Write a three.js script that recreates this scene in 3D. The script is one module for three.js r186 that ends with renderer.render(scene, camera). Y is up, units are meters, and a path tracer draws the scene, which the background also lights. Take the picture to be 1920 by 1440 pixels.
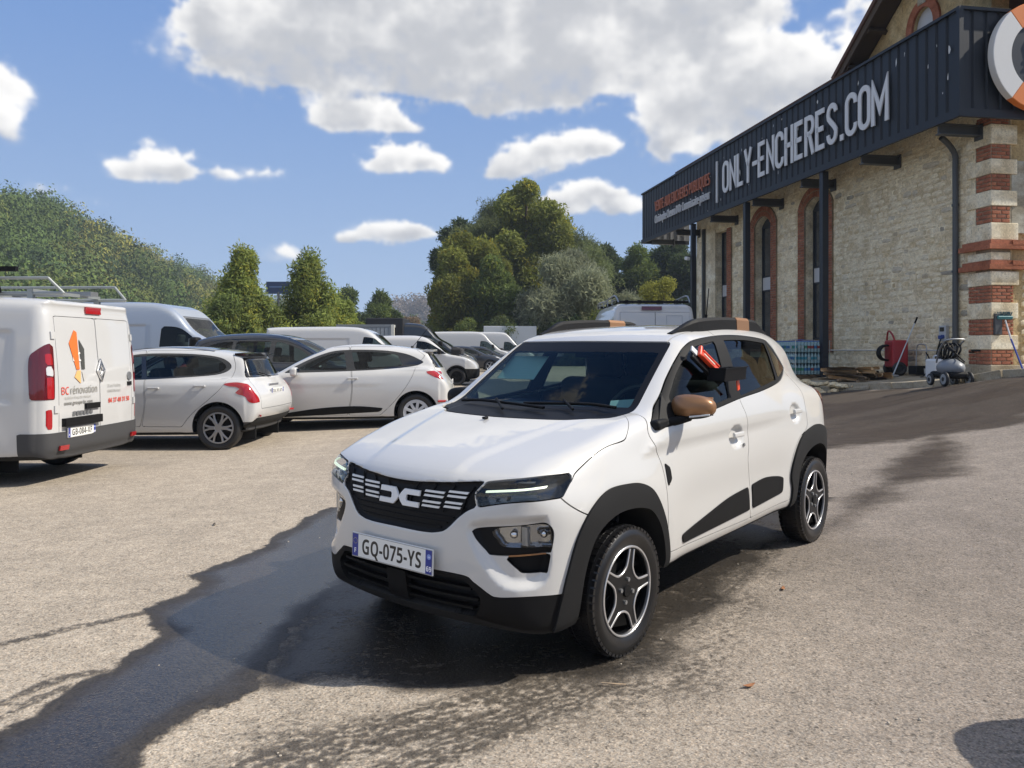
import * as THREE from 'three';
import { RoundedBoxGeometry } from 'three/addons/geometries/RoundedBoxGeometry.js';
import { TextGeometry } from 'three/addons/geometries/TextGeometry.js';
import { FontLoader } from 'three/addons/loaders/FontLoader.js';
import { mergeGeometries } from 'three/addons/utils/BufferGeometryUtils.js';

// ---------------------------------------------------------------- camera, exposure, sun
const scene = new THREE.Scene();
const EYE = 1.358, FPX = 1500, CX = 960, CY = 655;             // eye height; focal length and principal point of the 1920 x 1440 photograph
const camera = new THREE.PerspectiveCamera(2 * Math.atan(720 / FPX) * 180 / Math.PI, 4 / 3, 0.1, 4000);
camera.position.set(0, EYE, 0);
camera.lookAt(0, EYE, -10);
camera.setViewOffset(1920, 1440, 0, 720 - CY, 1920, 1440);    // the photograph is cropped: its horizon lies above the middle
camera.updateProjectionMatrix();
const renderer = new THREE.WebGLRenderer({ antialias: true });
renderer.toneMapping = THREE.LinearToneMapping;
renderer.toneMappingExposure = 1.36;
renderer.shadowMap.enabled = true;
const SUN = new THREE.Vector3(0.985, 0.94, 0.07).normalize();  // towards the sun: to the right, about 43 degrees up
const sun = new THREE.DirectionalLight(new THREE.Color().setRGB(1, 0.93, 0.82), 4.2);
sun.name = 'sun'; sun.position.copy(SUN).multiplyScalar(60); sun.castShadow = true; sun.shadow.mapSize.set(4096, 4096);
Object.assign(sun.shadow.camera, { left: -40, right: 40, top: 40, bottom: -40, near: 1, far: 160 });
scene.add(sun);
// ---------------------------------------------------------------- helpers
const PI = Math.PI, clamp = (x, a, b) => Math.max(a, Math.min(b, x)), lerp = (a, b, t) => a + (b - a) * t;
const sstep = (a, b, x) => { const t = clamp((x - a) / (b - a), 0, 1); return t * t * (3 - 2 * t); };
function rng(s) { return () => { s = (s + 0x6d2b79f5) | 0; let t = Math.imul(s ^ (s >>> 15), 1 | s); t = (t + Math.imul(t ^ (t >>> 7), 61 | t)) ^ t; return ((t ^ (t >>> 14)) >>> 0) / 4294967296; }; }
const hash2 = (x, y) => { let h = Math.imul(x, 374761393) + Math.imul(y, 668265263); h = Math.imul(h ^ (h >>> 13), 1274126177); return ((h ^ (h >>> 16)) >>> 0) / 4294967296; };
function vnoise(x, y) { const i = Math.floor(x), j = Math.floor(y), u = x - i, v = y - j, a = u * u * (3 - 2 * u), b = v * v * (3 - 2 * v);
  return lerp(lerp(hash2(i, j), hash2(i + 1, j), a), lerp(hash2(i, j + 1), hash2(i + 1, j + 1), a), b); }
function fbm(x, y, n = 4, g = 0.5) { let s = 0, a = 1, t = 0; for (let i = 0; i < n; i++) { s += a * vnoise(x, y); t += a; a *= g; x = x * 2.03 + 17.1; y = y * 2.03 + 5.7; } return s / t; }
function pnoise(x, y, p) { const i = Math.floor(x), j = Math.floor(y), u = x - i, v = y - j, a = u * u * (3 - 2 * u), b = v * v * (3 - 2 * v), m = (k) => ((k % p) + p) % p;
  return lerp(lerp(hash2(m(i), m(j)), hash2(m(i + 1), m(j)), a), lerp(hash2(m(i), m(j + 1)), hash2(m(i + 1), m(j + 1)), a), b); }
const taken = {};
function numbered(n) { if (!(n in taken)) { taken[n] = 0; return n; } taken[n]++; return n + '_' + String(taken[n]).padStart(3, '0'); }
function tag(o, label, category, group, kind) { const u = o.userData; if (label) u.label = label; if (category) u.category = category; if (group) u.group = group; if (kind) u.kind = kind; return o; }
function thing(name, label, category, pos = [0, 0, 0], turn = 0, group) { const o = new THREE.Group(); o.name = numbered(name); o.position.set(...pos); o.rotation.y = turn; tag(o, label, category, group); scene.add(o); return o; }
function struct(name, geo, mat) { const m = new THREE.Mesh(geo, mat); m.name = numbered(name); m.userData.kind = 'structure'; m.castShadow = m.receiveShadow = true; scene.add(m); return m; }
function part(name, geo, mat, parent, label) { const m = new THREE.Mesh(geo, mat); m.name = name; m.castShadow = m.receiveShadow = true; if (label) m.userData.label = label; parent.add(m); return m; }
function single(name, geo, mat, label, category, group) { const m = new THREE.Mesh(geo, mat); m.name = numbered(name); m.castShadow = m.receiveShadow = true; tag(m, label, category, group); scene.add(m); return m; }
const std = (r, g, b, rough = 0.6, o = {}) => new THREE.MeshStandardMaterial({ color: new THREE.Color().setRGB(r, g, b), roughness: rough, side: THREE.DoubleSide, ...o });
const phys = (r, g, b, rough = 0.5, o = {}) => new THREE.MeshPhysicalMaterial({ color: new THREE.Color().setRGB(r, g, b), roughness: rough, side: THREE.DoubleSide, ...o });
const V = (x, y, z) => new THREE.Vector3(x, y, z);
// geometry makers; each returns a non-indexed or indexed BufferGeometry with position, normal and uv
function place(g, x = 0, y = 0, z = 0, rx = 0, ry = 0, rz = 0) { g.applyMatrix4(new THREE.Matrix4().compose(V(x, y, z), new THREE.Quaternion().setFromEuler(new THREE.Euler(rx, ry, rz, 'YXZ')), V(1, 1, 1))); return g; }
const box = (w, h, d, x = 0, y = 0, z = 0, rx = 0, ry = 0, rz = 0) => place(new THREE.BoxGeometry(w, h, d), x, y, z, rx, ry, rz);
const rbox = (w, h, d, r, x = 0, y = 0, z = 0, rx = 0, ry = 0, rz = 0) => place(new RoundedBoxGeometry(w, h, d, 2, r), x, y, z, rx, ry, rz);
const cyl = (r1, r2, h, n, x = 0, y = 0, z = 0, rx = 0, ry = 0, rz = 0) => place(new THREE.CylinderGeometry(r1, r2, h, n), x, y, z, rx, ry, rz);
function tube(pts, r, n = 8, seg, closed = false) { const c = new THREE.CatmullRomCurve3(pts.map((p) => V(...p)), closed, 'centripetal'); return new THREE.TubeGeometry(c, seg ?? Math.max(2, pts.length * 4), r, n, closed); }
function bar(a, b, r, n = 8) { const A = V(...a), B = V(...b), d = B.clone().sub(A), g = new THREE.CylinderGeometry(r, r, d.length(), n); g.applyQuaternion(new THREE.Quaternion().setFromUnitVectors(V(0, 1, 0), d.clone().normalize())); g.translate(...A.add(B).multiplyScalar(0.5).toArray()); return g; }
function clean(g) { g = g.index ? g.toNonIndexed() : g; for (const k of Object.keys(g.attributes)) if (!['position', 'normal', 'uv'].includes(k)) g.deleteAttribute(k); if (!g.attributes.uv) g.setAttribute('uv', new THREE.BufferAttribute(new Float32Array(g.attributes.position.count * 2), 2)); return g; }
function join(list) { return mergeGeometries(list.map(clean), false); }
function strokeShape(pts, w, closed = false) { // a mitred ribbon along pts as a THREE.Shape (with a hole when closed)
  const n = pts.length, L = [], R = [];
  for (let i = 0; i < n; i++) {
    const a = closed ? pts[(i + n - 1) % n] : pts[Math.max(0, i - 1)], b = pts[i], c = closed ? pts[(i + 1) % n] : pts[Math.min(n - 1, i + 1)];
    let d1 = [b[0] - a[0], b[1] - a[1]], d2 = [c[0] - b[0], c[1] - b[1]], l1 = Math.hypot(...d1), l2 = Math.hypot(...d2);
    if (l1 < 1e-9) { d1 = d2; l1 = l2; } if (l2 < 1e-9) { d2 = d1; l2 = l1; }
    const n1 = [-d1[1] / l1, d1[0] / l1], n2 = [-d2[1] / l2, d2[0] / l2]; let m = [n1[0] + n2[0], n1[1] + n2[1]]; const ml = Math.hypot(...m) || 1; m = [m[0] / ml, m[1] / ml];
    const k = (w / 2) / Math.max(0.35, m[0] * n1[0] + m[1] * n1[1]);
    L.push(new THREE.Vector2(b[0] + m[0] * k, b[1] + m[1] * k)); R.push(new THREE.Vector2(b[0] - m[0] * k, b[1] - m[1] * k));
  }
  if (!closed) return new THREE.Shape([...L, ...R.reverse()]);
  const area = THREE.ShapeUtils.area(L), area2 = THREE.ShapeUtils.area(R), [o, h] = Math.abs(area) > Math.abs(area2) ? [L, R] : [R, L];
  const s = new THREE.Shape(o); s.holes.push(new THREE.Path(h)); return s;
}
const extrude = (shape, depth, bevel = 0, seg = 12) => new THREE.ExtrudeGeometry(shape, { depth, bevelEnabled: bevel > 0, bevelThickness: bevel, bevelSize: bevel, bevelOffset: -bevel, bevelSegments: 1, curveSegments: seg });
const poly = (pts) => new THREE.Shape(pts.map((p) => new THREE.Vector2(p[0], p[1])));
const arcPts = (cx, cy, r, a0, a1, n, ry = r) => Array.from({ length: n + 1 }, (_, i) => { const a = a0 + (a1 - a0) * i / n; return [cx + r * Math.cos(a), cy + ry * Math.sin(a)]; });
// ---------------------------------------------------------------- implicit bodies: profiles, a surface mesher, cutting
const smax = (a, b, k) => { const h = Math.max(k - Math.abs(a - b), 0) / k; return Math.max(a, b) + h * h * k * 0.25; }, smin = (a, b, k) => -smax(-a, -b, k);
function spline(pts, closed = true, n = 8) { // Catmull-Rom through pts; a third entry of 1 makes a corner
  const out = [], N = pts.length, at = (i) => (closed ? pts[((i % N) + N) % N] : pts[clamp(i, 0, N - 1)]);
  for (let i = 0; i < (closed ? N : N - 1); i++) {
    const p1 = at(i), p2 = at(i + 1), p0 = p1[2] ? p1 : at(i - 1), p3 = p2[2] ? p2 : at(i + 2);
    for (let k = 0; k < n; k++) { const t = k / n, t2 = t * t, t3 = t2 * t; out.push([0, 1].map((c) => 0.5 * (2 * p1[c] + (p2[c] - p0[c]) * t + (2 * p0[c] - 5 * p1[c] + 4 * p2[c] - p3[c]) * t2 + (3 * p1[c] - p0[c] - 3 * p2[c] + p3[c]) * t3))); }
  }
  if (!closed) out.push(pts[N - 1].slice(0, 2));
  return out;
}
function polyDist(P, x, y) { let d = 1e9, s = 1; for (let i = 0, j = P.length - 1; i < P.length; j = i++) {
    const ex = P[j][0] - P[i][0], ey = P[j][1] - P[i][1], wx = x - P[i][0], wy = y - P[i][1], t = clamp((wx * ex + wy * ey) / (ex * ex + ey * ey + 1e-12), 0, 1), bx = wx - ex * t, by = wy - ey * t;
    d = Math.min(d, bx * bx + by * by); const c1 = y >= P[i][1], c2 = y < P[j][1], c3 = ex * wy > ey * wx; if ((c1 && c2 && c3) || (!c1 && !c2 && !c3)) s = -s; } return s * Math.sqrt(d); }
function prof(pts, n = 8, step = 0.02) { // signed distance to a closed smooth outline, on a grid
  const P = spline(pts, true, n); let x0 = 1e9, y0 = 1e9, x1 = -1e9, y1 = -1e9; for (const p of P) { x0 = Math.min(x0, p[0]); x1 = Math.max(x1, p[0]); y0 = Math.min(y0, p[1]); y1 = Math.max(y1, p[1]); }
  const m = 0.35; x0 -= m; y0 -= m; x1 += m; y1 += m; const W = Math.ceil((x1 - x0) / step) + 2, H = Math.ceil((y1 - y0) / step) + 2, g = new Float32Array(W * H);
  for (let j = 0; j < H; j++) for (let i = 0; i < W; i++) g[j * W + i] = polyDist(P, x0 + i * step, y0 + j * step);
  return (x, y) => { const u = clamp((x - x0) / step, 0, W - 1.001), v = clamp((y - y0) / step, 0, H - 1.001), i = u | 0, j = v | 0, a = u - i, b = v - j, k = j * W + i; return (g[k] * (1 - a) + g[k + 1] * a) * (1 - b) + (g[k + W] * (1 - a) + g[k + W + 1] * a) * b; };
}
function table(t) { return (x) => { if (x <= t[0][0]) return t[0][1]; for (let i = 1; i < t.length; i++) if (x <= t[i][0]) { const a = (x - t[i - 1][0]) / (t[i][0] - t[i - 1][0]); // monotone-ish smooth
      const p0 = t[Math.max(0, i - 2)], p1 = t[i - 1], p2 = t[i], p3 = t[Math.min(t.length - 1, i + 1)], h = p2[0] - p1[0], m1 = (p2[1] - p0[1]) / (p2[0] - p0[0]) * h, m2 = (p3[1] - p1[1]) / (p3[0] - p1[0]) * h, a2 = a * a, a3 = a2 * a;
      return p1[1] * (2 * a3 - 3 * a2 + 1) + m1 * (a3 - 2 * a2 + a) + p2[1] * (3 * a2 - 2 * a3) + m2 * (a3 - a2); } return t[t.length - 1][1]; }; }
function nets(f, lo, hi, c) { // naive surface nets, vertices pulled onto the surface; returns { P, N, I }
  const n = [0, 1, 2].map((k) => Math.ceil((hi[k] - lo[k]) / c) + 1), [nx, ny, nz] = n, S = new Float32Array(nx * ny * nz), id = new Int32Array(nx * ny * nz).fill(-1), P = [], N = [], I = [];
  const bs = 5, reach = c * (bs - 1) / 2 * 1.732 * 1.5; // blocks that lie wholly inside or outside are filled at once
  for (let K = 0; K < nz; K += bs) for (let J = 0; J < ny; J += bs) for (let Q = 0; Q < nx; Q += bs) { const h = (bs - 1) / 2, v = f(lo[0] + (Q + h) * c, lo[1] + (J + h) * c, lo[2] + (K + h) * c), skip = Math.abs(v) > reach; for (let k = K; k < Math.min(nz, K + bs); k++) for (let j = J; j < Math.min(ny, J + bs); j++) for (let i = Q; i < Math.min(nx, Q + bs); i++) S[i + j * nx + k * nx * ny] = skip ? v : f(lo[0] + i * c, lo[1] + j * c, lo[2] + k * c); }
  const sx = 1, sy = nx, sz = nx * ny, cor = [0, sx, sy, sx + sy, sz, sx + sz, sy + sz, sx + sy + sz], ed = [[0, 1], [2, 3], [4, 5], [6, 7], [0, 2], [1, 3], [4, 6], [5, 7], [0, 4], [1, 5], [2, 6], [3, 7]], e = 0.004;
  const grad = (x, y, z) => { const a = f(x + e, y, z) - f(x - e, y, z), b = f(x, y + e, z) - f(x, y - e, z), d = f(x, y, z + e) - f(x, y, z - e), l = Math.hypot(a, b, d) || 1; return [a / l, b / l, d / l, l / (2 * e)]; };
  for (let k = 0; k < nz - 1; k++) for (let j = 0; j < ny - 1; j++) for (let i = 0; i < nx - 1; i++) {
    const q = i + j * sy + k * sz; let m = 0; for (let v = 0; v < 8; v++) if (S[q + cor[v]] < 0) m |= 1 << v; if (m === 0 || m === 255) continue;
    let x = 0, y = 0, z = 0, w = 0; for (const [a, b] of ed) { const A = S[q + cor[a]], B = S[q + cor[b]]; if ((A < 0) === (B < 0)) continue; const t = A / (A - B); x += (a & 1) + ((b & 1) - (a & 1)) * t; y += ((a >> 1) & 1) + (((b >> 1) & 1) - ((a >> 1) & 1)) * t; z += (a >> 2) + ((b >> 2) - (a >> 2)) * t; w++; }
    x = lo[0] + (i + x / w) * c; y = lo[1] + (j + y / w) * c; z = lo[2] + (k + z / w) * c;
    for (let r = 0; r < 2; r++) { const g = grad(x, y, z), d = clamp(f(x, y, z) / Math.max(0.4, g[3]), -c, c); x -= g[0] * d; y -= g[1] * d; z -= g[2] * d; }
    const g = grad(x, y, z); id[q] = P.length / 3; P.push(x, y, z); N.push(g[0], g[1], g[2]);
  }
  const quad = (a, b, d, g, flip) => { if (a < 0 || b < 0 || d < 0 || g < 0) return; if (flip) I.push(a, g, d, a, d, b); else I.push(a, b, d, a, d, g); };
  for (let k = 1; k < nz - 1; k++) for (let j = 1; j < ny - 1; j++) for (let i = 1; i < nx - 1; i++) { const q = i + j * sy + k * sz, s = S[q] < 0;
    if (s !== S[q + sx] < 0) quad(id[q - sy - sz], id[q - sz], id[q], id[q - sy], !s);
    if (s !== S[q + sy] < 0) quad(id[q - sx - sz], id[q - sx], id[q], id[q - sz], !s);
    if (s !== S[q + sz] < 0) quad(id[q - sx - sy], id[q - sy], id[q], id[q - sx], !s); }
  return { P, N, I };
}
function carve(m, g) { // splits a mesh along g = 0: [where g < 0, where g >= 0]
  const nv = m.P.length / 3, d = new Float32Array(nv); for (let i = 0; i < nv; i++) d[i] = g(m.P[i * 3], m.P[i * 3 + 1], m.P[i * 3 + 2], m.N[i * 3], m.N[i * 3 + 1], m.N[i * 3 + 2]);
  const mk = () => ({ P: [], N: [], I: [], v: new Map(), e: new Map() }), A = mk(), B = mk();
  const vert = (o, i) => { let k = o.v.get(i); if (k === undefined) { k = o.P.length / 3; o.v.set(i, k); o.P.push(m.P[i * 3], m.P[i * 3 + 1], m.P[i * 3 + 2]); o.N.push(m.N[i * 3], m.N[i * 3 + 1], m.N[i * 3 + 2]); } return k; };
  const cut = (o, i, j) => { if (i > j) [i, j] = [j, i]; const key = i * 4194304 + j; let k = o.e.get(key); if (k === undefined) { k = o.P.length / 3; o.e.set(key, k); const t = d[i] / (d[i] - d[j]), n = [0, 0, 0]; for (let c = 0; c < 3; c++) { o.P.push(lerp(m.P[i * 3 + c], m.P[j * 3 + c], t)); n[c] = lerp(m.N[i * 3 + c], m.N[j * 3 + c], t); } const l = Math.hypot(...n) || 1; o.N.push(n[0] / l, n[1] / l, n[2] / l); } return k; };
  for (let t = 0; t < m.I.length; t += 3) {
    const a = m.I[t], b = m.I[t + 1], c = m.I[t + 2], s = (d[a] < 0) + (d[b] < 0) + (d[c] < 0);
    if (s === 3) A.I.push(vert(A, a), vert(A, b), vert(A, c)); else if (s === 0) B.I.push(vert(B, a), vert(B, b), vert(B, c));
    else { const [one, two] = s === 1 ? [A, B] : [B, A], lone = (v) => (d[v] < 0) === (s === 1); const [p, q, r] = lone(a) ? [a, b, c] : lone(b) ? [b, c, a] : [c, a, b];
      one.I.push(vert(one, p), cut(one, p, q), cut(one, p, r)); const x = cut(two, p, q), y = cut(two, p, r), Q = vert(two, q), R = vert(two, r); two.I.push(x, Q, R, x, R, y); }
  }
  return [A, B];
}
const shift = (m, d) => ({ P: m.P.map((p, i) => p + m.N[i] * d), N: m.N, I: m.I });
const catM = (...ms) => { const o = { P: [], N: [], I: [] }; for (const m of ms) { const b = o.P.length / 3; for (const p of m.P) o.P.push(p); for (const p of m.N) o.N.push(p); for (const i of m.I) o.I.push(i + b); } return o; };
function rim(m, move, keep) { // walls that go from the open edges of m along move(i) -> [dx, dy, dz]
  const e = new Map(); for (let t = 0; t < m.I.length; t += 3) for (let k = 0; k < 3; k++) { const a = m.I[t + k], b = m.I[t + (k + 1) % 3], key = Math.min(a, b) * 4194304 + Math.max(a, b); e.has(key) ? e.set(key, null) : e.set(key, [a, b]); }
  const o = { P: [], N: [], I: [] };
  for (const q of e.values()) { if (!q) continue; const [a, b] = q, A = m.P.slice(a * 3, a * 3 + 3), B = m.P.slice(b * 3, b * 3 + 3); if (Math.abs(A[0]) < 2e-3 && Math.abs(B[0]) < 2e-3) continue; if (keep && !keep(A, B)) continue;
    const da = move(a, A), db = move(b, B), A2 = A.map((v, k) => v + da[k]), B2 = B.map((v, k) => v + db[k]); const ux = B[0] - A[0], uy = B[1] - A[1], uz = B[2] - A[2], n = [uy * da[2] - uz * da[1], uz * da[0] - ux * da[2], ux * da[1] - uy * da[0]], l = Math.hypot(...n) || 1, base = o.P.length / 3;
    o.P.push(...A, ...B, ...B2, ...A2); for (let k = 0; k < 4; k++) o.N.push(-n[0] / l, -n[1] / l, -n[2] / l); o.I.push(base, base + 2, base + 1, base, base + 3, base + 2); }
  return o;
}
const edgeWall = (m, depth, keep) => rim(m, (i) => [-m.N[i * 3] * depth, -m.N[i * 3 + 1] * depth, -m.N[i * 3 + 2] * depth], keep);
const mirrorM = (m) => { const P = m.P.slice(), N = m.N.slice(), I = m.I.slice(); for (let i = 0; i < P.length; i += 3) { P[i] = -P[i]; N[i] = -N[i]; } for (let t = 0; t < I.length; t += 3) { const a = I[t]; I[t] = I[t + 1]; I[t + 1] = a; } return { P, N, I }; };
function geoM(m) { const g = new THREE.BufferGeometry(); g.setAttribute('position', new THREE.BufferAttribute(Float32Array.from(m.P), 3)); g.setAttribute('normal', new THREE.BufferAttribute(Float32Array.from(m.N), 3)); g.setIndex(m.I.length ? Array.from(m.I) : [0, 0, 0]); return g; }
// ---------------------------------------------------------------- sky: clear air and cumulus, computed for every direction
{
  const W = 2560, H = 1280, data = new Float32Array(W * H * 4), puffs = [], D = 180 / PI;
  const seen = (px, py, rx, ry, k = 1) => { const a = Math.atan((px - CX) / FPX), e = Math.atan((CY - py) / FPX * Math.cos(a)); puffs.push([a * D, e * D, rx / FPX * D * Math.cos(a), ry / FPX * D * Math.cos(e), k]); };
  for (const p of [[470, 95, 140, 80], [600, 70, 190, 105], [790, 95, 250, 125], [1000, 100, 250, 120], [1140, 120, 170, 85], [900, 160, 130, 62], [1290, 45, 130, 80], [1370, 0, 110, 50, .8], [700, -70, 320, 120], [1100, -60, 350, 150], [420, 60, 70, 60],
    [1245, 240, 50, 62], [1330, 205, 120, 85], [1450, 160, 150, 85], [1560, 150, 100, 45, .75], [1605, 125, 60, 40, .6], [1500, 85, 60, 34, 0.55], [1265, 280, 50, 22], [1640, 20, 66, 42, 0.75], [1420, 110, 60, 40, .6],
    [648, 212, 60, 34], [700, 224, 54, 30], [748, 240, 36, 14], [618, 230, 32, 20], [760, 300, 58, 27], [728, 318, 42, 19], [808, 310, 32, 19], [985, 307, 62, 30], [1045, 286, 55, 33], [1100, 275, 42, 24], [1135, 278, 32, 15], [945, 325, 26, 13],
    [1080, 374, 66, 32], [1122, 368, 48, 28], [1168, 390, 38, 15], [1038, 385, 36, 20], [290, 316, 68, 34], [330, 330, 42, 25], [238, 326, 36, 18], [415, 324, 30, 18, 0.8], [490, 328, 42, 18, 0.65], [720, 440, 74, 22], [772, 440, 36, 16], [662, 448, 30, 10, 0.8],
    [0, 168, 48, 34], [0, 228, 36, 30], [110, 374, 58, 22, 0.5], [80, 355, 30, 16, 0.5], [545, 484, 64, 15, 0.6], [532, 472, 24, 12, 0.65]]) seen(...p);
  const r = rng(11);
  for (let i = 0; i < 70; i++) { const a = 40 + r() * 280, e = 8 + r() * 62, s = (2 + e * 0.13) * (0.6 + r()); for (let k = 0; k < 5; k++) puffs.push([(a + (r() - 0.5) * s * 2.6 + 180) % 360 - 180, e + (r() - 0.35) * s * 0.6, s * (0.6 + r() * 0.5), s * (0.35 + r() * 0.25), 0.9]); }
  const cols = Array.from({ length: 360 }, () => []);
  for (const p of puffs) for (let a = Math.floor(p[0] - p[2] * 1.7); a <= p[0] + p[2] * 1.7; a++) cols[((a % 360) + 360) % 360].push(p);
  const warm = [0.80, 0.79, 0.775], cool = [0.275, 0.295, 0.34];
  for (let y = 0; y < H; y++) {
    const el = ((y + 0.5) / H - 0.5) * PI, sy = Math.sin(el), h = Math.pow(1 - Math.max(0, sy), 2.7);
    for (let x = 0; x < W; x++) {
      const o = (y * W + x) * 4, az = ((x + 0.5) / W - 0.5) * 2 * PI, dx = Math.cos(el) * Math.cos(az), dz = Math.cos(el) * Math.sin(az);
      let R, G, B;
      if (sy < -0.02) { R = 0.16; G = 0.15; B = 0.13; } else {
        const cs = Math.max(0, dx * SUN.x + sy * SUN.y + dz * SUN.z), glow = Math.pow(cs, 8) * 0.18 + Math.pow(cs, 60) * 0.35;
        R = lerp(0.066, 0.335, h) + glow; G = lerp(0.175, 0.445, h) + glow * 0.95; B = lerp(0.455, 0.60, h) + glow * 0.85;
        const a = Math.atan2(dx, -dz) * D, e = el * D, near = cols[((Math.floor(a) % 360) + 360) % 360];
        let q = 0, base = 0, wsum = 0; const close = near.some((p) => { let da = a - p[0]; if (da > 180) da -= 360; if (da < -180) da += 360; return Math.abs(da) < p[2] * 1.62 + 1.8 && Math.abs(e - p[1]) < p[3] * 1.62 + 1.4; }); const wa = close ? (fbm(a * .45 + 3, e * .6 + 71, 5, .55) - .5) * 3.4 : 0, we = close ? (fbm(a * .5 + 91, e * .65 + 13, 5, .55) - .5) * 2.6 : 0;
        if (close) for (const p of near) { let da = a + wa * Math.min(1, p[2] / 3.2) - p[0]; if (da > 180) da -= 360; if (da < -180) da += 360; const u = da / p[2], e2 = e + we * Math.min(1, p[3] / 2), w = (e2 - p[1]) / (w0(e2, p) * p[3]), d = u * u + w * w; if (d < 2.6) { const k = p[4] * Math.max(0, 1 - d / 2.6); const k2 = k * k; q += k2; wsum += k2; base += k2 * ((e - p[1]) / p[3] + 0.25 * da / p[2]); } }
        if (q > 0.004) {
          const bil = (() => { let s2 = 0, am = 1, tt = 0, X = a * .9 + 5, Y = e * 1.15 + 8; for (let i = 0; i < 4; i++) { s2 += am * Math.abs(2 * vnoise(X, Y) - 1); tt += am; am *= .55; X = X * 2.1 + 7; Y = Y * 2.1 + 3; } return 1 - s2 / tt; })(); const n = fbm(a * 0.42 + 31, e * 0.6 + 7, 3), n2 = fbm(a * 1.15 + 11, e * 1.5 + 3, 5, 0.5), thick = 1 - .62 * sstep(.5, 1.1, q), dens = Math.min(q * 1.35, 1.05) + ((n - 0.5) * 0.55 + (n2 - 0.5) * 0.75 + (bil - .62) * .85) * thick - 0.32;
          const soft = lerp(.85, .50, sstep(-.4, .5, base / wsum)); const al = Math.max(sstep(0.0, soft, dens), .42 * sstep(.02, .45, q) * sstep(.40, .72, n2 * .6 + n * .4));
          if (al > 0) { const b = base / wsum, s = clamp(0.60 + 0.45 * b + (bil - .62) * 0.25 + (n2 - .5) * .22 + (n - 0.5) * 0.8 - clamp(q - 0.7, 0, 1) * 0.42, 0, 1), t = sstep(0.0, 1, s) * 0.72 + 0.28;
            R = lerp(R, lerp(cool[0], warm[0], t), al); G = lerp(G, lerp(cool[1], warm[1], t), al); B = lerp(B, lerp(cool[2], warm[2], t), al); }
        }
      }
      data[o] = R; data[o + 1] = G; data[o + 2] = B; data[o + 3] = 1;
    }
  }
  function w0(e, p) { return e < p[1] ? 0.72 : 1; }             // flat bases
  const tex = new THREE.DataTexture(data, W, H, THREE.RGBAFormat, THREE.FloatType);
  tex.mapping = THREE.EquirectangularReflectionMapping; tex.magFilter = tex.minFilter = THREE.LinearFilter; tex.needsUpdate = true;
  scene.background = tex; scene.environment = tex;
}
// ---------------------------------------------------------------- shared materials
const paint = (r, g, b, o = {}) => phys(r, g, b, 0.38, { clearcoat: 1, clearcoatRoughness: 0.03, ...o });
function dataTex(w, h, f, srgb = true, rep = true) { const d = new Uint8Array(w * h * 4); for (let y = 0; y < h; y++) for (let x = 0; x < w; x++) { const c = f(x, y), o = (y * w + x) * 4; d[o] = c[0]; d[o + 1] = c[1]; d[o + 2] = c[2]; d[o + 3] = c[3] ?? 255; }
  const t = new THREE.DataTexture(d, w, h); if (srgb) t.colorSpace = THREE.SRGBColorSpace; t.magFilter = t.minFilter = THREE.LinearFilter; t.wrapS = t.wrapT = rep ? THREE.RepeatWrapping : THREE.ClampToEdgeWrapping; t.needsUpdate = true; return t; }
function canvasTex(w, h, draw) { const c = document.createElement('canvas'); c.width = w; c.height = h; draw(c.getContext('2d'), w, h); const t = new THREE.CanvasTexture(c); t.colorSpace = THREE.SRGBColorSpace; t.needsUpdate = true; return t; }
const M = {
  white: paint(.56, .553, .535), whiteB: paint(.52, .52, .515), silver: paint(.36, .40, .46, { metalness: .35 }), black: paint(.012, .014, .017), darkgrey: paint(.022, .025, .032, { metalness: .2 }),
  plastic: phys(.0065, .0065, .007, .62, { specularIntensity: .4 }), plasticBlack: phys(.004, .004, .005, .5, { specularIntensity: .4 }), trim: phys(.014, .014, .0145, .75, { specularIntensity: .45 }), plasticGrey: std(.045, .045, .047, .7), gloss: phys(.008, .008, .009, .15, { clearcoat: 1 }), under: std(.012, .012, .012, .9), well: std(.010, .010, .010, .95), inside: std(.018, .018, .02, .85), rubberSeal: std(.015, .015, .016, .5),
  tyre: std(.014, .014, .015, .55), tyreWet: phys(.009, .009, .010, .32), alloyDark: phys(.006, .0065, .008, .38, { specularIntensity: .7 }), alloyBright: std(.62, .62, .63, .28, { metalness: .75 }), alloy: std(.42, .43, .45, .33, { metalness: .8 }), cap: phys(.50, .51, .53, .4), chrome: std(.75, .75, .76, .12, { metalness: 1 }), steel: std(.35, .36, .37, .4, { metalness: .8 }),
  copper: phys(.30, .15, .065, .38, { metalness: .45, clearcoat: .3, clearcoatRoughness: .35 }),
  glass: phys(.62, .75, .70, 0, { transmission: 1, thickness: 0, ior: 1.45, specularIntensity: .5 }), glassDark: phys(.34, .40, .39, 0, { transmission: 1, thickness: 0, ior: 1.45, specularIntensity: .8 }), lens: phys(.97, .98, .98, 0, { transmission: 1, thickness: 0, ior: 1.5 }),
  redLens: phys(.34, .006, .010, .12, { clearcoat: 1 }), redDeep: phys(.10, .004, .008, .1, { clearcoat: 1 }), amber: phys(.6, .16, .02, .15, { clearcoat: 1 }), clearLens: phys(.55, .56, .57, .1, { clearcoat: 1 }), reflector: std(.34, .35, .37, .14, { metalness: .95 }), led: std(.9, .92, .88, .3, { emissive: new THREE.Color().setRGB(.75, .9, .55), emissiveIntensity: .55 }),
  zincDark: std(.10, .11, .12, .3, { metalness: .7 }), plateWhite: std(.72, .72, .70, .35), paper: std(.55, .68, .72, .7), seat: std(.035, .035, .038, .8), orange: phys(.75, .07, .02, .35, { clearcoat: .4 }), red: phys(.30, .012, .018, .4),
};
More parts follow.
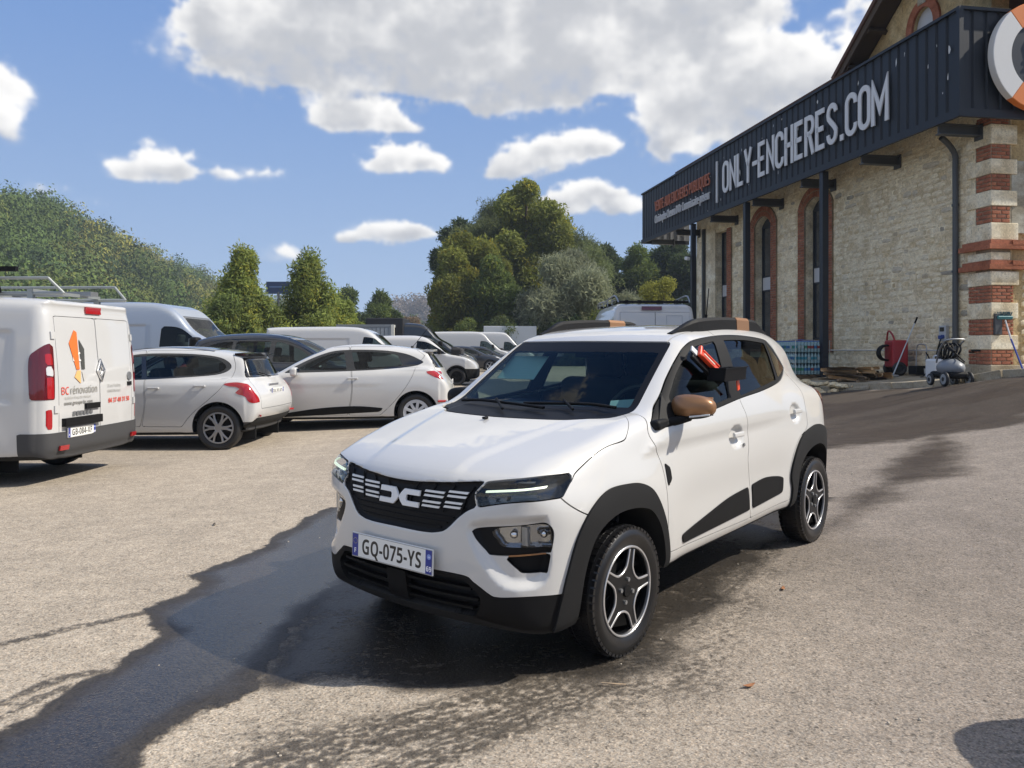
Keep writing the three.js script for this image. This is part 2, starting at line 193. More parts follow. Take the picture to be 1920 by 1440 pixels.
function plateTex(a, dept) { return canvasTex(1024, 216, (c) => { c.fillStyle = '#e4e4e0'; c.fillRect(0, 0, 1024, 216); c.fillStyle = '#22348c'; c.fillRect(0, 0, 84, 216); c.fillRect(944, 0, 80, 216);
  c.strokeStyle = '#8f8f8c'; c.lineWidth = 5; c.strokeRect(3, 3, 1018, 210);
  c.fillStyle = '#f4f4f4'; c.textAlign = 'center'; c.textBaseline = 'middle'; c.font = 'bold 62px sans-serif'; c.fillText('F', 44, 160); c.fillText(dept, 984, 168); c.strokeStyle = '#e8d24a'; c.lineWidth = 5; c.setLineDash([6, 9]); c.beginPath(); c.arc(44, 70, 26, 0, 7); c.stroke(); c.setLineDash([]);
  c.beginPath(); c.arc(984, 62, 24, 0, 7); c.fillStyle = '#7f95d8'; c.fill(); c.fillStyle = '#dfe4f4'; c.font = 'bold 20px sans-serif'; c.fillText('AR', 984, 64);
  c.fillStyle = '#15161a'; c.font = 'bold 190px sans-serif'; c.save(); c.translate(514, 112); c.scale(.83, 1.02); c.fillText(a, 0, 0, 1000); c.restore(); }); }
function plateMesh(text, dept, parent, m4) { // a bevelled plate, 520 x 110 mm, facing +z in its own frame, with its print as a child
  const p = part('number_plate', new RoundedBoxGeometry(.52, .11, .008, 2, .0035), M.plateWhite, parent); p.applyMatrix4(m4);
  const g = new THREE.PlaneGeometry(.514, .104); g.translate(0, 0, .0046); part('plate_print', g, new THREE.MeshStandardMaterial({ map: plateTex(text, dept), roughness: .35 }), p); return p; }
// ---------------------------------------------------------------- the yard: one sheet out to the horizon, damp patches laid on it
const BO = [9.589, 0, -16.0], BT = 9.46 * PI / 180, bw = (x, y, z) => [BO[0] + x * Math.cos(BT) + z * Math.sin(BT), y, BO[2] - x * Math.sin(BT) + z * Math.cos(BT)];  // the stone building's own axes
const bl2 = (X, Z) => [(X - BO[0]) * Math.cos(BT) - (Z - BO[2]) * Math.sin(BT), (X - BO[0]) * Math.sin(BT) + (Z - BO[2]) * Math.cos(BT)];
const kerbRoad = table([[-16, .12], [-8, .2], [-5, .27], [-2.74, .354], [-.84, .533], [.49, .619], [1.62, .729], [2.4, .842], [3.03, .935], [6, 1.0], [9, 1.05]]), kerbTop = table([[-16, .36], [-8, .42], [-4, .52], [-2.7, .57], [-.8, .66], [.5, .74], [1.6, .84], [3, 1.04], [6, 1.12], [9, 1.17]]), wallTop = table([[-16, .74], [-4, .80], [-1, .81], [0, .84], [1.6, .95], [3, 1.1], [6, 1.18], [9, 1.22]]);
const HPTS = [];
{ const plane = (x, z) => .0224 * ((x + .07) * .635 - (z + 4.05) * .772);
  for (const [x, z] of [[.46, -4.48], [-.60, -3.61], [2.0, -6.35], [.94, -7.22], [-.6, -3.0], [.3, -3.6], [-1.2, -3.9], [1.2, -4.6], [0, -2.3], [2.2, -5.2], [-.3, -5.5]]) HPTS.push([x, z, plane(x, z)]);
  HPTS.push([-2.5, -2.6, -.02], [-4, -5, -.04], [-6, -8, -.04], [-4.1, -11.3, -.06], [-2.5, -9, 0], [-1.3, -13, .09], [1.5, -2.5, .0], [3.2, -2.4, .03], [3.4, -4.2, .06], [3.4, -9.5, .2], [6.2, -9.6, .44], [4.6, -13, .22], [5.1, -8, .27], [9.5, -9, .9], [8, -5, .45], [5.5, -4.5, .2], [2.5, -14, .17], [3.5, -20, .15], [5, -30, .12], [-3, -20, .1], [-12, -12, -.05], [-12, -20, 0], [0, -40, .1], [-15, -40, .1], [0, -70, .1], [6, -1, .2]);
  for (const z of [-16, -12, -8, -5, -2.74, -.84, .49, 1.62, 3.03, 5, 8]) { const w = bw(-2.15, kerbRoad(z), z); HPTS.push([w[0], w[2], w[1]]); } }
const TPS = (() => { const n = HPTS.length, N = n + 3, A = Array.from({ length: N }, () => new Float64Array(N + 1)), U = (d2) => (d2 < 1e-9 ? 0 : .5 * d2 * Math.log(d2)); for (let i = 0; i < n; i++) { for (let j = 0; j < n; j++) A[i][j] = U((HPTS[i][0] - HPTS[j][0]) ** 2 + (HPTS[i][1] - HPTS[j][1]) ** 2); A[i][i] += i < 11 ? .02 : .6; const q = [1, HPTS[i][0], HPTS[i][1]]; for (let k = 0; k < 3; k++) A[i][n + k] = A[n + k][i] = q[k]; A[i][N] = HPTS[i][2]; }
  for (let c = 0; c < N; c++) { let p = c; for (let r = c + 1; r < N; r++) if (Math.abs(A[r][c]) > Math.abs(A[p][c])) p = r; [A[c], A[p]] = [A[p], A[c]]; for (let r = 0; r < N; r++) { if (r === c) continue; const f = A[r][c] / A[c][c]; if (f) for (let k = c; k <= N; k++) A[r][k] -= f * A[c][k]; } } const w = A.map((r, i) => r[N] / r[i]); return (x, z) => { let h = w[n] + w[n + 1] * x + w[n + 2] * z; for (let i = 0; i < n; i++) h += w[i] * U((x - HPTS[i][0]) ** 2 + (z - HPTS[i][1]) ** 2); return h; }; })();
function groundH(x, z) { const far = Math.max(0, Math.hypot(x - 2, z + 12) - 26); if (far > 34) return .06; return lerp(clamp(TPS(x, z), -.4, 1.6), .06, sstep(0, 34, far)); }
function sheet(xs, zs, y, uvf, col) { const nx = xs.length, nz = zs.length, P = [], U = [], C = [], I = []; for (let j = 0; j < nz; j++) for (let i = 0; i < nx; i++) { P.push(xs[i], y(xs[i], zs[j]), zs[j]); U.push(...uvf(xs[i], zs[j])); if (col) C.push(...col(xs[i], zs[j])); }
  for (let j = 0; j < nz - 1; j++) for (let i = 0; i < nx - 1; i++) { const a = j * nx + i; I.push(a, a + nx, a + 1, a + 1, a + nx, a + nx + 1); }
  const g = new THREE.BufferGeometry(); g.setAttribute('position', new THREE.BufferAttribute(Float32Array.from(P), 3)); g.setAttribute('uv', new THREE.BufferAttribute(Float32Array.from(U), 2)); if (col) g.setAttribute('color', new THREE.BufferAttribute(Float32Array.from(C), 3)); g.setIndex(I); g.computeVertexNormals(); return g; }
function spaced(a, b, step, grow, out) { const l = []; for (let v = a; v < b; v += step) l.push(v); l.push(b); let s = step, v = b; while (v < out) { s *= grow; v += s; l.push(v); } return l; }
const grain = (x, y, P) => { const s = P / 512; // periodic aggregate: fine stones, dark binder, soft mottling
  const a = pnoise(x / 2.2 / s * 1, y / 2.2 / s, Math.round(P / 2.2 / s)), b = pnoise(x / 5 / s + 7, y / 5 / s + 3, Math.round(P / 5 / s)), c = pnoise(x / 17 / s, y / 17 / s, Math.round(P / 17 / s)), d = pnoise(x / 90 / s, y / 90 / s, Math.round(P / 90 / s)); return [a, b, c, d]; };
const asphaltTex = dataTex(1024, 1024, (x, y) => { const n = (k, o) => pnoise((x + .5) * k / 1024 + o, (y + .5) * k / 1024 + o, k), a = n(512, 0), b = n(233, 40), c = n(67, 90), d = n(15, 7), e = n(341, 3); let v = .72 + (a - .5) * .24 + (b - .5) * .17 + (c - .5) * .09 + (d - .5) * .06; if (b < .22) v -= (.22 - b) * .9; if (a > .86 && e > .5) v += .12; const w = (e - .5) * .05; return [255 * clamp(v * (1.0 + w), 0, 1), 255 * clamp(v * .965, 0, 1), 255 * clamp(v * (.915 - w), 0, 1)]; });
const asphaltBump = dataTex(1024, 1024, (x, y) => { const n = (k, o) => pnoise((x + .5) * k / 1024 + o, (y + .5) * k / 1024 + o, k), a = n(512, 0), b = n(233, 40), v = 255 * clamp(.15 + a * .35 + b * .5, 0, 1); return [v, v, v]; }, false);
let GX, GZ;
const groundMat = new THREE.MeshStandardMaterial({ color: new THREE.Color().setRGB(.74, .705, .665), map: asphaltTex, bumpMap: asphaltBump, bumpScale: .003, roughness: .93, vertexColors: true });
{ const xs = [...spaced(0, 16, .3, 1.13, 900)], zs = spaced(0, 34, .3, 1.13, 1500).map((z) => 4 - z), X = [...xs.slice(1).reverse().map((v) => -v), ...xs];
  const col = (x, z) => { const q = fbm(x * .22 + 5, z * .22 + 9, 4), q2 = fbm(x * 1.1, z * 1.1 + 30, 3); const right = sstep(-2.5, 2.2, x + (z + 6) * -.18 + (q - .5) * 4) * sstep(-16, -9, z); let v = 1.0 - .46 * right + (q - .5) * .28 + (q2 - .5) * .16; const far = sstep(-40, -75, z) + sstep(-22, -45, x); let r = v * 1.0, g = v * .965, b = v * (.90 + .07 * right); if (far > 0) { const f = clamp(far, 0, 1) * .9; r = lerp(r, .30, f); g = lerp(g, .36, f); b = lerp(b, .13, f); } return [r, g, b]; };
  GX = X; GZ = zs; struct('ground', sheet(X, zs, groundH, (x, z) => [x / 1.9, z / 1.9], col), groundMat); }
// damp: the run of water that crosses the yard, drips and tyre tracks, and the washed strip before the building
const G = (px, py) => { let D = EYE * FPX / (py - CY); for (let i = 0; i < 12; i++) { const h = groundH((px - CX) / FPX * D, -D); D = lerp(D, (EYE - h) * FPX / (py - CY), .7); } return [(px - CX) / FPX * D, -D]; };
function dampSheet(name, x0, z0, x1, z1, N, f, rel = .004, tint = [.075, .069, .063]) { // f(x, z) -> [cover 0..1, wetness 0..1]
  const xs = GX.filter((v) => v >= x0 - .31 && v <= x1 + .31), zs = GZ.filter((v) => v >= z0 - .31 && v <= z1 + .31); x0 = xs[0]; x1 = xs[xs.length - 1]; z0 = zs[zs.length - 1]; z1 = zs[0];
  const W = N, Hh = Math.round(N * Math.abs(z1 - z0) / (x1 - x0)), cov = new Uint8Array(W * Hh * 4), rgh = new Uint8Array(W * Hh * 4);
  for (let j = 0; j < Hh; j++) for (let i = 0; i < W; i++) { const x = lerp(x0, x1, (i + .5) / W), z = lerp(z0, z1, (j + .5) / Hh), [c, w] = f(x, z), o = (j * W + i) * 4, n = vnoise(x * 420, z * 420), k = 255 * clamp(c, 0, 1), r = 255 * clamp(lerp(.62, .17, w) + (n - .5) * lerp(.25, .10, w), .05, 1); cov[o] = cov[o + 1] = cov[o + 2] = k; rgh[o] = rgh[o + 1] = rgh[o + 2] = r; cov[o + 3] = rgh[o + 3] = 255; }
  const mk = (d) => { const t = new THREE.DataTexture(d, W, Hh); t.magFilter = t.minFilter = THREE.LinearFilter; t.needsUpdate = true; return t; };
  const g = sheet(xs, zs, (x, z) => groundH(x, z) + rel, (x, z) => [(x - x0) / (x1 - x0), (z - z0) / (z1 - z0)]); g.setAttribute('uv1', new THREE.BufferAttribute(Float32Array.from(xs.length ? zs.flatMap((z) => xs.flatMap((x) => [x / 1.9, z / 1.9])) : []), 2));
  const grainMap = asphaltTex.clone(); grainMap.channel = 1; const bump = asphaltBump.clone(); bump.channel = 1;
  const m = new THREE.MeshPhysicalMaterial({ color: new THREE.Color().setRGB(...tint), map: grainMap, bumpMap: bump, bumpScale: .0016, alphaMap: mk(cov), roughnessMap: mk(rgh), roughness: 1, transparent: true });
  return struct(name, g, m); }
{ const P = (l) => l.map((p) => G(...p)), stream = P([[-300, 1560], [0, 1372], [60, 1340], [130, 1292], [190, 1262], [222, 1240], [290, 1192], [268, 1172], [282, 1142], [330, 1120], [372, 1092], [352, 1080], [440, 1050], [520, 1005], [560, 975], [615, 952], [650, 944], [720, 958], [760, 1000], [740, 1050], [620, 1120], [560, 1180], [520, 1230], [480, 1288], [400, 1330], [330, 1382], [265, 1440], [150, 1560]]);
  const fast = (p) => prof(p, 1, .02), sdS = fast(stream);
  const curve = (pts) => spline(pts.map((p) => G(...p)), false, 10), dl0 = (C, x, z) => { let d = 1e9; for (let i = 1; i < C.length; i++) { const ex = C[i][0] - C[i - 1][0], ez = C[i][1] - C[i - 1][1], wx = x - C[i - 1][0], wz = z - C[i - 1][1], t = clamp((wx * ex + wz * ez) / (ex * ex + ez * ez), 0, 1); d = Math.min(d, Math.hypot(wx - ex * t, wz - ez * t)); } return d; };
  const line = (C) => { let x0 = 1e9, z0 = 1e9, x1 = -1e9, z1 = -1e9; for (const p of C) { x0 = Math.min(x0, p[0]); x1 = Math.max(x1, p[0]); z0 = Math.min(z0, p[1]); z1 = Math.max(z1, p[1]); } x0 -= .4; z0 -= .4; x1 += .4; z1 += .4; const s = .02, W = Math.ceil((x1 - x0) / s) + 2, H = Math.ceil((z1 - z0) / s) + 2, g = new Float32Array(W * H); for (let j = 0; j < H; j++) for (let i = 0; i < W; i++) g[j * W + i] = dl0(C, x0 + i * s, z0 + j * s); return (x, z) => { const u = (x - x0) / s, v = (z - z0) / s; if (u < 0 || v < 0 || u >= W - 1 || v >= H - 1) return 9; const i = u | 0, j = v | 0, a = u - i, b = v - j, k = j * W + i; return (g[k] * (1 - a) + g[k + 1] * a) * (1 - b) + (g[k + W] * (1 - a) + g[k + W + 1] * a) * b; }; };
  const tracks = [curve([[380, 1500], [640, 1395], [900, 1330], [1130, 1240], [1290, 1140], [1420, 1030]]), curve([[120, 1290], [0, 1345], [-200, 1420]]), curve([[0, 1210], [130, 1180], [270, 1150]]), curve([[600, 1500], [860, 1395], [1080, 1305], [1240, 1190]]), curve([[0, 1320], [120, 1272], [200, 1258]])].map(line);
  const under = P([[470, 1285], [520, 1180], [600, 1090], [760, 1050], [900, 960], [1300, 900], [1560, 930], [1480, 1020], [1440, 1060], [1400, 1090], [1290, 1210], [1240, 1260], [1000, 1290], [800, 1310]]), side = P([[980, 1290], [1230, 1200], [1380, 1060], [1500, 1020], [1540, 1050], [1470, 1130], [1450, 1260], [1380, 1330], [1180, 1400], [880, 1440], [560, 1480], [300, 1470], [480, 1320], [700, 1310]]);
  const dU = fast(under), dE = fast(side);
  dampSheet('damp_patch', -4.4, -6.6, 3.4, -2.05, 2048, (x, z) => {
    const w = fbm(x * 3.1, z * 3.1, 5, .55) - .5, w2 = fbm(x * 17 + 3, z * 17, 3) - .5, f = fbm(x * 60, z * 60, 3) - .5, s = sdS(x, z) + w * .16 + w2 * .05 + f * .025;
    let c = sstep(.012, -.03, s) * (.86 + .14 * sstep(-.05, -.2, s)), wet = sstep(-.03, -.20, s) * .92 + .08;
    const dir = (x * .86 - z * .5), per = (x * .5 + z * .86), st = fbm(x * 5.5, z * 7.5, 4, .55), st2 = fbm(x * 42 + 9, z * 70, 3, .65), u = dU(x, z) + w * .3, e = dE(x, z) + w * .35;
    c = Math.max(c, sstep(.06, -.16, u) * (.52 + .46 * sstep(.38, .54, .45 * st + .55 * st2 + .05))); wet = Math.max(wet, .35 * sstep(0, -.2, u));
    c = Math.max(c, .50 * sstep(.05, -.35, e) * sstep(.46, .60, .25 * st + .75 * st2));
    let t = 9; tracks.forEach((C, i) => { const wd = i === 0 ? .17 : i === 3 ? .10 : .035; t = Math.min(t, (C(x, z) + w2 * .05) / wd); }); c = Math.max(c, .56 * sstep(1.15, .6, t) * sstep(.24, .46, st2 * .82 + .18 * st - .16 * (.5 + .5 * Math.sin(t * 19))) );
    return [c, wet]; });
  const K = P([[1500, 850], [1620, 838], [1700, 832], [1800, 820], [1920, 806], [2050, 795]]), strip = [...K, ...[9, 4, 0, -3, -8, -14].map((z) => { const w = bw(-2.02, 0, z); return [w[0], w[2]]; }), [2.5, -17], [2.6, -11]];
  const arm = P([[1540, 1000], [1620, 905], [1680, 850], [1740, 800], [1830, 830], [1800, 885], [1700, 918], [1600, 975]]);
  const dK = prof(strip, 1, .05), dA = prof(arm, 1, .03);
  dampSheet('damp_patch', 1.8, -19, 10.5, -5.0, 1024, (x, z) => { const w = (fbm(x * .7, z * 1.5 + 4, 5, .6) - .5) * 1.7, f = fbm(x * 18, z * 18, 3) - .5, s = Math.min(dK(x, z) + w * .9 + f * .12, dA(x, z) + w * .35 + f * .1 - .05); const q = fbm(x * .8 + 3, z * 2.2, 4); return [sstep(.06, -.40, s) * (.66 + .28 * sstep(.4, .65, q)), .06 + .20 * sstep(.5, .7, q)]; }, .008, [.105, .080, .060]);
}
// ---------------------------------------------------------------- the stone building with its big sign
const bThing = (name, label, cat, group) => { const o = thing(name, label, cat, [BO[0], 0, BO[2]], BT, group); return o; };
const B = { mortar: null };
{ const lime = dataTex(512, 512, (x, y) => { const n = (k, o) => pnoise((x + .5) * k / 512 + o, (y + .5) * k / 512 + o, k), a = n(9, 1), b = n(37, 5), c = n(160, 8), d = n(256, 2); let v = .87 + (a - .5) * .16 + (b - .5) * .18 + (c - .5) * .12 + (d - .5) * .08; if (b > .74) v -= (b - .74) * .9; return [255 * clamp(v, 0, 1), 255 * clamp(v * (.965 + (a - .5) * .05), 0, 1), 255 * clamp(v * (.88 + (a - .5) * .12), 0, 1)]; });
  const bumpT = dataTex(256, 256, (x, y) => { const n = (k, o) => pnoise((x + .5) * k / 256 + o, (y + .5) * k / 256 + o, k), v = 255 * (n(20, 1) * .4 + n(60, 4) * .35 + n(128, 7) * .25); return [v, v, v]; }, false);
  const mk = (r, g, b, s = .004) => new THREE.MeshStandardMaterial({ color: new THREE.Color().setRGB(r, g, b), map: lime, bumpMap: bumpT, bumpScale: s, roughness: .95 });
  B.mortar = mk(.98, .90, .74, .002); B.stones = [mk(1.0, .92, .77, .002), mk(.97, .90, .77, .002), mk(1.0, .93, .78, .002), mk(.92, .86, .75, .002), mk(.92, .81, .62, .002), mk(.74, .69, .62, .002), mk(.48, .46, .43, .002)]; B.render = mk(1.0, .96, .86, .001); B.white = mk(1.0, .95, .84, .0015); B.greyRender = mk(.50, .50, .48, .001); B.rubble = mk(.70, .58, .38, .008);
  B.bricks = [mk(.47, .18, .115), mk(.42, .155, .10), mk(.52, .21, .135), mk(.36, .14, .095)]; B.joint = mk(.36, .30, .24); B.concrete = mk(.46, .42, .36, .003);
  B.navy = std(.010, .014, .021, .55); B.navy2 = std(.013, .017, .025, .58); B.under = std(.16, .165, .17, .6); B.frame = std(.018, .022, .03, .5); B.letter = std(.62, .63, .64, .45); B.letterO = std(.42, .13, .06, .45); B.glassW = phys(.05, .055, .06, .05, { clearcoat: 1 }); B.panel = std(.50, .51, .52, .5); B.zinc = std(.075, .08, .085, .5, { metalness: .2 }); B.tile = std(.10, .05, .035, .85); B.wood = std(.07, .05, .035, .8); }
// a unit stone: a box with worn edges, jittered per variant; scaled to each stone's size
function stoneGeo(w, h, d, r, jit, bev = .18) { const b = Math.min(w, h) * bev, pts = [[-w / 2 + b, -h / 2], [w / 2 - b, -h / 2], [w / 2, -h / 2 + b], [w / 2, h / 2 - b], [w / 2 - b, h / 2], [-w / 2 + b, h / 2], [-w / 2, h / 2 - b], [-w / 2, -h / 2 + b]].map(([x, y]) => [x + (r() - .5) * jit, y + (r() - .5) * jit]); const n = pts.length, P = [], I = [], k = .82; for (const [x, y] of pts) P.push(x, y, 0); for (const [x, y] of pts) P.push(x * k, y * k, d); for (let i = 0; i < n; i++) { const j = (i + 1) % n; I.push(i, j, n + j, i, n + j, n + i); } for (let i = 1; i < n - 1; i++) I.push(n, n + i, n + i + 1); const g = new THREE.BufferGeometry(); g.setAttribute('position', new THREE.BufferAttribute(Float32Array.from(P), 3)); g.setIndex(I); const f = g.toNonIndexed(); f.computeVertexNormals(); return f; }
function planarUV(g, s, fn) { const p = g.attributes.position, u = new Float32Array(p.count * 2); for (let i = 0; i < p.count; i++) { const q = fn(p.getX(i), p.getY(i), p.getZ(i)); u[i * 2] = q[0] * s; u[i * 2 + 1] = q[1] * s; } g.setAttribute('uv', new THREE.BufferAttribute(u, 2)); return g; }
const wallUV = (g, s = .5) => planarUV(g, s, (x, y, z) => [z + x, y]);
const hall = bThing('stone_hall', 'long pale stone hall with brick trimmed tall windows behind the dark sign', 'building');
{ const r = rng(5); const wallM = B.mortar;
  // openings in the long wall (x = 0): z from, z to, sill, spring, rise
  const wins = [[-7.06, -5.99, 1.62, 5.34, .28], [-10.16, -9.07, 1.62, 5.30, .28], [-13.25, -12.25, 1.62, 5.58, 0]];
  const shape = new THREE.Shape([[-15.0, .2], [.0, .2], [.0, 8.2], [-15.0, 8.2]].map((p) => new THREE.Vector2(...p)));
  const hole = ([a, b, s, t, k]) => { const w = b - a, R = k ? (w * w / 4 + k * k) / (2 * k) : 0, ang = k ? Math.asin(w / 2 / R) : 0; return [[a, s], [b, s], [b, t], ...(k ? arcPts((a + b) / 2, t + k - R, R, PI / 2 - ang, PI / 2 + ang, 10).slice(1, -1) : []), [a, t]]; };
  for (const w of wins) shape.holes.push(new THREE.Path(hole(w).map((p) => new THREE.Vector2(...p))));
  const g = extrude(shape, .45); g.applyMatrix4(new THREE.Matrix4().makeBasis(V(0, 0, 1), V(0, 1, 0), V(1, 0, 0))); { const q = g.index ? g.toNonIndexed() : g; const a = q.attributes.position.array; for (let i = 0; i < a.length; i += 9) for (let c = 0; c < 3; c++) { const t = a[i + c]; a[i + c] = a[i + 3 + c]; a[i + 3 + c] = t; } q.computeVertexNormals(); wallUV(q); var wall = part('wall', q, wallM, hall); }
  const inWin = (z, y, m) => wins.some(([a, b, s, t, k]) => z > a - m && z < b + m && y > s - m && y < t + k + m);
  // rubble courses: flush pointed, some stones darker or sunk; the nearest and largest are parts, the rest one piece
  const all = []; let y = .80; while (y < 5.95) { const h = .085 + r() * .085; let z = -.46 - r() * .2; while (z > -11.6) { const w = .14 + r() * .26 + (r() < .12 ? .2 : 0); const zc = z - w / 2, yc = y + h / 2; if (!inWin(zc, yc, .20 + w / 2) && !(zc > -.70 && yc > .8 && false)) all.push([zc, yc + (r() - .5) * .012, w - .014 - r() * .012, h - .012 - r() * .01]); z -= w; } y += h; }
  for (let z = -11.7; z > -12.0; z -= .3) ;
  const vars = Array.from({ length: 10 }, () => stoneGeo(1, 1, 1, r, .16, .2)); const mats = B.stones, pick = () => { const q = r(); return q < .30 ? 0 : q < .52 ? 1 : q < .74 ? 2 : q < .85 ? 3 : q < .945 ? 4 : q < .985 ? 5 : 6; };
  all.sort((a, b) => (b[2] * b[3]) / (16 - b[0]) ** 2 - (a[2] * a[3]) / (16 - a[0]) ** 2); const rest = mats.map(() => []);
  all.forEach(([z, yy, w, h], i) => { const k = pick(), d = .0015 + r() * .0045; const v = vars[i % 10]; const m4 = new THREE.Matrix4().makeBasis(V(0, 0, w), V(0, h, 0), V(-d, 0, 0)).setPosition(.001, yy, z); m4.multiply(new THREE.Matrix4().makeRotationZ((r() - .5) * .05));
    if (i < 290) { const s = part('stone', v, mats[k], wall); s.applyMatrix4(m4); } else { const c = v.clone(); c.applyMatrix4(m4); rest[k].push(c); } });
  for (const v of vars) planarUV(v, .35, (x, y2, z) => [x, y2]);
  rest.forEach((l, k) => { if (l.length) { const gg = mergeGeometries(l); wallUV(gg, .9); const s = part('small_stones', gg, mats[k], wall); s.userData.kind = 'stuff'; } });
  // smooth end bay, kept proud of the stone
  part('rendered_bay', wallUV(join([box(.03, 7.4, 1.72, -.016, 4.5, -14.12), box(.03, 2.6, 1.4, -.016, 7.0, -12.6), box(.03, .8, 1.2, -.016, 1.2, -12.7)])), B.render, hall);
  // brick surrounds
  const bk = (list) => join(list); wins.forEach(([a, b, s, t, k], wi) => { const L = [[], [], [], []], put = (z, yy, w, h, rot = 0) => { const q = stoneGeo(w, h, .012, r, .006, .06); q.applyMatrix4(new THREE.Matrix4().makeBasis(V(0, 0, 1), V(0, 1, 0), V(-1, 0, 0)).multiply(new THREE.Matrix4().makeRotationZ(rot)).setPosition(-.048, yy, z)); L[r() * 4 | 0].push(q); };
    const bwid = .36, sides = wi === 2 ? [[b + bwid / 2]] : [[a - bwid / 2], [b + bwid / 2]]; const backs = []; for (const [zc] of sides) { backs.push(box(.05, t - s + .35, bwid, -.022, (t + s - .35) / 2, zc)); let n = 0; for (let yy = s - .33; yy < t - .03; yy += .072, n++) { const cut = n % 2 ? [[-.09, .17], [.09, .17]] : [[-.12, .11], [.06, .23]]; for (const [o, w] of cut) put(zc + o, yy + .033, w - .012, .058); } }
    backs.push(box(.05, .32, b - a, -.022, s - .17, (a + b) / 2)); for (let n = 0; n < 4; n++) for (let z = a + (n % 2) * .11; z < b - .05; z += .22) put(z + .1, s - .30 + n * .072, .205, .058);
    if (k) { const w = b - a, R = (w * w / 4 + k * k) / (2 * k), ang = Math.asin(Math.min(1, (w / 2 + .34) / (R + .3))), cz = (a + b) / 2, cy = t + k - R, outer = arcPts(cz, cy, R + .34, PI / 2 - ang, PI / 2 + ang, 14), inner = arcPts(cz, cy, R, PI / 2 + Math.asin(w / 2 / R), PI / 2 - Math.asin(w / 2 / R), 12); const sh = extrude(poly([...outer, [cz - w / 2 - .36, t], [cz - w / 2, t], ...inner, [cz + w / 2, t], [cz + w / 2 + .36, t]]), .05); sh.applyMatrix4(new THREE.Matrix4().makeBasis(V(0, 0, 1), V(0, 1, 0), V(-1, 0, 0))); backs.push(sh);
      for (const rr of [R + .085, R + .255]) { const n = Math.round(2 * ang * rr / .075); for (let i = 0; i < n; i++) { const q = PI / 2 - ang + (i + .5) / n * 2 * ang; put(cz + rr * Math.cos(q), cy + rr * Math.sin(q), .060, .155, q - PI / 2); } } }
    const wnd = part('brick_surround', wallUV(bk(backs)), B.joint, hall); L.forEach((l, i) => { if (l.length) { const s = part('surround_bricks', wallUV(bk(l), 1.5), B.bricks[i], wnd); s.userData.kind = 'stuff'; } });
    const zc = (a + b) / 2, w = b - a, wn = part('window', join([box(.07, .07, w, .26, s + .035, zc), box(.07, t + k - s, .07, .26, (t + k + s) / 2, a + .035), box(.07, t + k - s, .07, .26, (t + k + s) / 2, b - .035), box(.07, k + .07, w - .14, .26, t + k / 2, zc), box(.06, .06, w - .14, .262, 3.25, zc), box(.06, .06, w - .14, .262, 3.69, zc), ...(wi < 2 ? [box(.055, t - s, .05, .259, (t + s) / 2, zc + .0)] : [])]), B.frame, hall);
    part('panel', box(.05, .40, w - .14, .25, 3.47, zc), B.panel, wn); part('pane', box(.02, 3.22 - s - .07, w - .14, .272, (3.22 + s + .07) / 2, zc), B.glassW, wn); part('pane', box(.02, t - 3.72, w - .14, .272, (t + 3.72) / 2, zc), B.glassW, wn); part('sill', wallUV(box(.40, .06, w + .1, .10, s - .03, zc)), B.concrete, wn); });
  // the end pavilion: gable over the long side with an oculus, quoins at its corner
  const apex = 10.0, zc = -2.1, rise = (z) => apex - .70 * Math.abs(z - zc); const gs = poly([[0, 8.2], [-4.2, 8.2], [-4.2, rise(-4.2)], [zc, apex], [0, rise(0)]]); gs.holes.push(new THREE.Path(arcPts(-2.0, 8.6, .36, 0, 2 * PI, 24, .44).map((p) => new THREE.Vector2(...p))));
  const gg = extrude(gs, .40); gg.applyMatrix4(new THREE.Matrix4().makeBasis(V(0, 0, 1), V(0, 1, 0), V(1, 0, 0))); { const q = clean(gg); const a = q.attributes.position.array; for (let i = 0; i < a.length; i += 9) for (let c = 0; c < 3; c++) { const t = a[i + c]; a[i + c] = a[i + 3 + c]; a[i + 3 + c] = t; } q.computeVertexNormals(); part('gable_wall', wallUV(q), B.rubble, hall); }
  const oc = extrude(strokeShape(arcPts(-2.0, 8.6, .46, 0, 2 * PI, 32, .54).slice(0, 32), .20, true), .06); oc.applyMatrix4(new THREE.Matrix4().makeBasis(V(0, 0, 1), V(0, 1, 0), V(-1, 0, 0))); part('oculus_surround', wallUV(clean(oc), 1), B.bricks[1], hall); part('oculus_panel', box(.04, 1.0, .9, .1, 8.6, -2.0), B.panel, hall); part('keystone', wallUV(box(.09, .34, .26, -.03, 9.28, -2.0)), B.greyRender, hall);
  for (const s of [-1, 1]) { const L = 3.2, a = Math.atan(.70), zz = zc + s * L / 2 * Math.cos(a), yy = apex + .10 - L / 2 * Math.sin(a); part('roof_slope', join([box(8.4, .10, L + .05, 3.6, yy + .06, zz, s * a)]), B.tile, hall); part('verge_board', box(.06, .26, L, -.52, yy - .04, zz, s * a), B.wood, hall); part('soffit', box(.52, .03, L - .05, -.25, yy - .03, zz, s * a), B.wood, hall); for (let i = 0; i < 3; i++) { const q = .5 + i * 1.05; part('rafter_end', box(.55, .12, .10, -.22, apex - .08 - q * Math.sin(a), zc + s * q * Math.cos(a), s * a), B.wood, hall); } }
  // main roof and the rest of the hall, plain where nothing of it shows
  part('hall_roof', join([box(7.0, .12, 11.2, 2.4, 9.55, -9.6, 0, 0, .42)]), B.tile, hall); part('end_wall', wallUV(join([box(11, 8.0, .4, 5.9, 4.2, -14.8), box(.4, 8, 14.4, 11.4, 4.2, -7.4)])), B.render, hall); part('inner_wall', box(.2, 7.6, 14.0, 1.4, 4.2, -7.5), B.frame, hall);
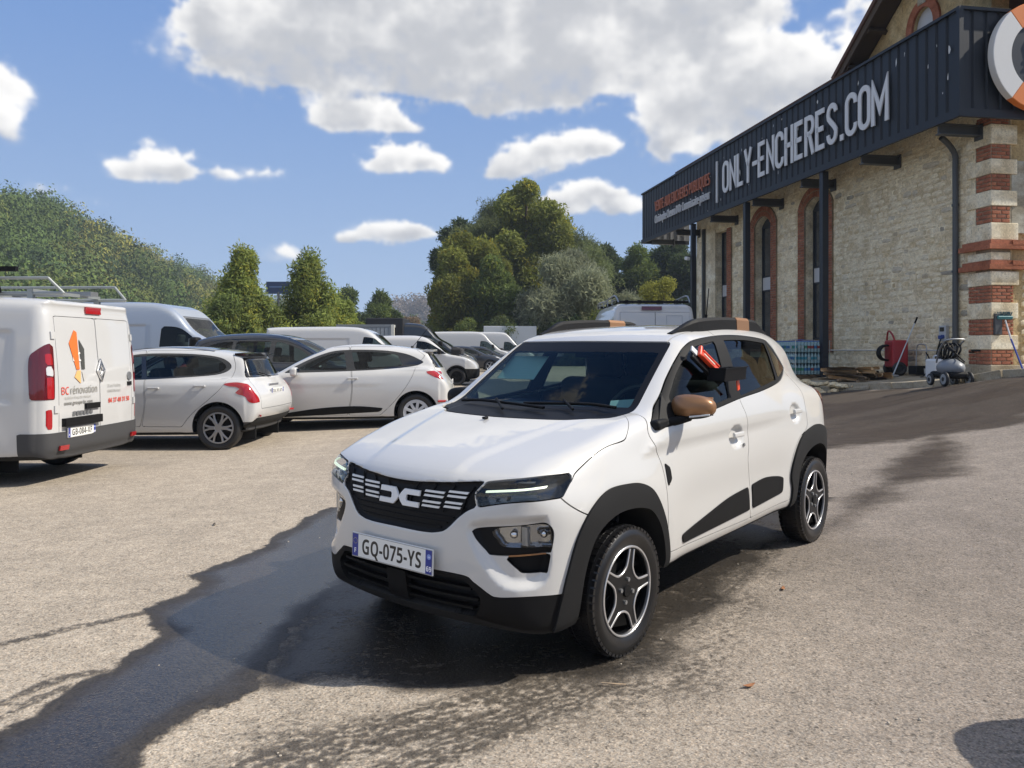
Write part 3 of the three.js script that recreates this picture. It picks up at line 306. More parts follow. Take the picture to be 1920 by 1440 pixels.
  // front face (z = 0): rendered above, rubble below
  part('front_wall', wallUV(box(11.1, 8.0, .40, 5.95, 4.2, -.235)), B.rubble, hall); const fr = []; let yy = .86; const rr = rng(9); const vs = Array.from({ length: 8 }, () => planarUV(stoneGeo(1, 1, 1, rr, .2, .24), .4, (x, y2) => [x, y2])); let cnt = 0; while (yy < 4.7) { const h = .12 + rr() * .12; let x = .70; while (x < 3.2) { const w = .16 + rr() * .3; if (!(yy > 2.96 && yy < 3.45)) { const s = part('stone', vs[cnt++ % 8], [B.rubble, B.stones[2], B.stones[4], B.stones[0]][rr() * 4 | 0], hall); s.applyMatrix4(new THREE.Matrix4().makeBasis(V(w - .02, 0, 0), V(0, h - .02, 0), V(0, 0, .02 + rr() * .03)).setPosition(x + w / 2, yy + h / 2, -.034)); } x += w; } yy += h; }
  part('render_panel', box(2.6, 1.45, .05, 1.75, 4.42, -.012), B.greyRender, hall);
  // quoins: pale blocks and panels of brick by turns; heights read off the photograph
  const Y = (py) => EYE + (CY - py) * 16 / FPX; const q = part('corner_pier', wallUV(box(.44, 5.2, .42, .205, 3.4, -.20)), B.joint, hall);
  const brickPanel = (y0, y1, lw, rw) => { const n = Math.max(3, Math.round((y1 - y0) / .074)), h = (y1 - y0) / n; for (let i = 0; i < n; i++) { for (const [side, wid] of [['l', lw], ['r', rw]]) { let o = 0, first = true; while (o < wid - .02) { const w = Math.min(first ? (i % 2 ? .11 : .22) : .22, wid - o); const g2 = stoneGeo(Math.max(.03, w - .012), h - .013, .016, r, .005, .05); wallUV(g2, 1.3); const s = part('brick', g2, B.bricks[r() * 4 | 0], q); if (side === 'l') s.applyMatrix4(new THREE.Matrix4().makeBasis(V(0, 0, 1), V(0, 1, 0), V(-1, 0, 0)).setPosition(-.014, y0 + (i + .5) * h, -o - w / 2 + .010)); else s.position.set(o + w / 2 - .014, y0 + (i + .5) * h, .009); o += w; first = false; } } } };
  const block = (y0, y1, lw, rw, m = B.white, name = 'quoin_block', pr = .035) => part(name, (() => { const g2 = new RoundedBoxGeometry(rw + pr, y1 - y0 - .012, lw + pr, 1, .012); g2.translate((rw - pr) / 2, (y0 + y1) / 2, -(lw - pr) / 2); return wallUV(clean(g2), .7); })(), m, hall);
  for (const [a, b, lw, rw] of [[232, 270, .66, .56], [297, 326, .66, .56], [356, 386, .66, .56], [417, 450, .66, .58], [472, 488, .62, .40], [508, 535, .62, .60], [567, 598, .62, .58], [628, 656, .62, .58]]) block(Y(b), Y(a), lw, rw);
  for (const [a, b, lw, rw] of [[215, 232, .40, .40], [270, 297, .40, .42], [326, 356, .40, .42], [386, 417, .40, .42], [535, 567, .62, .50], [598, 628, .62, .50], [656, 684, .62, .50]]) brickPanel(Y(b), Y(a), lw, rw);
  block(Y(706), Y(684), .66, .62, B.concrete, 'base_block', .06);
  for (const [a, b] of [[450, 472], [488, 508]]) { const w = part('brick_moulding', wallUV(join([box(.80, .09, .80, .33, Y(a) - .045, -.33), box(.90, .10, .88, .33, Y(a) - .13, -.34), box(3.0, .09, .12, 1.9, Y(a) - .05, .045)])), B.bricks[0], hall); }
  part('gas_box', rbox(.16, .42, .10, .01, .10, 1.86, .03), B.zinc, hall); part('tap', join([box(.03, .03, .22, -.06, 1.33, -.35), box(.10, .025, .03, -.10, 1.30, -.42)]), M.plastic, hall);
}
// sign: navy ribbed fascia standing off the wall, letters and emblem on it
const sign = bThing('roof_sign', 'long dark navy ribbed fascia sign with pale lettering around the hall', 'sign');
{ const y0 = 5.87, y1 = 7.98, x0 = -1.0, z0 = .37, z1 = -18.53, pitch = .30, H = y1 - y0;
  const rib = (len, m) => { const pts = []; const n = Math.round(len / pitch); for (let i = 0; i < n; i++) { const a = i * pitch; pts.push([a, 0], [a + .20, 0], [a + .222, -.035], [a + .278, -.035]); } pts.push([n * pitch, 0]); return pts; };
  const panel = (w) => { const pts = [[0, 0], [.20, 0], [.222, .035], [.278, .035], [.30, 0]], P = [], I = []; for (const [a, d] of pts) P.push(a, 0, -d, a, H - .18, -d); for (let i = 0; i < 4; i++) { const k = i * 2; I.push(k, k + 2, k + 1, k + 1, k + 2, k + 3); } const g = new THREE.BufferGeometry(); g.setAttribute('position', new THREE.BufferAttribute(Float32Array.from(P), 3)); g.setIndex(I); const f = g.toNonIndexed(); f.computeVertexNormals(); return f; };
  const pg = panel(); const nL = Math.floor((z0 - z1) / pitch); for (let i = 0; i < nL; i++) { const p = part('ribbed_panel', pg, i % 3 ? B.navy : B.navy2, sign); p.position.set(x0, y0 + .14, z1 + i * pitch); p.rotation.y = -PI / 2; }
  for (let i = 0; i < 30; i++) { const p = part('ribbed_panel', pg, i % 3 ? B.navy : B.navy2, sign); p.position.set(x0 + i * pitch, y0 + .14, z0); }
  for (let i = 0; i < 7; i++) { const p = part('ribbed_panel', pg, B.under, sign); p.position.set(x0 + .3 + i * pitch, y0 + .14, z1 + .06); p.rotation.y = PI; }
  const L = z0 - z1; part('fascia_edge', join([box(.07, .16, L + .06, x0 - .012, y0 + .07, (z0 + z1) / 2), box(.10, .06, L + .06, x0 + .0, y1 - .02, (z0 + z1) / 2), box(9.2, .16, .07, x0 + 4.56, y0 + .07, z0 + .012), box(9.2, .06, .10, x0 + 4.56, y1 - .02, z0), box(2.1, .16, .07, x0 + 1.05, y0 + .07, z1 - .012), box(.09, H, .09, x0 - .01, (y0 + y1) / 2, z0 + .01)]), B.navy, sign);
  part('back_sheet', join([box(.03, H - .2, L - .2, x0 + .09, (y0 + y1) / 2, (z0 + z1) / 2), box(9, H - .2, .03, x0 + 4.6, (y0 + y1) / 2, z0 - .09)]), B.under, sign);
  part('roof_deck', box(.92, .05, L - .1, x0 + .50, y1 - .35, (z0 + z1) / 2), B.under, sign);
  for (const z of [-.3, -2.9, -5.6, -8.4, -11.5, -14.7, -17.4]) part('bracket', join([box(.92, .03, .16, x0 + .50, y0 + .02, z), box(.92, .20, .03, x0 + .50, y0 - .07, z), box(.92, .025, .16, x0 + .50, y0 - .17, z), box(.03, .32, .24, -.03, y0 - .10, z)]), B.zinc, sign);
  for (const z of [-4.54, -8.87, -13.1]) { const w = bw(-.93, 0, z); const top = y0 + .0, bot = lerp(kerbTop(z), wallTop(z), .53) - .02; part('post', join([box(.16, top - bot, .16, -.93, (top + bot) / 2, z), box(.24, .02, .24, -.93, bot + .03, z)]), B.frame, sign); }
  // lettering: strokes of even width
  const Ltr = { O: [[[...arcPts(.5, 1.5, .36, 0, PI, 10, .36), ...arcPts(.5, .5, .36, PI, 2 * PI, 10, .36)], 1]], C: [[[...arcPts(.5, 1.5, .36, -.15, PI, 12, .36), ...arcPts(.5, .5, .36, PI, 2 * PI + .15, 12, .36)], 0]], N: [[[[.16, .01], [.16, 1.62], [.84, .38], [.84, 1.99]], 0]], L: [[[[.16, 2], [.16, .14], [.84, .14]], 0]], Y: [[[[.10, 2], [.5, 1.0], [.5, 0]], 0], [[[.90, 2], [.5, 1.0]], 0]], E: [[[[.86, 1.86], [.16, 1.86], [.16, .14], [.86, .14]], 0], [[[.16, 1.02], [.76, 1.02]], 0]], H: [[[[.16, 0], [.16, 2]], 0], [[[.84, 0], [.84, 2]], 0], [[[.16, 1.02], [.84, 1.02]], 0]], R: [[[[.16, 0], [.16, 1.86], [.52, 1.86], ...arcPts(.52, 1.46, .34, PI / 2, -PI / 2, 10, .40), [.16, 1.06]], 0], [[[.50, 1.06], [.86, 0]], 0]], S: [[[...arcPts(.5, 1.50, .34, .05, PI * 1.02, 10, .36), [.20, 1.30], [.42, 1.08], [.66, .88], [.84, .66], ...arcPts(.5, .50, .34, 0, -PI * 1.02, 10, .36)], 0]], M: [[[[.10, 0], [.10, 1.70], [.60, .62], [1.10, 1.70], [1.10, 0]], 0]], '.': [[[[.30, .0], [.30, .28]], 0, .28]], '-': [[[[.05, .95], [.65, .95]], 0]] };
  const text = 'ONLY-ENCHERES.COM', zA = -10.33, zB = -1.69, yb = 6.40, h = 1.04; const adv = [...text].map((c) => (c === 'M' ? 1.42 : c === '.' ? .58 : c === '-' ? .72 : 1.06)), tot = adv.reduce((a, b) => a + b, 0) - .1, sx = (zB - zA) / tot; let o = 0;
  [...text].forEach((c, i) => { const gs = Ltr[c].map(([p, closed, w]) => extrude(strokeShape(p.map(([x, y]) => [x * sx, y * h / 2]), w ? w * sx : .128, !!closed), .03)); const g = join(gs); const m = part('letter', g, B.letter, sign); m.position.set(x0 - .045, yb, zA + o * sx); m.rotation.y = -PI / 2; m.scale.z = 1; o += adv[i]; });
  for (const ch of sign.children) if (ch.name === 'letter') { ch.rotation.y = -PI / 2; }
  part('divider_bar', box(.05, 1.36, .075, x0 - .07, 6.88, -10.74), B.letter, sign);
  const font = await new FontLoader().loadAsync('fonts/droid/droid_sans_regular.typeface.json');
  const line = (s, zL, zR, y, hh, mat) => { const g = new TextGeometry(s, { font, size: hh, depth: .04, curveSegments: 3 }); g.computeBoundingBox(); const w = g.boundingBox.max.x - g.boundingBox.min.x; g.translate(-g.boundingBox.min.x, 0, 0); g.scale((zR - zL) / w, 1, 1); const m = part('sign_text', g, mat, sign); m.position.set(x0 - .045, y, zL); m.rotation.y = -PI / 2; m.userData.kind = 'stuff'; };
  line('VENTE AUX ENCHERES PUBLIQUES', -16.76, -11.34, 6.93, .40, B.letterO); line("Christophe Cheveu D'Or Commissaire-priseur", -16.76, -11.34, 6.45, .30, B.letter);
  { const r = rng(66), ch = []; for (let i = 0; i < 46; i++) { const z = -17 + Math.pow(r(), .6) * 17.3, y = y0 + .2 + r() * 1.7, s = .012 + r() * r() * .045; const g = extrude(poly(Array.from({ length: 6 }, (_, k) => { const a = k / 6 * 2 * PI, q = s * (.5 + r()); return [q * Math.cos(a) * .6, q * Math.sin(a) * (1 + r() * 1.6)]; })), .002); g.rotateY(-PI / 2); g.translate(x0 - .036, y, z); ch.push(g); } part('paint_chip', join(ch), std(.55, .56, .56, .7), sign).userData.kind = 'stuff'; }
  // round emblem on the front face
  const cx = .56, cy = 7.03, em = part('emblem_disc', place(new THREE.CylinderGeometry(.70, .70, .10, 48), cx, cy, z0 + .17, PI / 2), std(.022, .026, .034, .4), sign); const seg = (a0, a1) => { const s = extrude(poly([...arcPts(0, 0, 1.06, a0, a1, 24), ...arcPts(0, 0, .66, a1, a0, 24)]), .14, .01); s.translate(cx, cy, z0 + .12); return s; };
  part('emblem_ring', seg(PI * .72, PI * 1.29), std(.66, .66, .65, .4), sign); part('emblem_ring', seg(PI * -.71, PI * .72), std(.68, .20, .045, .45), sign); part('emblem_mount', join([box(.1, .1, .14, cx - .4, cy + .3, z0 + .06), box(.1, .1, .14, cx + .4, cy - .3, z0 + .06), box(.1, .1, .14, cx - .4, cy - .3, z0 + .06)]), B.zinc, sign);
  const gv = extrude(poly([[-.20, .0], [-.25, .20], [-.13, .40], [.02, .46], [.12, .30], [.08, .06], [-.02, -.06]]), .03); gv.translate(cx - .05, cy + .06, z0 + .222); part('emblem_figure', gv, std(.42, .47, .50, .4), sign); part('emblem_figure', join([box(.62, .05, .03, cx, cy - .12, z0 + .237, 0, 0, -.28), box(.62, .05, .03, cx, cy - .17, z0 + .237, 0, 0, .10), box(.56, .13, .03, cx + .05, cy - .34, z0 + .237)]), std(.66, .67, .68, .4), sign);
}
// raised footway with its kerb
{ const zs = []; for (let z = -15; z <= 9; z += .4) zs.push(z); const P = [], U = [], I = []; const rows = [-2.02, -2.0, -1.7, -1.2, -.6, -.02, .4, 2, 5, 9]; for (const z of zs) rows.forEach((x, k) => { const kt = kerbTop(z), wt = wallTop(z); let y = k === 0 ? kerbRoad(z) - .25 : lerp(kt, wt, clamp((x + 2) / 2, 0, 1)); const jag = k < 2 ? (fbm(z * 3, 2, 3) - .5) * .05 : 0; const w = bw(x + jag, y + (k > 0 ? (fbm(x * 2, z * 2, 3) - .5) * .03 : 0), z); P.push(...w); U.push(x * .6, z * .6); }); const n = rows.length; for (let j = 0; j < zs.length - 1; j++) for (let i = 0; i < n - 1; i++) { const a = j * n + i; I.push(a, a + n, a + 1, a + 1, a + n, a + n + 1); }
  const g = new THREE.BufferGeometry(); g.setAttribute('position', new THREE.BufferAttribute(Float32Array.from(P), 3)); g.setAttribute('uv', new THREE.BufferAttribute(Float32Array.from(U), 2)); g.setIndex(I); const f = g.toNonIndexed(); f.computeVertexNormals(); const m = B.concrete.clone(); m.side = THREE.DoubleSide; struct('footway', f, m);
  const r = rng(21); for (let z = -6.2, i = 0; z < 5; i++) { const l = .5 + r() * .5, broken = z < -1.4 && z > -4.2; const kt = kerbTop(z + l / 2) + .015 - (broken ? .05 + r() * .08 : r() * .012); const hgt = .30; const w = bw(-2.06 + (r() - .5) * (broken ? .10 : .015), kt - hgt / 2, z + l / 2); const g2 = new RoundedBoxGeometry(.16, hgt, l - .02, 1, broken ? .035 : .02); wallUV(g2, .9); const k = struct('kerb_stone', clean(g2), B.concrete); k.position.set(...w); k.rotation.set((r() - .5) * (broken ? .14 : .012) - Math.atan((kerbTop(z + l) - kerbTop(z)) / l), BT + (r() - .5) * (broken ? .2 : .01), 0, 'YXZ'); z += l; } }
// ---------------------------------------------------------------- trees, the wooded hill
const leafMat = (r, g, b, tr = .45) => new THREE.MeshPhysicalMaterial({ color: new THREE.Color().setRGB(r, g, b), roughness: .95, transmission: tr, thickness: 0, side: THREE.DoubleSide, specularIntensity: .35 });
function clumpGeo(r, n, leaf, rad, aspect = 1.6) { const P = [], N = [], I = []; for (let i = 0; i < n; i++) { const u = r() * 2 - 1, a = r() * 6.283, q = Math.cbrt(r()) * rad, s = Math.sqrt(1 - u * u), c = V(s * Math.cos(a) * q, u * q * .8, s * Math.sin(a) * q), nn = V((r() - .5) * 1.5, .55, (r() - .5) * 1.5).normalize(), d = V(r() - .5, r() - .5, r() - .5).cross(nn).normalize(), e = nn.clone().cross(d).normalize(), l = leaf * (.6 + r() * .8), w = l / aspect, b = P.length / 3, n1 = d.clone().cross(e).normalize(), bend = n1.clone().multiplyScalar(l * .18);
    const A = c.clone().addScaledVector(d, -l), B = c.clone().addScaledVector(e, w * .5).add(bend), C = c.clone().addScaledVector(d, l), D = c.clone().addScaledVector(e, -w * .5).add(bend); for (const p of [A, B, C, D]) { P.push(p.x, p.y, p.z); N.push(n1.x, n1.y, n1.z); } I.push(b, b + 1, b + 2, b, b + 2, b + 3); }
  const g = new THREE.BufferGeometry(); g.setAttribute('position', new THREE.BufferAttribute(Float32Array.from(P), 3)); g.setAttribute('normal', new THREE.BufferAttribute(Float32Array.from(N), 3)); g.setIndex(I); g.computeVertexNormals(); return g; }
const barkM = std(.11, .085, .06, .95);
const clumps = (() => { const r = rng(90); return { fine: clumpGeo(r, 13, .10, .36), mid: clumpGeo(r, 13, .17, .58), long: clumpGeo(r, 16, .22, .55, 3.8), big: clumpGeo(r, 12, .27, .85) }; })();
function tree(name, label, x, z, h, w, o) { // h height, w width; o: colours, shape, clump
  const r = rng(o.seed), t = thing(name, label, 'tree', [x, o.base ?? groundH(x, z) - .05, z], 0, o.group); const base = o.bare ?? .16;
  const lean = (r() - .5) * .05 * h; const tr = [tube([[0, 0, 0], [lean * .3, h * .3, 0], [lean * .7, h * .6, lean * .2], [lean, h * .86, 0]], h * .016 + .05, 8, 10)];
  { const p = tr[0].attributes.position; for (let i = 0; i < p.count; i++) { const k = 1 - .75 * clamp(p.getY(i) / h, 0, 1), cx = lean * p.getY(i) / h; p.setX(i, cx + (p.getX(i) - cx) * k); p.setZ(i, p.getZ(i) * k); } }
  const lobes = []; const nl = Math.round((o.lobes ?? 26) * (o.squash > 2 ? 1 : .62)); for (let i = 0; i < nl; i++) { const v = Math.pow((i + r()) / nl, o.vp ?? .9), y = h * (base + (1 - base) * v * .94), env = o.env(v) * w / 2, a = r() * 6.283, q = (o.squash > 2 ? Math.sqrt(r()) * .8 : .30 + .75 * Math.sqrt(r())) * (.72 + .42 * r()); const s = (o.lobe ?? .22) * w * (.45 + .85 * r() * r() + .15) * (.5 + .5 * Math.min(1, env / (w * .3))); lobes.push([lean * v + Math.cos(a) * env * q, y, Math.sin(a) * env * q, s, s * (o.squash ?? .85), .72 + r() * .5]); if (i % 2 && v > .1) tr.push(bar([lean * v * .6, y - Math.min(h * .12, s), 0], [lean * v + Math.cos(a) * env * q * .9, y, Math.sin(a) * env * q * .9], .05 + .012 * w * (1 - v), 5)); }
  part('trunk', join(tr), barkM, t);
  const n = Math.round(o.n * .78), im = new THREE.InstancedMesh(clumps[o.clump ?? 'mid'], o.mat, n), m4 = new THREE.Matrix4(), q4 = new THREE.Quaternion(), qy = new THREE.Quaternion(), col = new THREE.Color(), wsum = lobes.reduce((a, l) => a + l[3] * l[3], 0); im.name = 'crown'; im.userData.kind = 'stuff';
  for (let i = 0; i < n; i++) { let k = r() * wsum, L = lobes[0]; for (const l of lobes) { k -= l[3] * l[3]; if (k <= 0) { L = l; break; } } const u = r() * 2 - 1, a = r() * 6.283, s = Math.sqrt(1 - u * u), d = .5 + .55 * Math.pow(r(), .7) + (r() < .16 ? .5 * r() : 0); const p = V(L[0] + s * Math.cos(a) * L[3] * d, Math.max(h * .03, L[1] + u * L[4] * d - (o.droop ?? 0) * L[3] * d * r()), L[2] + s * Math.sin(a) * L[3] * d);
    if (o.droop) q4.setFromEuler(new THREE.Euler((r() - .5) * .7, r() * 6.28, (r() - .5) * .7)); else q4.setFromUnitVectors(V(0, 1, 0), V(s * Math.cos(a) + (r() - .5) * .5, u * .8 + .45, s * Math.sin(a) + (r() - .5) * .5).normalize()).multiply(qy.setFromAxisAngle(V(0, 1, 0), r() * 6.28)); const sc = (o.cs ?? 1) * (.65 + r() * .7); im.setMatrixAt(i, m4.compose(p, q4, V(sc, sc * (o.droop ? 1.5 : 1), sc))); const t1 = L[5] * (.8 + .4 * r()), y2 = o.yellow ?? .0; const yy = r() < y2 ? 1 : 0; im.setColorAt(i, col.setRGB(t1 * (1 + .55 * yy), t1 * (1 + .25 * yy), t1 * (1 - .2 * yy))); }
  im.castShadow = im.receiveShadow = true; t.add(im); return t; }
const env = { round: (v) => Math.sqrt(Math.max(.02, 1 - Math.pow(2 * v - .86, 2))) * (v > .96 ? .6 : 1), flame: (v) => (v < .35 ? .62 + .38 * sstep(0, .3, v) : lerp(1, .13, Math.pow((v - .35) / .65, .55))), cone: (v) => 1.05 * Math.pow(1 - v, .9) * (.45 + .55 * sstep(0, .25, v)) * (.8 + .35 * vnoise(v * 7, 3)) + .05, wide: (v) => Math.pow(Math.max(0, 1 - v * v * .92), .6) * (.72 + .28 * sstep(0, .3, v)), col: (v) => .9 * Math.sqrt(Math.max(.03, 1 - Math.pow(2 * v - .8, 2))) + .05 };
{ const LM = { yg: leafMat(.19, .21, .04), willow: leafMat(.18, .215, .09), pop: leafMat(.21, .235, .05), dark: leafMat(.065, .095, .034), silver: leafMat(.28, .30, .19), mid: leafMat(.13, .175, .045), deep: leafMat(.095, .135, .048), lime: leafMat(.24, .24, .04, .4), birch: leafMat(.22, .27, .06, .5), brown: leafMat(.24, .18, .12) };
  const X = (px, D) => (px - CX) / FPX * D, Hh = (py, D) => EYE + (CY - py) / FPX * D, Wd = (w, D) => w / FPX * D * 1.16;
  const T = (name, label, px, top, w, D0, o) => { const D = px > 790 ? D0 * 1.24 : D0; return tree(name, label, X(px, D), -D, Hh(top, D) - .05, Wd(w, D), o); };
  [[1122, 520, 130, 84], [1205, 515, 140, 84], [1290, 520, 130, 84]].forEach(([px, top, w, D], i) => T('dark_tree', ['low dark tree filling the gap behind the silvery willow', 'low dark tree under the middle of the dark tree row', 'low dark tree beside the foot of the far sign post'][i], px, top, w, D, { seed: 80 + i, mat: LM.dark, env: env.wide, n: 3200, clump: 'big', lobes: 26, bare: 0, cs: .8 }));
  T('willow', 'grey green willow in front of the foot of the tallest one', 1000, 478, 130, 62, { seed: 84, mat: LM.willow, env: env.wide, n: 6500, clump: 'long', lobes: 34, bare: .02, droop: .45 });
  T('broad_tree', 'yellowish green broad tree at the left edge of the big tree group', 872, 440, 142, 58, { seed: 1, mat: LM.yg, env: env.wide, n: 7500, clump: 'mid', lobes: 34, bare: .05, lobe: .20, yellow: .15 });
  T('green_tree', 'bright green narrow tree in front of the tall grey green willow', 915, 478, 78, 55, { seed: 2, mat: LM.mid, env: env.col, n: 3800, clump: 'mid', lobes: 22, bare: .03, lobe: .26, yellow: .12 });
  T('dark_tree', 'dark blue green tree peeping out over the yellowish broad tree', 862, 403, 80, 72, { seed: 3, mat: LM.dark, env: env.round, n: 3600, clump: 'big', lobes: 18, bare: .3, cs: .8 });
  T('tall_willow', 'tallest grey green willow in the middle of the tree group', 955, 372, 205, 66, { seed: 4, mat: LM.willow, env: env.wide, n: 14000, clump: 'long', lobes: 50, bare: .03, lobe: .15, droop: .5, squash: 1.0 });
  T('poplar', 'light green poplar top rising above the grey green willow', 984, 336, 132, 62, { seed: 5, mat: LM.pop, env: env.col, n: 5200, clump: 'mid', lobes: 30, bare: .35, lobe: .20, cs: 1.1, yellow: .1 });
  T('willow', 'grey green willow sloping down on the right of the tallest one', 1045, 430, 160, 68, { seed: 6, mat: LM.willow, env: env.wide, n: 6500, clump: 'long', lobes: 34, bare: .03, droop: .45 });
  T('silver_willow', 'pale silvery round willow above the white rack van', 1078, 472, 165, 54, { seed: 7, mat: LM.silver, env: env.round, n: 8500, clump: 'long', lobes: 40, bare: .02, lobe: .17, droop: .2 });
  T('small_poplar', 'slim light green poplar beside the right shoulder of the tallest willow', 1028, 385, 36, 77, { seed: 8, mat: LM.pop, env: env.col, n: 1200, clump: 'mid', lobes: 12, bare: .4 });
  [[1138, 448, 96, 82, 'dark tree with a pointed top just right of the silvery willow'], [1192, 462, 100, 78, 'dark olive tree between the pointed dark tree and the hall'], [1252, 440, 110, 84, 'dark tree partly hidden by the far end of the sign'], [1300, 470, 100, 76, 'dark tree right behind the far post of the sign'], [1110, 452, 70, 86, 'grey green tree top behind the silvery willow']].forEach(([px, top, w, D, l], i) => T('dark_tree', l, px, top, w, D, { seed: 20 + i, mat: i === 4 ? LM.willow : i === 1 ? LM.mid : LM.dark, env: i === 0 ? env.cone : env.wide, n: 4600, clump: 'big', lobes: 26, bare: .04, cs: .75, yellow: .06 }));
  T('lime_bush', 'yellow green bush in front of the dark trees by the hall', 1242, 522, 84, 48, { seed: 30, mat: LM.lime, env: env.wide, n: 2600, clump: 'fine', lobes: 18, bare: .02, lobe: .24 });
  T('young_poplar', 'bright green young poplar, larger and left of its pair', 458, 464, 205, 44, { seed: 31, mat: LM.birch, env: env.flame, n: 5200, clump: 'fine', lobes: 70, bare: .02, lobe: .085, squash: 2.2, yellow: .15, vp: 1.15, cs: 1.1 });
  T('young_poplar', 'bright green young poplar, slimmer and right of its pair', 582, 468, 190, 46, { seed: 32, mat: LM.birch, env: env.flame, n: 4200, clump: 'fine', lobes: 60, bare: .02, lobe: .085, squash: 2.4, yellow: .15, vp: 1.25, cs: 1.1 });
  T('young_poplar', 'short green sapling at the right foot of the slimmer poplar', 630, 548, 90, 47, { seed: 33, mat: LM.birch, env: env.wide, n: 2600, clump: 'fine', lobes: 22, bare: .02, lobe: .2 });
  T('shrub', 'leafy shrub under the larger young poplar', 410, 556, 100, 42, { seed: 34, mat: LM.mid, env: env.wide, n: 2600, clump: 'fine', lobes: 20, bare: .0, lobe: .22, yellow: .1 });
  [[655, 545, 62, 92, 'round dark green tree right of the young poplars'], [702, 543, 66, 96, 'taller round green tree in the distant row'], [734, 578, 44, 98, 'low olive tree at the right end of the distant row'], [628, 566, 50, 100, 'small dark tree at the left of the distant row']].forEach(([px, top, w, D, l], i) => T('round_tree', l, px, top, w, D, { seed: 40 + i, mat: i === 1 ? LM.mid : LM.deep, env: env.wide, n: 2200, clump: 'big', lobes: 18, bare: .02, cs: .7, yellow: .1 }));
  T('bush', 'brownish round bush far off before the pale slope', 765, 588, 40, 120, { seed: 50, mat: LM.brown, env: env.wide, n: 1300, clump: 'big', lobes: 12, bare: .0, cs: .7 }); T('bush', 'dull green bush at the left foot of the big tree group', 822, 590, 52, 62, { seed: 51, mat: LM.mid, env: env.wide, n: 1500, clump: 'mid', lobes: 14, bare: .0, yellow: .15 });
  [[880, 602, 90, 52], [945, 606, 90, 51], [1010, 600, 110, 52], [1065, 596, 90, 50], [1140, 590, 110, 50]].forEach(([px, top, w, D], i) => T('shrub', ['low shrub at the foot of the yellowish broad tree', 'low shrub between the broad tree and the willow', 'low shrub above the white box truck', 'low shrub under the silvery willow', 'low shrub right behind the rack van'][i], px, top, w, D, { seed: 60 + i, mat: i % 2 ? LM.deep : LM.mid, env: env.wide, n: 1800, clump: 'fine', lobes: 16, bare: 0, lobe: .22, yellow: .2 }));
  // the hill: a long ridge that falls away to the right
  const ridge = table([[-1400, 330], [-700, 322], [-300, 330], [0, 352], [60, 364], [120, 388], [180, 412], [240, 442], [300, 470], [360, 496], [420, 520], [500, 545], [600, 566], [700, 590], [760, 605], [840, 625], [900, 648]]), dist = (px) => lerp(210, 430, sstep(-200, 760, px)); const base = .0, pxs = []; for (let p = -1400; p <= 900; p += 20) pxs.push(p);
  const ts = [.46, .5, .55, .6, .66, .72, .78, .84, .9, .95, 1, 1.06, 1.15, 1.3, 1.5]; const hill = (px, t) => { const D = dist(px), top = Math.max(.5, EYE + (CY - ridge(px)) / FPX * D - 10.5), k = t < 1 ? Math.pow(sstep(.42, 1.02, t), 1.05) : 1 - sstep(1, 1.55, t) * .9; return base + top * k + (fbm(px * .02, t * 9, 3) - .5) * 5 * k; };
  const P = [], I = []; for (const t of ts) for (const px of pxs) { const D = dist(px) * t; P.push((px - CX) / FPX * D, hill(px, t), -D); } const n = pxs.length; for (let j = 0; j < ts.length - 1; j++) for (let i = 0; i < n - 1; i++) { const a = j * n + i; I.push(a, a + 1, a + n, a + 1, a + n + 1, a + n); } const g = new THREE.BufferGeometry(); g.setAttribute('position', new THREE.BufferAttribute(Float32Array.from(P), 3)); g.setIndex(I); g.computeVertexNormals(); struct('hill', g, std(.045, .05, .02, .95));
  const r = rng(71), crown = (k) => { const lob = Array.from({ length: 9 }, () => [(r() - .5) * 1.3, r() * 1.3, (r() - .5) * 1.3, .45 + r() * .35]); const list = []; for (let i = 0; i < 900; i++) { const L = lob[r() * 9 | 0], u = r() * 1.7 - .7, a = r() * 6.283, s = Math.sqrt(Math.max(0, 1 - u * u)), d = L[3] * (.70 + .42 * r()), w = .035 + r() * .05; const q = new THREE.PlaneGeometry(w * 1.5, w); q.rotateZ(r() * 6.28); q.applyQuaternion(new THREE.Quaternion().setFromUnitVectors(V(0, 0, 1), V(s * Math.cos(a) + (r() - .5) * .9, u + .2 + (r() - .5) * .9, s * Math.sin(a) + (r() - .5) * .9).normalize())); q.translate(L[0] + s * Math.cos(a) * d, L[1] + u * d * .9, L[2] + s * Math.sin(a) * d); list.push(q); } return mergeGeometries(list); };
  const wood = new THREE.Group(); wood.name = 'wood'; tag(wood, 'mixed green and yellowing wood covering the hill', 'wood', null, 'stuff'); scene.add(wood); const cols = [[.085, .13, .034], [.115, .16, .038], [.16, .185, .042], [.055, .09, .03], [.235, .225, .05], [.10, .135, .04]]; const mt = leafMat(1, 1, 1, .2); mt.color.setRGB(1, 1, 1);
  const spots = []; for (let i = 0; i < 3600; i++) { const px = -1200 + r() * 2060, t = .47 + Math.pow(r(), .8) * .60; spots.push([px, t]); } const K = 5, per = Array.from({ length: K }, () => []); spots.forEach((s, i) => per[i % K].push(s));
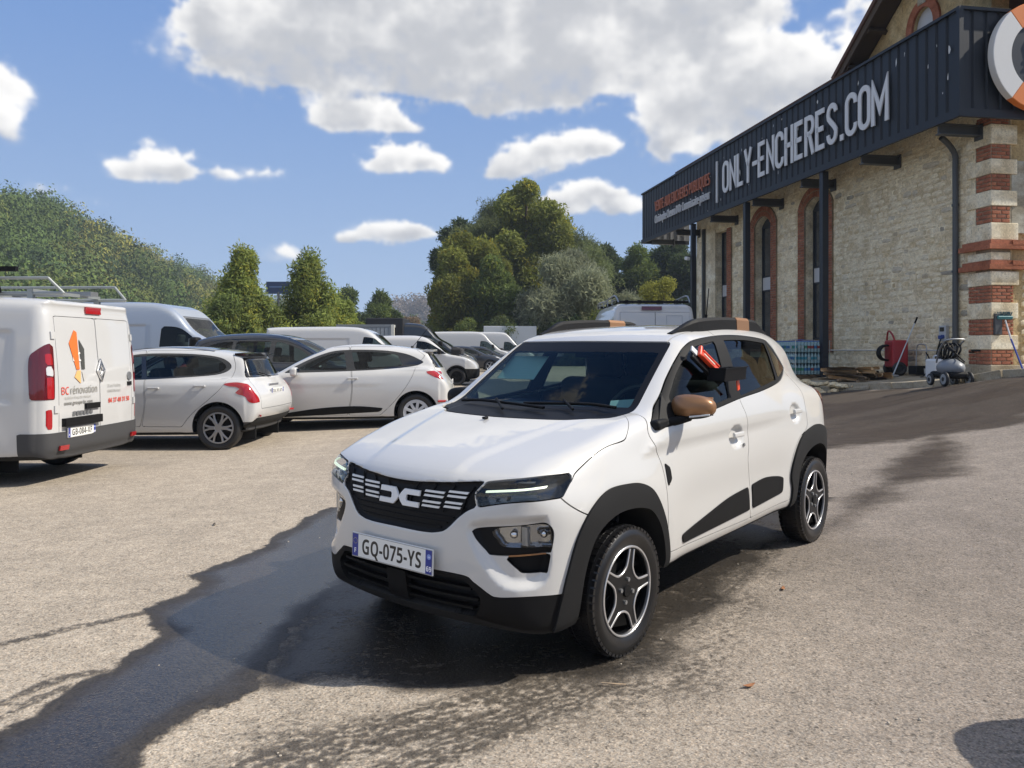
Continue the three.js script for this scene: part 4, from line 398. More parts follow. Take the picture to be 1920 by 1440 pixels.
  per.forEach((l, k) => { const im = new THREE.InstancedMesh(crown(k), mt, l.length), m4 = new THREE.Matrix4(), q = new THREE.Quaternion(), c = new THREE.Color(); im.name = 'wood_crowns'; im.userData.kind = 'stuff'; l.forEach(([px, t], i) => { const D = dist(px) * t, s = (3.0 + r() * r() * 4.2) * lerp(1, .8, sstep(100, 700, px)), y = hill(px, t) - .3 * s; q.setFromEuler(new THREE.Euler(0, r() * 6.28, 0)); im.setMatrixAt(i, m4.compose(V((px - CX) / FPX * D, y, -D), q, V(s, s * (1 + r() * .5), s))); const zone = fbm(px * .012 + 3, t * 7, 3), a = cols[clamp((zone * 1.5 - .3 + (r() - .5) * .5) * 6, 0, 5) | 0], v = .65 + r() * .6; im.setColorAt(i, c.setRGB(a[0] * v, a[1] * v, a[2] * v)); }); wood.add(im); });
  // pale wooded slope a long way off in the gap
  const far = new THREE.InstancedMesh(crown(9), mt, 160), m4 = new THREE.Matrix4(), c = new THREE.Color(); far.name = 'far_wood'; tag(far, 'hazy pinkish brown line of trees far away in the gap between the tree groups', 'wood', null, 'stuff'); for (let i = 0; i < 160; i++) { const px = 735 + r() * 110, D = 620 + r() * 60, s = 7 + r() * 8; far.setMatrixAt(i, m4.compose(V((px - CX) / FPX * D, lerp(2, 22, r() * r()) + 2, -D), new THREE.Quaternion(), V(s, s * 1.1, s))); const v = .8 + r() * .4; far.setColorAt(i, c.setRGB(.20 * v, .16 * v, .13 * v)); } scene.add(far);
}
scene.fog = new THREE.FogExp2(new THREE.Color().setRGB(.62, .72, .86), .00045);
// ---------------------------------------------------------------- the white electric hatchback: its body as an implicit surface (x to its left, y up, z forward, front axle at z = 0)
const wrapS = (l, z) => l + 0.6 * Math.max(0, 0.52 - z);      // runs round the front corner
const HERO = {
  recess: [[.40, .62], [.44, .668], [.66, .692], [.705, .665], [.712, .53], [.68, .43], [.56, .415], [.47, .50]],
  grille: [[-.436, .827, 1], [-.212, .806], [0, .796], [.212, .806], [.436, .827, 1], [.402, .778, 1], [.425, .728, 1], [.384, .709], [.345, .679], [.287, .624], [.246, .608], [.181, .600], [0, .600], [-.181, .600], [-.246, .608], [-.287, .624], [-.345, .679], [-.384, .709], [-.425, .728, 1], [-.402, .778, 1]],
};
function heroBody() {
  const low = prof([[-2.84, .34], [-2.93, .44], [-2.965, .60], [-2.965, .80], [-2.935, .90], [-2.87, .985], [-2.70, 1.045], [-2.4, 1.066], [-1.5, 1.07], [-.5, 1.06], [-.24, 1.045], [-.08, 1.025], [.12, .985], [.32, .938], [.47, .90], [.58, .858], [.635, .815], [.66, .76], [.68, .66], [.695, .56], [.70, .47], [.69, .37], [.66, .275], [.57, .205], [.3, .21], [.0, .27], [-.5, .278], [-1.9, .285], [-2.5, .30]]);
  const up = prof([[-.05, .90, 1], [-.24, 1.045], [-.52, 1.225], [-.76, 1.372], [-.90, 1.430], [-1.15, 1.464], [-1.6, 1.482], [-2.1, 1.466], [-2.38, 1.428], [-2.55, 1.38], [-2.62, 1.335], [-2.70, 1.20], [-2.80, 1.04], [-2.84, .9, 1]]);
  const plan = prof([[.71, 0], [.69, .30], [.635, .50], [.54, .63], [.38, .73], [.12, .785], [-.4, .79], [-1.2, .79], [-2.1, .79], [-2.45, .785], [-2.72, .735], [-2.89, .57], [-2.97, 0], [-2.89, -.57], [-2.0, -.79], [0, -.79], [.635, -.50]]);
  const T = table([[.2, .70], [.3, .738], [.4, .762], [.55, .782], [.7, .790], [.82, .778], [.92, .755], [1.0, .735], [1.08, .71]]), U = table([[.9, .765], [1.0, .742], [1.1, .71], [1.2, .672], [1.3, .63], [1.4, .575], [1.48, .51]]);
  const tap = table([[-3, .72], [-2.7, .77], [-2.45, .855], [-2.15, .94], [-1.8, .985], [-1.4, 1], [0, 1]]), nose = table([[-.4, .985], [-.15, .965], [.1, .955], [.3, .895], [.45, .835], [.6, .80]]);
  const rec = prof(HERO.recess, 6, .01), gri = prof(HERO.grille, 4, .01);
  return (x, y, z) => {
    const l = Math.abs(x), bow = z > -1.6 ? 0.22 : -0.16, zz = z + bow * l * l * (z > -1.6 ? sstep(-1.7, -.7, z) : 1);
    const lc = lerp(.46, .30, clamp((z + .1) / .6, 0, 1)), crease = z > -.3 && y > .75 ? .012 * (1 - sstep(lc - .05, lc + .02, l)) * sstep(.66, .45, z) : 0;
    let side = l - T(y) * lerp(1, nose(z), sstep(.62, .9, y));
    if (y < .95) { const r1 = Math.hypot(z, y - .30), r2 = Math.hypot(z + 2.423, y - .30); side -= .014 * Math.exp(-(((r1 - .44) / .10) ** 2)) + .016 * Math.exp(-(((r2 - .45) / .10) ** 2)); side += .016 * Math.exp(-(((y - .60) / .13) ** 2)) * sstep(-.42, -.7, z) * sstep(-2.05, -1.75, z); }
    const a = smax(smax(low(zz, y - crease), plan(z, l), 0.05), side, 0.09);
    const b = smax(smax(up(zz, y + .06 * l * l), l - U(y) * tap(z), 0.10), plan(z, l), 0.05);
    let d = smin(a, b, lerp(.035, .12, sstep(-1.9, -2.4, z)));
    if (z > .25 && y < .9 && y > .35) { d += .030 * sstep(.014, -.032, rec(wrapS(l, z), y)); d += .014 * sstep(.004, -.012, gri(x, y)); }
    if (l > .6 && z < -1) { const h1 = Math.hypot((z + 1.18) / .092, (y - .849) / .066), h2 = Math.hypot((z + 2.106) / .088, (y - .904) / .062), h = Math.min(h1, h2); if (h < 1.3) d += .02 * sstep(1.1, .55, h); }
    return d;
  };
}
// ---------------------------------------------------------------- wheels: the axle along x, the outer face towards +x, the centre at the origin
function tyreGeo(R, r, w, blocks) { const h = w / 2, pr = []; const P = [[r - .004, h * .72], [r + .004, h * .86], [r + (R - r) * .45, h * 1.0], [R - .035, h * .97], [R - .012, h * .86], [R - .002, h * .66], [R, h * .3], [R, -h * .3], [R - .002, -h * .66], [R - .02, -h * .92], [r + (R - r) * .45, -h], [r, -h * .8]];
  const g = new THREE.LatheGeometry(P.map((p) => new THREE.Vector2(p[0], p[1])), 72); g.rotateZ(-PI / 2); const list = [g];
  if (blocks) for (const off of [-.72, -.36, 0, .36, .72]) for (let i = 0; i < 56; i++) { const a = (i + (off > 0 ? .5 : 0) + Math.abs(off) * .4) / 56 * 2 * PI, edge = Math.abs(off) > .5; const b = new THREE.BoxGeometry(h * .33, .014, R * 2 * PI / 56 * .72); b.translate(off * h, R - (edge ? .0098 : .0055), 0); if (edge) b.rotateZ(0); b.rotateX(a); list.push(b); }
  return join(list); }
const WH = {};
function heroWheel(outward) { // bright-edged five-fold alloy
  if (!WH.hero) { const rr = .196, f = .058; const shape = new THREE.Shape(arcPts(0, 0, rr, 0, 2 * PI, 60).map((p) => new THREE.Vector2(...p))); const edges = [], holes = [];
    for (let k = 0; k < 5; k++) { // a window between two spokes: wide at the rim, pointed inward
      const c = k * 2 * PI / 5 + .32, P = (r, a) => [r * Math.cos(c + a), r * Math.sin(c + a)]; const pts = [P(.186, -.53), P(.138, -.475), P(.108, -.38), P(.093, -.17), P(.090, 0), P(.093, .17), P(.108, .38), P(.138, .475), P(.186, .53)], arc = Array.from({ length: 9 }, (_, i) => P(.186, .53 - 1.06 * i / 8)).slice(1, 8);
      const out = spline([...pts.map((p, i) => [p[0], p[1], i === 0 || i === 8 ? 1 : 0]), ...arc.map((p) => [...p, 0])], true, 3); holes.push(out); shape.holes.push(new THREE.Path(out.map((p) => new THREE.Vector2(...p)))); edges.push(extrude(strokeShape(spline(pts, false, 4), .0095), .006, .0015)); }
    const face = extrude(shape, .022, .002, 8); face.translate(0, 0, -.018); const bright = join([...edges.map((e) => e), extrude(strokeShape(arcPts(0, 0, rr - .001, 0, 2 * PI, 72).slice(0, 72), .010, true), .012, .002)]); bright.translate(0, 0, .0025);
    const bolts = cyl(.010, .010, .016, 6, 0, 0, .006, PI / 2, 0, 0), capG = join([cyl(.026, .029, .012, 24, 0, 0, .008, PI / 2, 0, 0)]);
    const drum = join([cyl(.12, .12, .05, 32, 0, 0, -.06, PI / 2, 0, 0), box(.045, .075, .03, .09, .03, -.04), place(new THREE.CylinderGeometry(rr, rr - .012, .15, 48, 1, true), 0, 0, -.075, PI / 2, 0, 0)]);
    WH.hero = [face, bright, bolts, capG, drum].map((g) => { g = clean(g); g.rotateY(PI / 2); g.translate(f, 0, 0); return g; }); WH.heroT = tyreGeo(.287, .199, .165, true); }
  const w = new THREE.Group(); w.name = 'wheel'; part('tyre', WH.heroT, M.tyreWet, w); part('rim', WH.hero[0], M.alloyDark, w); part('rim_edge', WH.hero[1], M.alloyBright, w); for (let k = 0; k < 4; k++) part('wheel_bolt', WH.hero[2], M.steel, w).position.set(0, .050 * Math.sin(k * PI / 2 + .6), .050 * Math.cos(k * PI / 2 + .6)); part('hub_cap', WH.hero[3], M.plastic, w); part('brake_drum', WH.hero[4], M.plastic, w); if (!outward) w.rotation.y = PI; return w;
}
function plainWheel(key, R, r, width, spokes, mat, outward, style) {
  if (!WH[key]) { const f = width * .32; const list = []; const hub = cyl(r * .26, r * .30, .03, 20, 0, 0, 0, PI / 2, 0, 0); list.push(hub, extrude(strokeShape(arcPts(0, 0, r * .955, 0, 2 * PI, 40).slice(0, 40), r * .10, true), .02, .003));
    for (let k = 0; k < spokes; k++) { const a = k * 2 * PI / spokes; const two = style === 'twin' ? [-.13, .13] : [0]; for (const o of two) { const p = [[r * .22 * Math.cos(a + o * 1.2), r * .22 * Math.sin(a + o * 1.2)], [r * .6 * Math.cos(a + o * .9), r * .6 * Math.sin(a + o * .9)], [r * .95 * Math.cos(a + o * 1.5), r * .95 * Math.sin(a + o * 1.5)]]; list.push(extrude(strokeShape(p, r * (style === 'cover' ? .22 : style === 'twin' ? .12 : .2)), .02, .004)); } }
    if (style === 'cover') list.push(extrude(strokeShape(arcPts(0, 0, r * .84, 0, 2 * PI, 40).slice(0, 40), r * .16, true), .014, .003));
    const rim = join(list); rim.rotateY(PI / 2); rim.translate(f, 0, 0); const back = join([cyl(r * .96, r * .96, .02, 32, 0, 0, 0, PI / 2, 0, 0), place(new THREE.CylinderGeometry(r * .99, r * .95, width * .8, 32, 1, true), 0, 0, 0, PI / 2, 0, 0)]); back.rotateY(PI / 2); back.translate(f - .05, 0, 0); WH[key] = [tyreGeo(R, r, width, false), rim, back]; }
  const w = new THREE.Group(); w.name = 'wheel'; part('tyre', WH[key][0], M.tyre, w); part('rim', WH[key][1], mat, w); part('brake_disc', WH[key][2], M.plastic, w); if (!outward) w.rotation.y = PI; return w;
}
const heroSDF = heroBody();
const frontZ = (f, x, y, z = 1.0) => { let a = z; while (a > -.6 && f(x, y, a) > .004) a -= Math.max(.002, f(x, y, a) * .5); return a; };
const sideX = (f, y, z) => { let a = 1.0; while (a > .2 && f(a, y, z) > .003) a -= Math.max(.002, f(a, y, z) * .5); return a; };
const topY = (f, x, z) => { let a = 1.7; while (a > .6 && f(x, a, z) > .003) a -= Math.max(.002, f(x, a, z) * .5); return a; };
function conform(g, fn) { const p = g.attributes.position; for (let i = 0; i < p.count; i++) { const q = fn(p.getX(i), p.getY(i), p.getZ(i)); p.setXYZ(i, ...q); } g.computeVertexNormals(); return g; }
const pd = (pts, n = 6) => prof(pts, n, .012);
function buildHero() {
  const car = thing('electric_hatchback', 'white electric hatchback with a copper mirror standing wet in the middle of the yard', 'car', [-.07, 0, -4.049]);
  car.rotation.set(.0224, -39.44 * PI / 180, -.0054, 'YXZ');
  let m = nets(heroSDF, [-.05, .12, -3.05], [.9, 1.56, .78], .0135); [, m] = carve(m, (x) => x);       // the left half
  const dlo = pd([[-.30, 1.0, 1], [-.484, 1.110], [-.621, 1.202], [-.780, 1.299], [-.913, 1.362], [-1.069, 1.393], [-1.379, 1.412], [-1.692, 1.409], [-2.035, 1.381], [-2.11, 1.347], [-2.178, 1.271], [-2.239, 1.188, 1], [-2.129, 1.142], [-1.979, 1.107], [-1.649, 1.076], [-1.295, 1.054], [-.927, 1.020], [-.464, .983], [-.33, .975, 1]]);
  const fg = pd([[-.535, 1.112, 1], [-.70, 1.226], [-.839, 1.302], [-.989, 1.355], [-1.262, 1.383, 1], [-1.209, 1.249], [-1.159, 1.066, 1], [-.926, 1.044], [-.50, 1.022, 1]]), rg = pd([[-1.392, 1.387, 1], [-1.7, 1.383], [-2.015, 1.358, 1], [-1.964, 1.143], [-1.928, 1.124, 1], [-1.317, 1.068, 1]]), qg = pd([[-2.04, 1.362, 1], [-2.105, 1.295], [-2.223, 1.186, 1], [-2.01, 1.137, 1]]);
  const fdoor = pd([[-.30, 1.03], [-.258, .967], [-.276, .9], [-.322, .814], [-.346, .69], [-.364, .5], [-.376, .372, 1], [-1.392, .352, 1], [-1.359, .438], [-1.353, .556], [-1.318, .70], [-1.33, .76], [-1.338, .864], [-1.311, .968], [-1.282, 1.054], [-1.30, 1.25], [-1.33, 1.45, 1], [-.6, 1.45, 1], [-.32, 1.1]], 5);
  const rdoor = pd([[-1.282, 1.054], [-1.311, .968], [-1.338, .864], [-1.33, .76], [-1.318, .70], [-1.353, .556], [-1.359, .438], [-1.392, .352, 1], [-1.975, .362, 1], [-1.975, .45], [-1.95, .53], [-2.02, .66], [-2.13, .745, 1], [-2.272, .80], [-2.293, .914], [-2.298, 1.02], [-2.27, 1.12], [-2.20, 1.19], [-2.1, 1.45, 1], [-1.33, 1.45, 1], [-1.30, 1.25]], 5);
  const af = pd([[.47, .05, 1], [.45, .25], [.425, .37], [.402, .46], [.357, .59], [.285, .690], [.15, .762], [-.02, .765], [-.115, .748], [-.193, .713], [-.254, .651], [-.311, .567], [-.351, .479], [-.385, .37], [-.395, .27], [-.40, .05, 1]]), ai = pd([[.345, .05, 1], [.335, .25], [.315, .44], [.252, .584], [.13, .648], [-.018, .656], [-.159, .629], [-.246, .565], [-.308, .47], [-.345, .36], [-.355, .27], [-.36, .05, 1]]);
  const rf = pd([[-1.985, .05, 1], [-1.985, .3], [-1.987, .428], [-1.961, .525], [-2.028, .652], [-2.156, .748], [-2.335, .792], [-2.50, .795], [-2.66, .745], [-2.76, .66], [-2.83, .54], [-2.86, .42], [-2.86, .05, 1]]), ri = pd([[-2.085, .05, 1], [-2.085, .3], [-2.083, .42], [-2.09, .515], [-2.14, .585], [-2.23, .638], [-2.375, .669], [-2.52, .662], [-2.64, .605], [-2.71, .50], [-2.745, .36], [-2.75, .05, 1]]);
  const cf = pd([[-.517, .431, 1], [-.801, .482], [-1.065, .526], [-1.325, .545, 1], [-1.352, .409, 1], [-.537, .387, 1]]), cr = pd([[-1.378, .550, 1], [-1.574, .562], [-1.770, .543], [-1.856, .522, 1], [-1.85, .442], [-1.811, .428, 1], [-1.398, .410, 1]]), badge = pd([[-.350, .812, 1], [-.395, .785, 1], [-.403, .728, 1], [-.362, .696, 1]]);
  const hl = pd([[.446, .827, 1], [.568, .8445], [.668, .850], [.774, .851], [.803, .853, 1], [.809, .826, 1], [.77, .764, 1], [.58, .756], [.436, .728, 1], [.409, .778, 1]]), gr = pd(HERO.grille, 4), ws = pd([[-.50, 1.383, 1], [0, 1.388], [.50, 1.383, 1], [.527, 1.357], [.562, 1.197], [.588, 1.076], [.590, 1.045], [.55, 1.031], [.40, 1.025], [.238, 1.0225], [0, 1.021], [-.238, 1.0225], [-.588, 1.05, 1]]);
  const fog = pd([[.414, .610], [.431, .640], [.670, .666], [.713, .659], [.731, .636], [.732, .604], [.719, .556], [.700, .545], [.497, .534], [.464, .550]]), vent = pd([[.533, .530, 1], [.717, .541, 1], [.700, .464, 1], [.597, .464], [.580, .478]]), fl = pd([[.480, .622], [.505, .643], [.599, .656], [.697, .657], [.719, .640], [.722, .578], [.70, .567], [.535, .570], [.508, .593]]);
  const bl = pd([[-.02, .445, 1], [.354, .446], [.422, .423], [.49, .38], [.521, .37], [.617, .375], [.76, .372, 1], [1.2, .372, 1], [1.2, .02, 1], [-.02, .02, 1]]), mouth = pd([[-.03, .425, 1], [.34, .425], [.41, .40], [.45, .35], [.42, .285], [.36, .268], [-.03, .268, 1]]);
  const bonnet = pd([[-.2, .9, 1], [.6, .8, 1], [.69, .39], [.693, .29], [.705, .10], [.713, -.03], [.706, -.09], [.665, -.176], [.59, -.255, 1], [.4, -.1], [.2, -.02], [-.2, 0, 1]]), rlamp = pd([[-2.62, 1.02], [-2.72, 1.05], [-2.9, 1.02], [-3.0, .9], [-2.9, .80], [-2.8, .82], [-2.72, .90]]);
  const out = {};
  const take = (name, g, gap = 0) => { let a; [a, m] = carve(m, (x, y, z, nx, ny, nz) => g(x, y, z, nx, ny, nz) + gap); out[name] = a; if (gap) [, m] = carve(m, (x, y, z, nx, ny, nz) => g(x, y, z, nx, ny, nz) - gap); return a; };
  const S = (p, lo = .35) => (x, y, z) => Math.max(p(z, y), lo - x), F = (p, zz = .1) => (x, y, z) => Math.max(p(wrapS(x, z), y), zz - z);
  take('under', (x, y, z, nx, ny) => Math.max(ny + .55, y - .42));
  take('wellF', S(ai, .45)); take('wellR', S(ri, .45)); take('archF', S(af, .45)); take('archR', S(rf, .45));
  take('windscreen', (x, y, z) => Math.max(ws(x, y), -1.15 - z, y - 1.40, z - .02, 1.0 - y), .002);
  take('dlo', S(dlo, .40), .002);
  take('grille', F((s, y) => gr(s, y), .3), .002); take('headlight', F(hl, .2), .0025); take('fogpod', F(fog, .2), .001); take('vent', F(vent, .2), .001); take('lower', (x, y, z) => Math.max(bl(wrapS(x, z), y), .22 - z), .002);
  take('rlamp', S(rlamp, .4), .002);
  take('bonnet', (x, y, z) => Math.max(bonnet(x, z), .79 - y), .0013);
  take('badge', S(badge, .5)); take('cladF', S(cf, .5)); take('cladR', S(cr, .5)); take('fdoor', S(fdoor, .5), .0028); take('rdoor', S(rdoor, .5), .0028);
  take('bumper', (x, y, z) => { const l = x; return Math.max(.28 - z, y - (.775 - Math.max(0, l - .69) * 1.6)); }, .0026);
  const rearGlass = (x, y, z, nx, ny, nz) => Math.max(1.06 - y, y - 1.345, x - (.50 - (y - 1.06) * .18), nz + .35);
  take('rwindow', (x, y, z, nx, ny, nz) => Math.max(rearGlass(x, y, z, nx, ny, nz), z + 2.3), .002);
  const both = (a) => geoM(catM(a, mirrorM(a))), wall = (a, d, keep) => catM(a, edgeWall(a, d, keep));
  const pair = (name, mm, mat, label) => [part(name, geoM(mm), mat, car, label), part(name, geoM(mirrorM(mm)), mat, car, label)];
  part('body_shell', both(wall(m, .015)), M.white, car);
  part('bonnet', both(wall(out.bonnet, .012)), M.white, car);
  part('front_bumper', both(wall(out.bumper, .012)), M.white, car);
  const fd = pair('front_door', wall(out.fdoor, .012), M.white), rd = pair('rear_door', wall(out.rdoor, .012), M.white);
  part('lower_bumper', both((() => { const [a, b] = carve(out.lower, (x, y, z) => Math.max(mouth(x, y), .4 - z)); out.mouth = a; return wall(b, .03); })()), M.plastic, car);
  part('underbody', both(out.under), M.under, car);
  const arch = (o) => catM(shift(o, .014), edgeWall(shift(o, .014), .055)); pair('wheel_arch_trim', arch(out.archF), M.trim); pair('wheel_arch_trim', arch(out.archR), M.trim);
  const well = (o) => rim(o, (i, A) => [-.40, 0, 0], (A, B) => A[1] > .12), wells = catM(well(out.wellF), well(out.wellR)); part('wheel_well', join([both(wells), ...[0, -2.423].flatMap((z) => [-.36, .36].map((x) => box(.02, .5, .84, x, .44, z)))]), M.well, car);
  pair('door_trim', catM(shift(out.cladF, .006), edgeWall(shift(out.cladF, .006), .014)), M.plastic); pair('door_trim', catM(shift(out.cladR, .006), edgeWall(shift(out.cladR, .006), .014)), M.plastic); pair('fender_badge', catM(shift(out.badge, .004), edgeWall(shift(out.badge, .004), .01)), M.plastic);
  // glazing
  { let a = out.windscreen, g, f; [g, f] = carve(a, (x, y) => Math.max(ws(x, y) + (y > 1.33 ? .055 : .034), 1.068 - y)); part('windscreen_border', both(wall(shift(f, -.004), .012)), M.plasticBlack, car); part('windscreen', both(shift(g, -.004)), M.glass, car); }
  { let a = out.dlo, f, r, q; [f, a] = carve(a, S(fg)); [r, a] = carve(a, S(rg)); [q, a] = carve(a, S(qg)); pair('window_frame', wall(shift(a, -.003), .015), M.plastic); for (const [k, n] of [[f, fd], [r, rd]]) { const g = shift(k, -.008); part('door_glass', geoM(g), M.glassDark, n[0]); part('door_glass', geoM(mirrorM(g)), M.glassDark, n[1]); } pair('quarter_panel', wall(shift(q, -.001), .01), M.gloss); out.fgm = f; }
  { const [g, f] = carve(out.rwindow, (x, y, z, nx, ny, nz) => rearGlass(x, y, z, nx, ny, nz) + .035); part('rear_window', both(shift(g, -.004)), M.glassDark, car); part('rear_window_border', both(wall(shift(f, -.003), .01)), M.gloss, car); }
  // inner shell: dark lining set inside the skin, open where the glass is
  { const lin = shift(catM(m, out.fdoor, out.rdoor), -.035); part('cabin_lining', both(carve(lin, (x, y, z) => Math.max(z + .05, -(y - .5)))[0]), M.inside, car); const bulk = join([box(1.3, .6, .02, 0, .62, -.10), box(1.4, .02, 2.6, 0, .36, -1.4)]); part('cabin_floor', bulk, M.under, car); }
  // interior
  { const dash = conform(new THREE.BoxGeometry(1.24, .20, .46, 12, 4, 6), (x, y, z) => [x, .93 + y + (z > 0 ? .02 : 0) - .02 * Math.abs(x), -.52 + z + .22 * -x * x * .6 + (y > 0 && z > 0 ? .05 : 0)]); part('dashboard', dash, std(.028, .028, .03, .55), car);
    const wheel = new THREE.TorusGeometry(.178, .016, 10, 36); wheel.rotateX(-.42); const st = part('steering_wheel', join([clean(wheel), box(.10, .07, .04, 0, 0, 0, -.42), box(.32, .03, .02, 0, 0, 0, -.42), bar([0, 0, 0], [0, -.12, .28], .03)]), std(.02, .02, .02, .5), car); st.position.set(.32, .97, -.82);
    for (const x of [.33, -.33]) { const s = part('front_seat', join([rbox(.48, .16, .5, .06, 0, .52, 0), rbox(.46, .62, .14, .06, 0, .84, -.29, .22), rbox(.26, .17, .10, .04, 0, 1.22, -.39, .2)]), M.seat, car); s.position.set(x, 0, -1.12); }
    part('rear_seat', join([rbox(1.2, .16, .5, .06, 0, .55, -1.9), rbox(1.2, .56, .14, .06, 0, .84, -2.2, .25), rbox(.24, .15, .1, .04, .36, 1.18, -2.28, .2), rbox(.24, .15, .1, .04, -.36, 1.18, -2.28, .2)]), M.seat, car);
    const mir = part('rear_view_mirror', join([rbox(.22, .06, .03, .012, 0, 1.32, -.86), bar([0, 1.33, -.86], [0, 1.385, -.84], .012)]), M.plastic, car); }
  // grille: dark panel, slanted ribs, white dashes and the double-angled emblem
  const fz = (x, y, d) => frontZ(heroSDF, Math.abs(x), y) + d;
  const onFront = (g, off) => conform(g, (x, y, z) => [x, y, fz(x, y, z + off)]);
  { const gp = part('grille', both(wall(shift(out.grille, -.005), .02)), M.plasticBlack, car); const ribs = [];
    for (const s of [1, -1]) for (const x of [.07, .17, .265, .36]) ribs.push(extrude(strokeShape([[s * (x - .012), .69], [s * (x + .002), .755], [s * (x + .028), .786 + x * .05]], .007), .004));
    for (const y of [.625, .648, .671]) ribs.push(place(new THREE.BoxGeometry(.5 + (y - .625) * 2.6, .006, .005, 40, 1, 1), 0, y, 0)); part('grille_rib', onFront(join(ribs), -.004), M.plastic, gp);
    for (const s of [1, -1]) for (const [a, b, y, sl] of [[.148, .254, .7665, .05], [.146, .250, .7485, .05], [.142, .240, .7235, .05], [.140, .236, .7055, .05], [.276, .372, .7755, .05], [.272, .366, .7575, .05], [.264, .350, .731, .05], [.260, .344, .713, .05]]) { const g = new THREE.BoxGeometry(b - a, .0085, .005, 8, 1, 1); g.translate((a + b) / 2 * s, y, 0); const p = g.attributes.position; for (let i = 0; i < p.count; i++) p.setX(i, p.getX(i) + s * (p.getY(i) - y) * .55); part('grille_dash', onFront(g, .001), std(.74, .74, .72, .35), gp); }
    const C = (s) => extrude(poly([[0, .727], [.012, .745], [.030, .763], [.124, .763], [.124, .741], [.052, .741], [.046, .735], [.046, .719], [.052, .713], [.124, .713], [.124, .692], [.030, .692], [.012, .709]].map(([x, y]) => [x * s, y])), .008, .0015);
    part('emblem', onFront(join([C(1), C(-1)]), .0), std(.78, .78, .77, .3), gp); }
  // headlights: dark housing, reflectors and light strip behind a clear lens
  for (const s of [1, -1]) { const mm = s > 0 ? out.headlight : mirrorM(out.headlight); const hp = part('headlight', geoM(catM(shift(mm, -.055), edgeWall(shift(mm, -.003), .055))), M.gloss, car); part('lens', geoM(shift(mm, -.001)), M.lens, hp);
    const strip = new THREE.BoxGeometry(.205, .008, .010, 20, 1, 1); strip.translate(.556, .800, 0); const q = strip.attributes.position; for (let i = 0; i < q.count; i++) q.setY(i, q.getY(i) + (q.getX(i) - .556) * .107); conform(strip, (x, y, z) => [x * s, y, fz(x, y, z - .014)]); part('light_strip', strip, M.led, hp);
    for (const [x, y, w, h] of [[.478, .756, .026, .020], [.520, .764, .026, .022], [.60, .776, .08, .010], [.57, .829, .10, .006]]) { const b = new THREE.BoxGeometry(w, h, .006, 6, 3, 1); b.translate(x, y, 0); part('reflector', conform(b, (X, Y, Z) => [X * s, Y, fz(X, Y, Z - .035 + 30 * ((Y - y) ** 2))]), M.zincDark, hp); } }
  // fog lamp pods
  for (const s of [1, -1]) { const sd = (a) => (s > 0 ? a : mirrorM(a)); let [lens, pod] = carve(out.fogpod, F(fl, .2)); const pp = part('fog_lamp', geoM(sd(catM(shift(pod, -.004), edgeWall(shift(pod, -.004), .03)))), M.plasticBlack, car); part('lens', geoM(sd(shift(lens, -.003))), M.lens, pp); part('reflector', geoM(sd(catM(shift(lens, -.045), edgeWall(shift(lens, -.006), .045)))), M.reflector, pp);
    for (const x of [.550, .640]) { const z = fz(x, .615, -.035); part('bulb', place(new THREE.SphereGeometry(.017, 14, 10), x * s, .616, z), M.chrome, pp); } part('divider', box(.028, .076, .02, .597 * s, .612, fz(.597, .612, -.022)), M.steel, pp);
    const slat = new THREE.BoxGeometry(.11, .006, .004, 12, 1, 1); slat.translate(.605, .537, 0); part('copper_strip', conform(slat, (x, y, z) => [x * s, y + (x - .605) * .06, fz(x, y, z - .004)]), M.copper, pp);
    part('air_vent', geoM(sd(catM(shift(out.vent, -.025), edgeWall(shift(out.vent, 0), .03)))), M.plastic, car); }
  // lower intake with slats
  { const a = shift(out.mouth, -.06), ip = part('lower_intake', both(catM(a, edgeWall(out.mouth, .07))), M.under, car); for (const [y, w] of [[.305, .80], [.345, .86], [.388, .80]]) { const g = new THREE.BoxGeometry(w, .012, .03, 40, 1, 1); g.translate(0, y, 0); part('intake_slat', onFront(g, -.03), M.plastic, ip); } part('intake_block', onFront(place(new THREE.BoxGeometry(.12, .13, .03, 6, 6, 1), 0, .345, 0), -.02), M.plastic, ip); }
  // number plate
  plateMesh('GQ-075-YS', '69', car, new THREE.Matrix4().makeTranslation(0, .487, .712).multiply(new THREE.Matrix4().makeRotationX(-.05)));
  // mirrors, handles, rails, wipers, rear lamps
  for (const s of [1, -1]) { const mg = (g) => { if (s < 0) { g = clean(g); g.scale(-1, 1, 1); const p = g.attributes.position.array, n = g.attributes.normal.array; for (let i = 0; i < p.length; i += 9) for (let c = 0; c < 3; c++) { let t = p[i + c]; p[i + c] = p[i + 3 + c]; p[i + 3 + c] = t; t = n[i + c]; n[i + c] = n[i + 3 + c]; n[i + 3 + c] = t; } } return g; };
    const hs = (x, y, z) => { const u = (x - .81) / .112, v = (y - 1.068) / (.060 - .010 * Math.max(0, u)), w = (z + .535) / .062; const e = Math.pow(Math.pow(Math.abs(u), 3.2) + Math.pow(Math.abs(v), 2.6), 1 / 2.9); return smax(e - 1, Math.abs(w + .25 * u * u) - (1 - .55 * clamp(e, 0, 1) ** 2), .25) * .05; };
    let sh = nets(hs, [.66, .98, -.66], [.96, 1.16, -.42], .0085), cap, rest, glass; [rest, cap] = carve(sh, (x, y, z) => y - (1.026 + .10 * Math.max(0, x - .80))); 
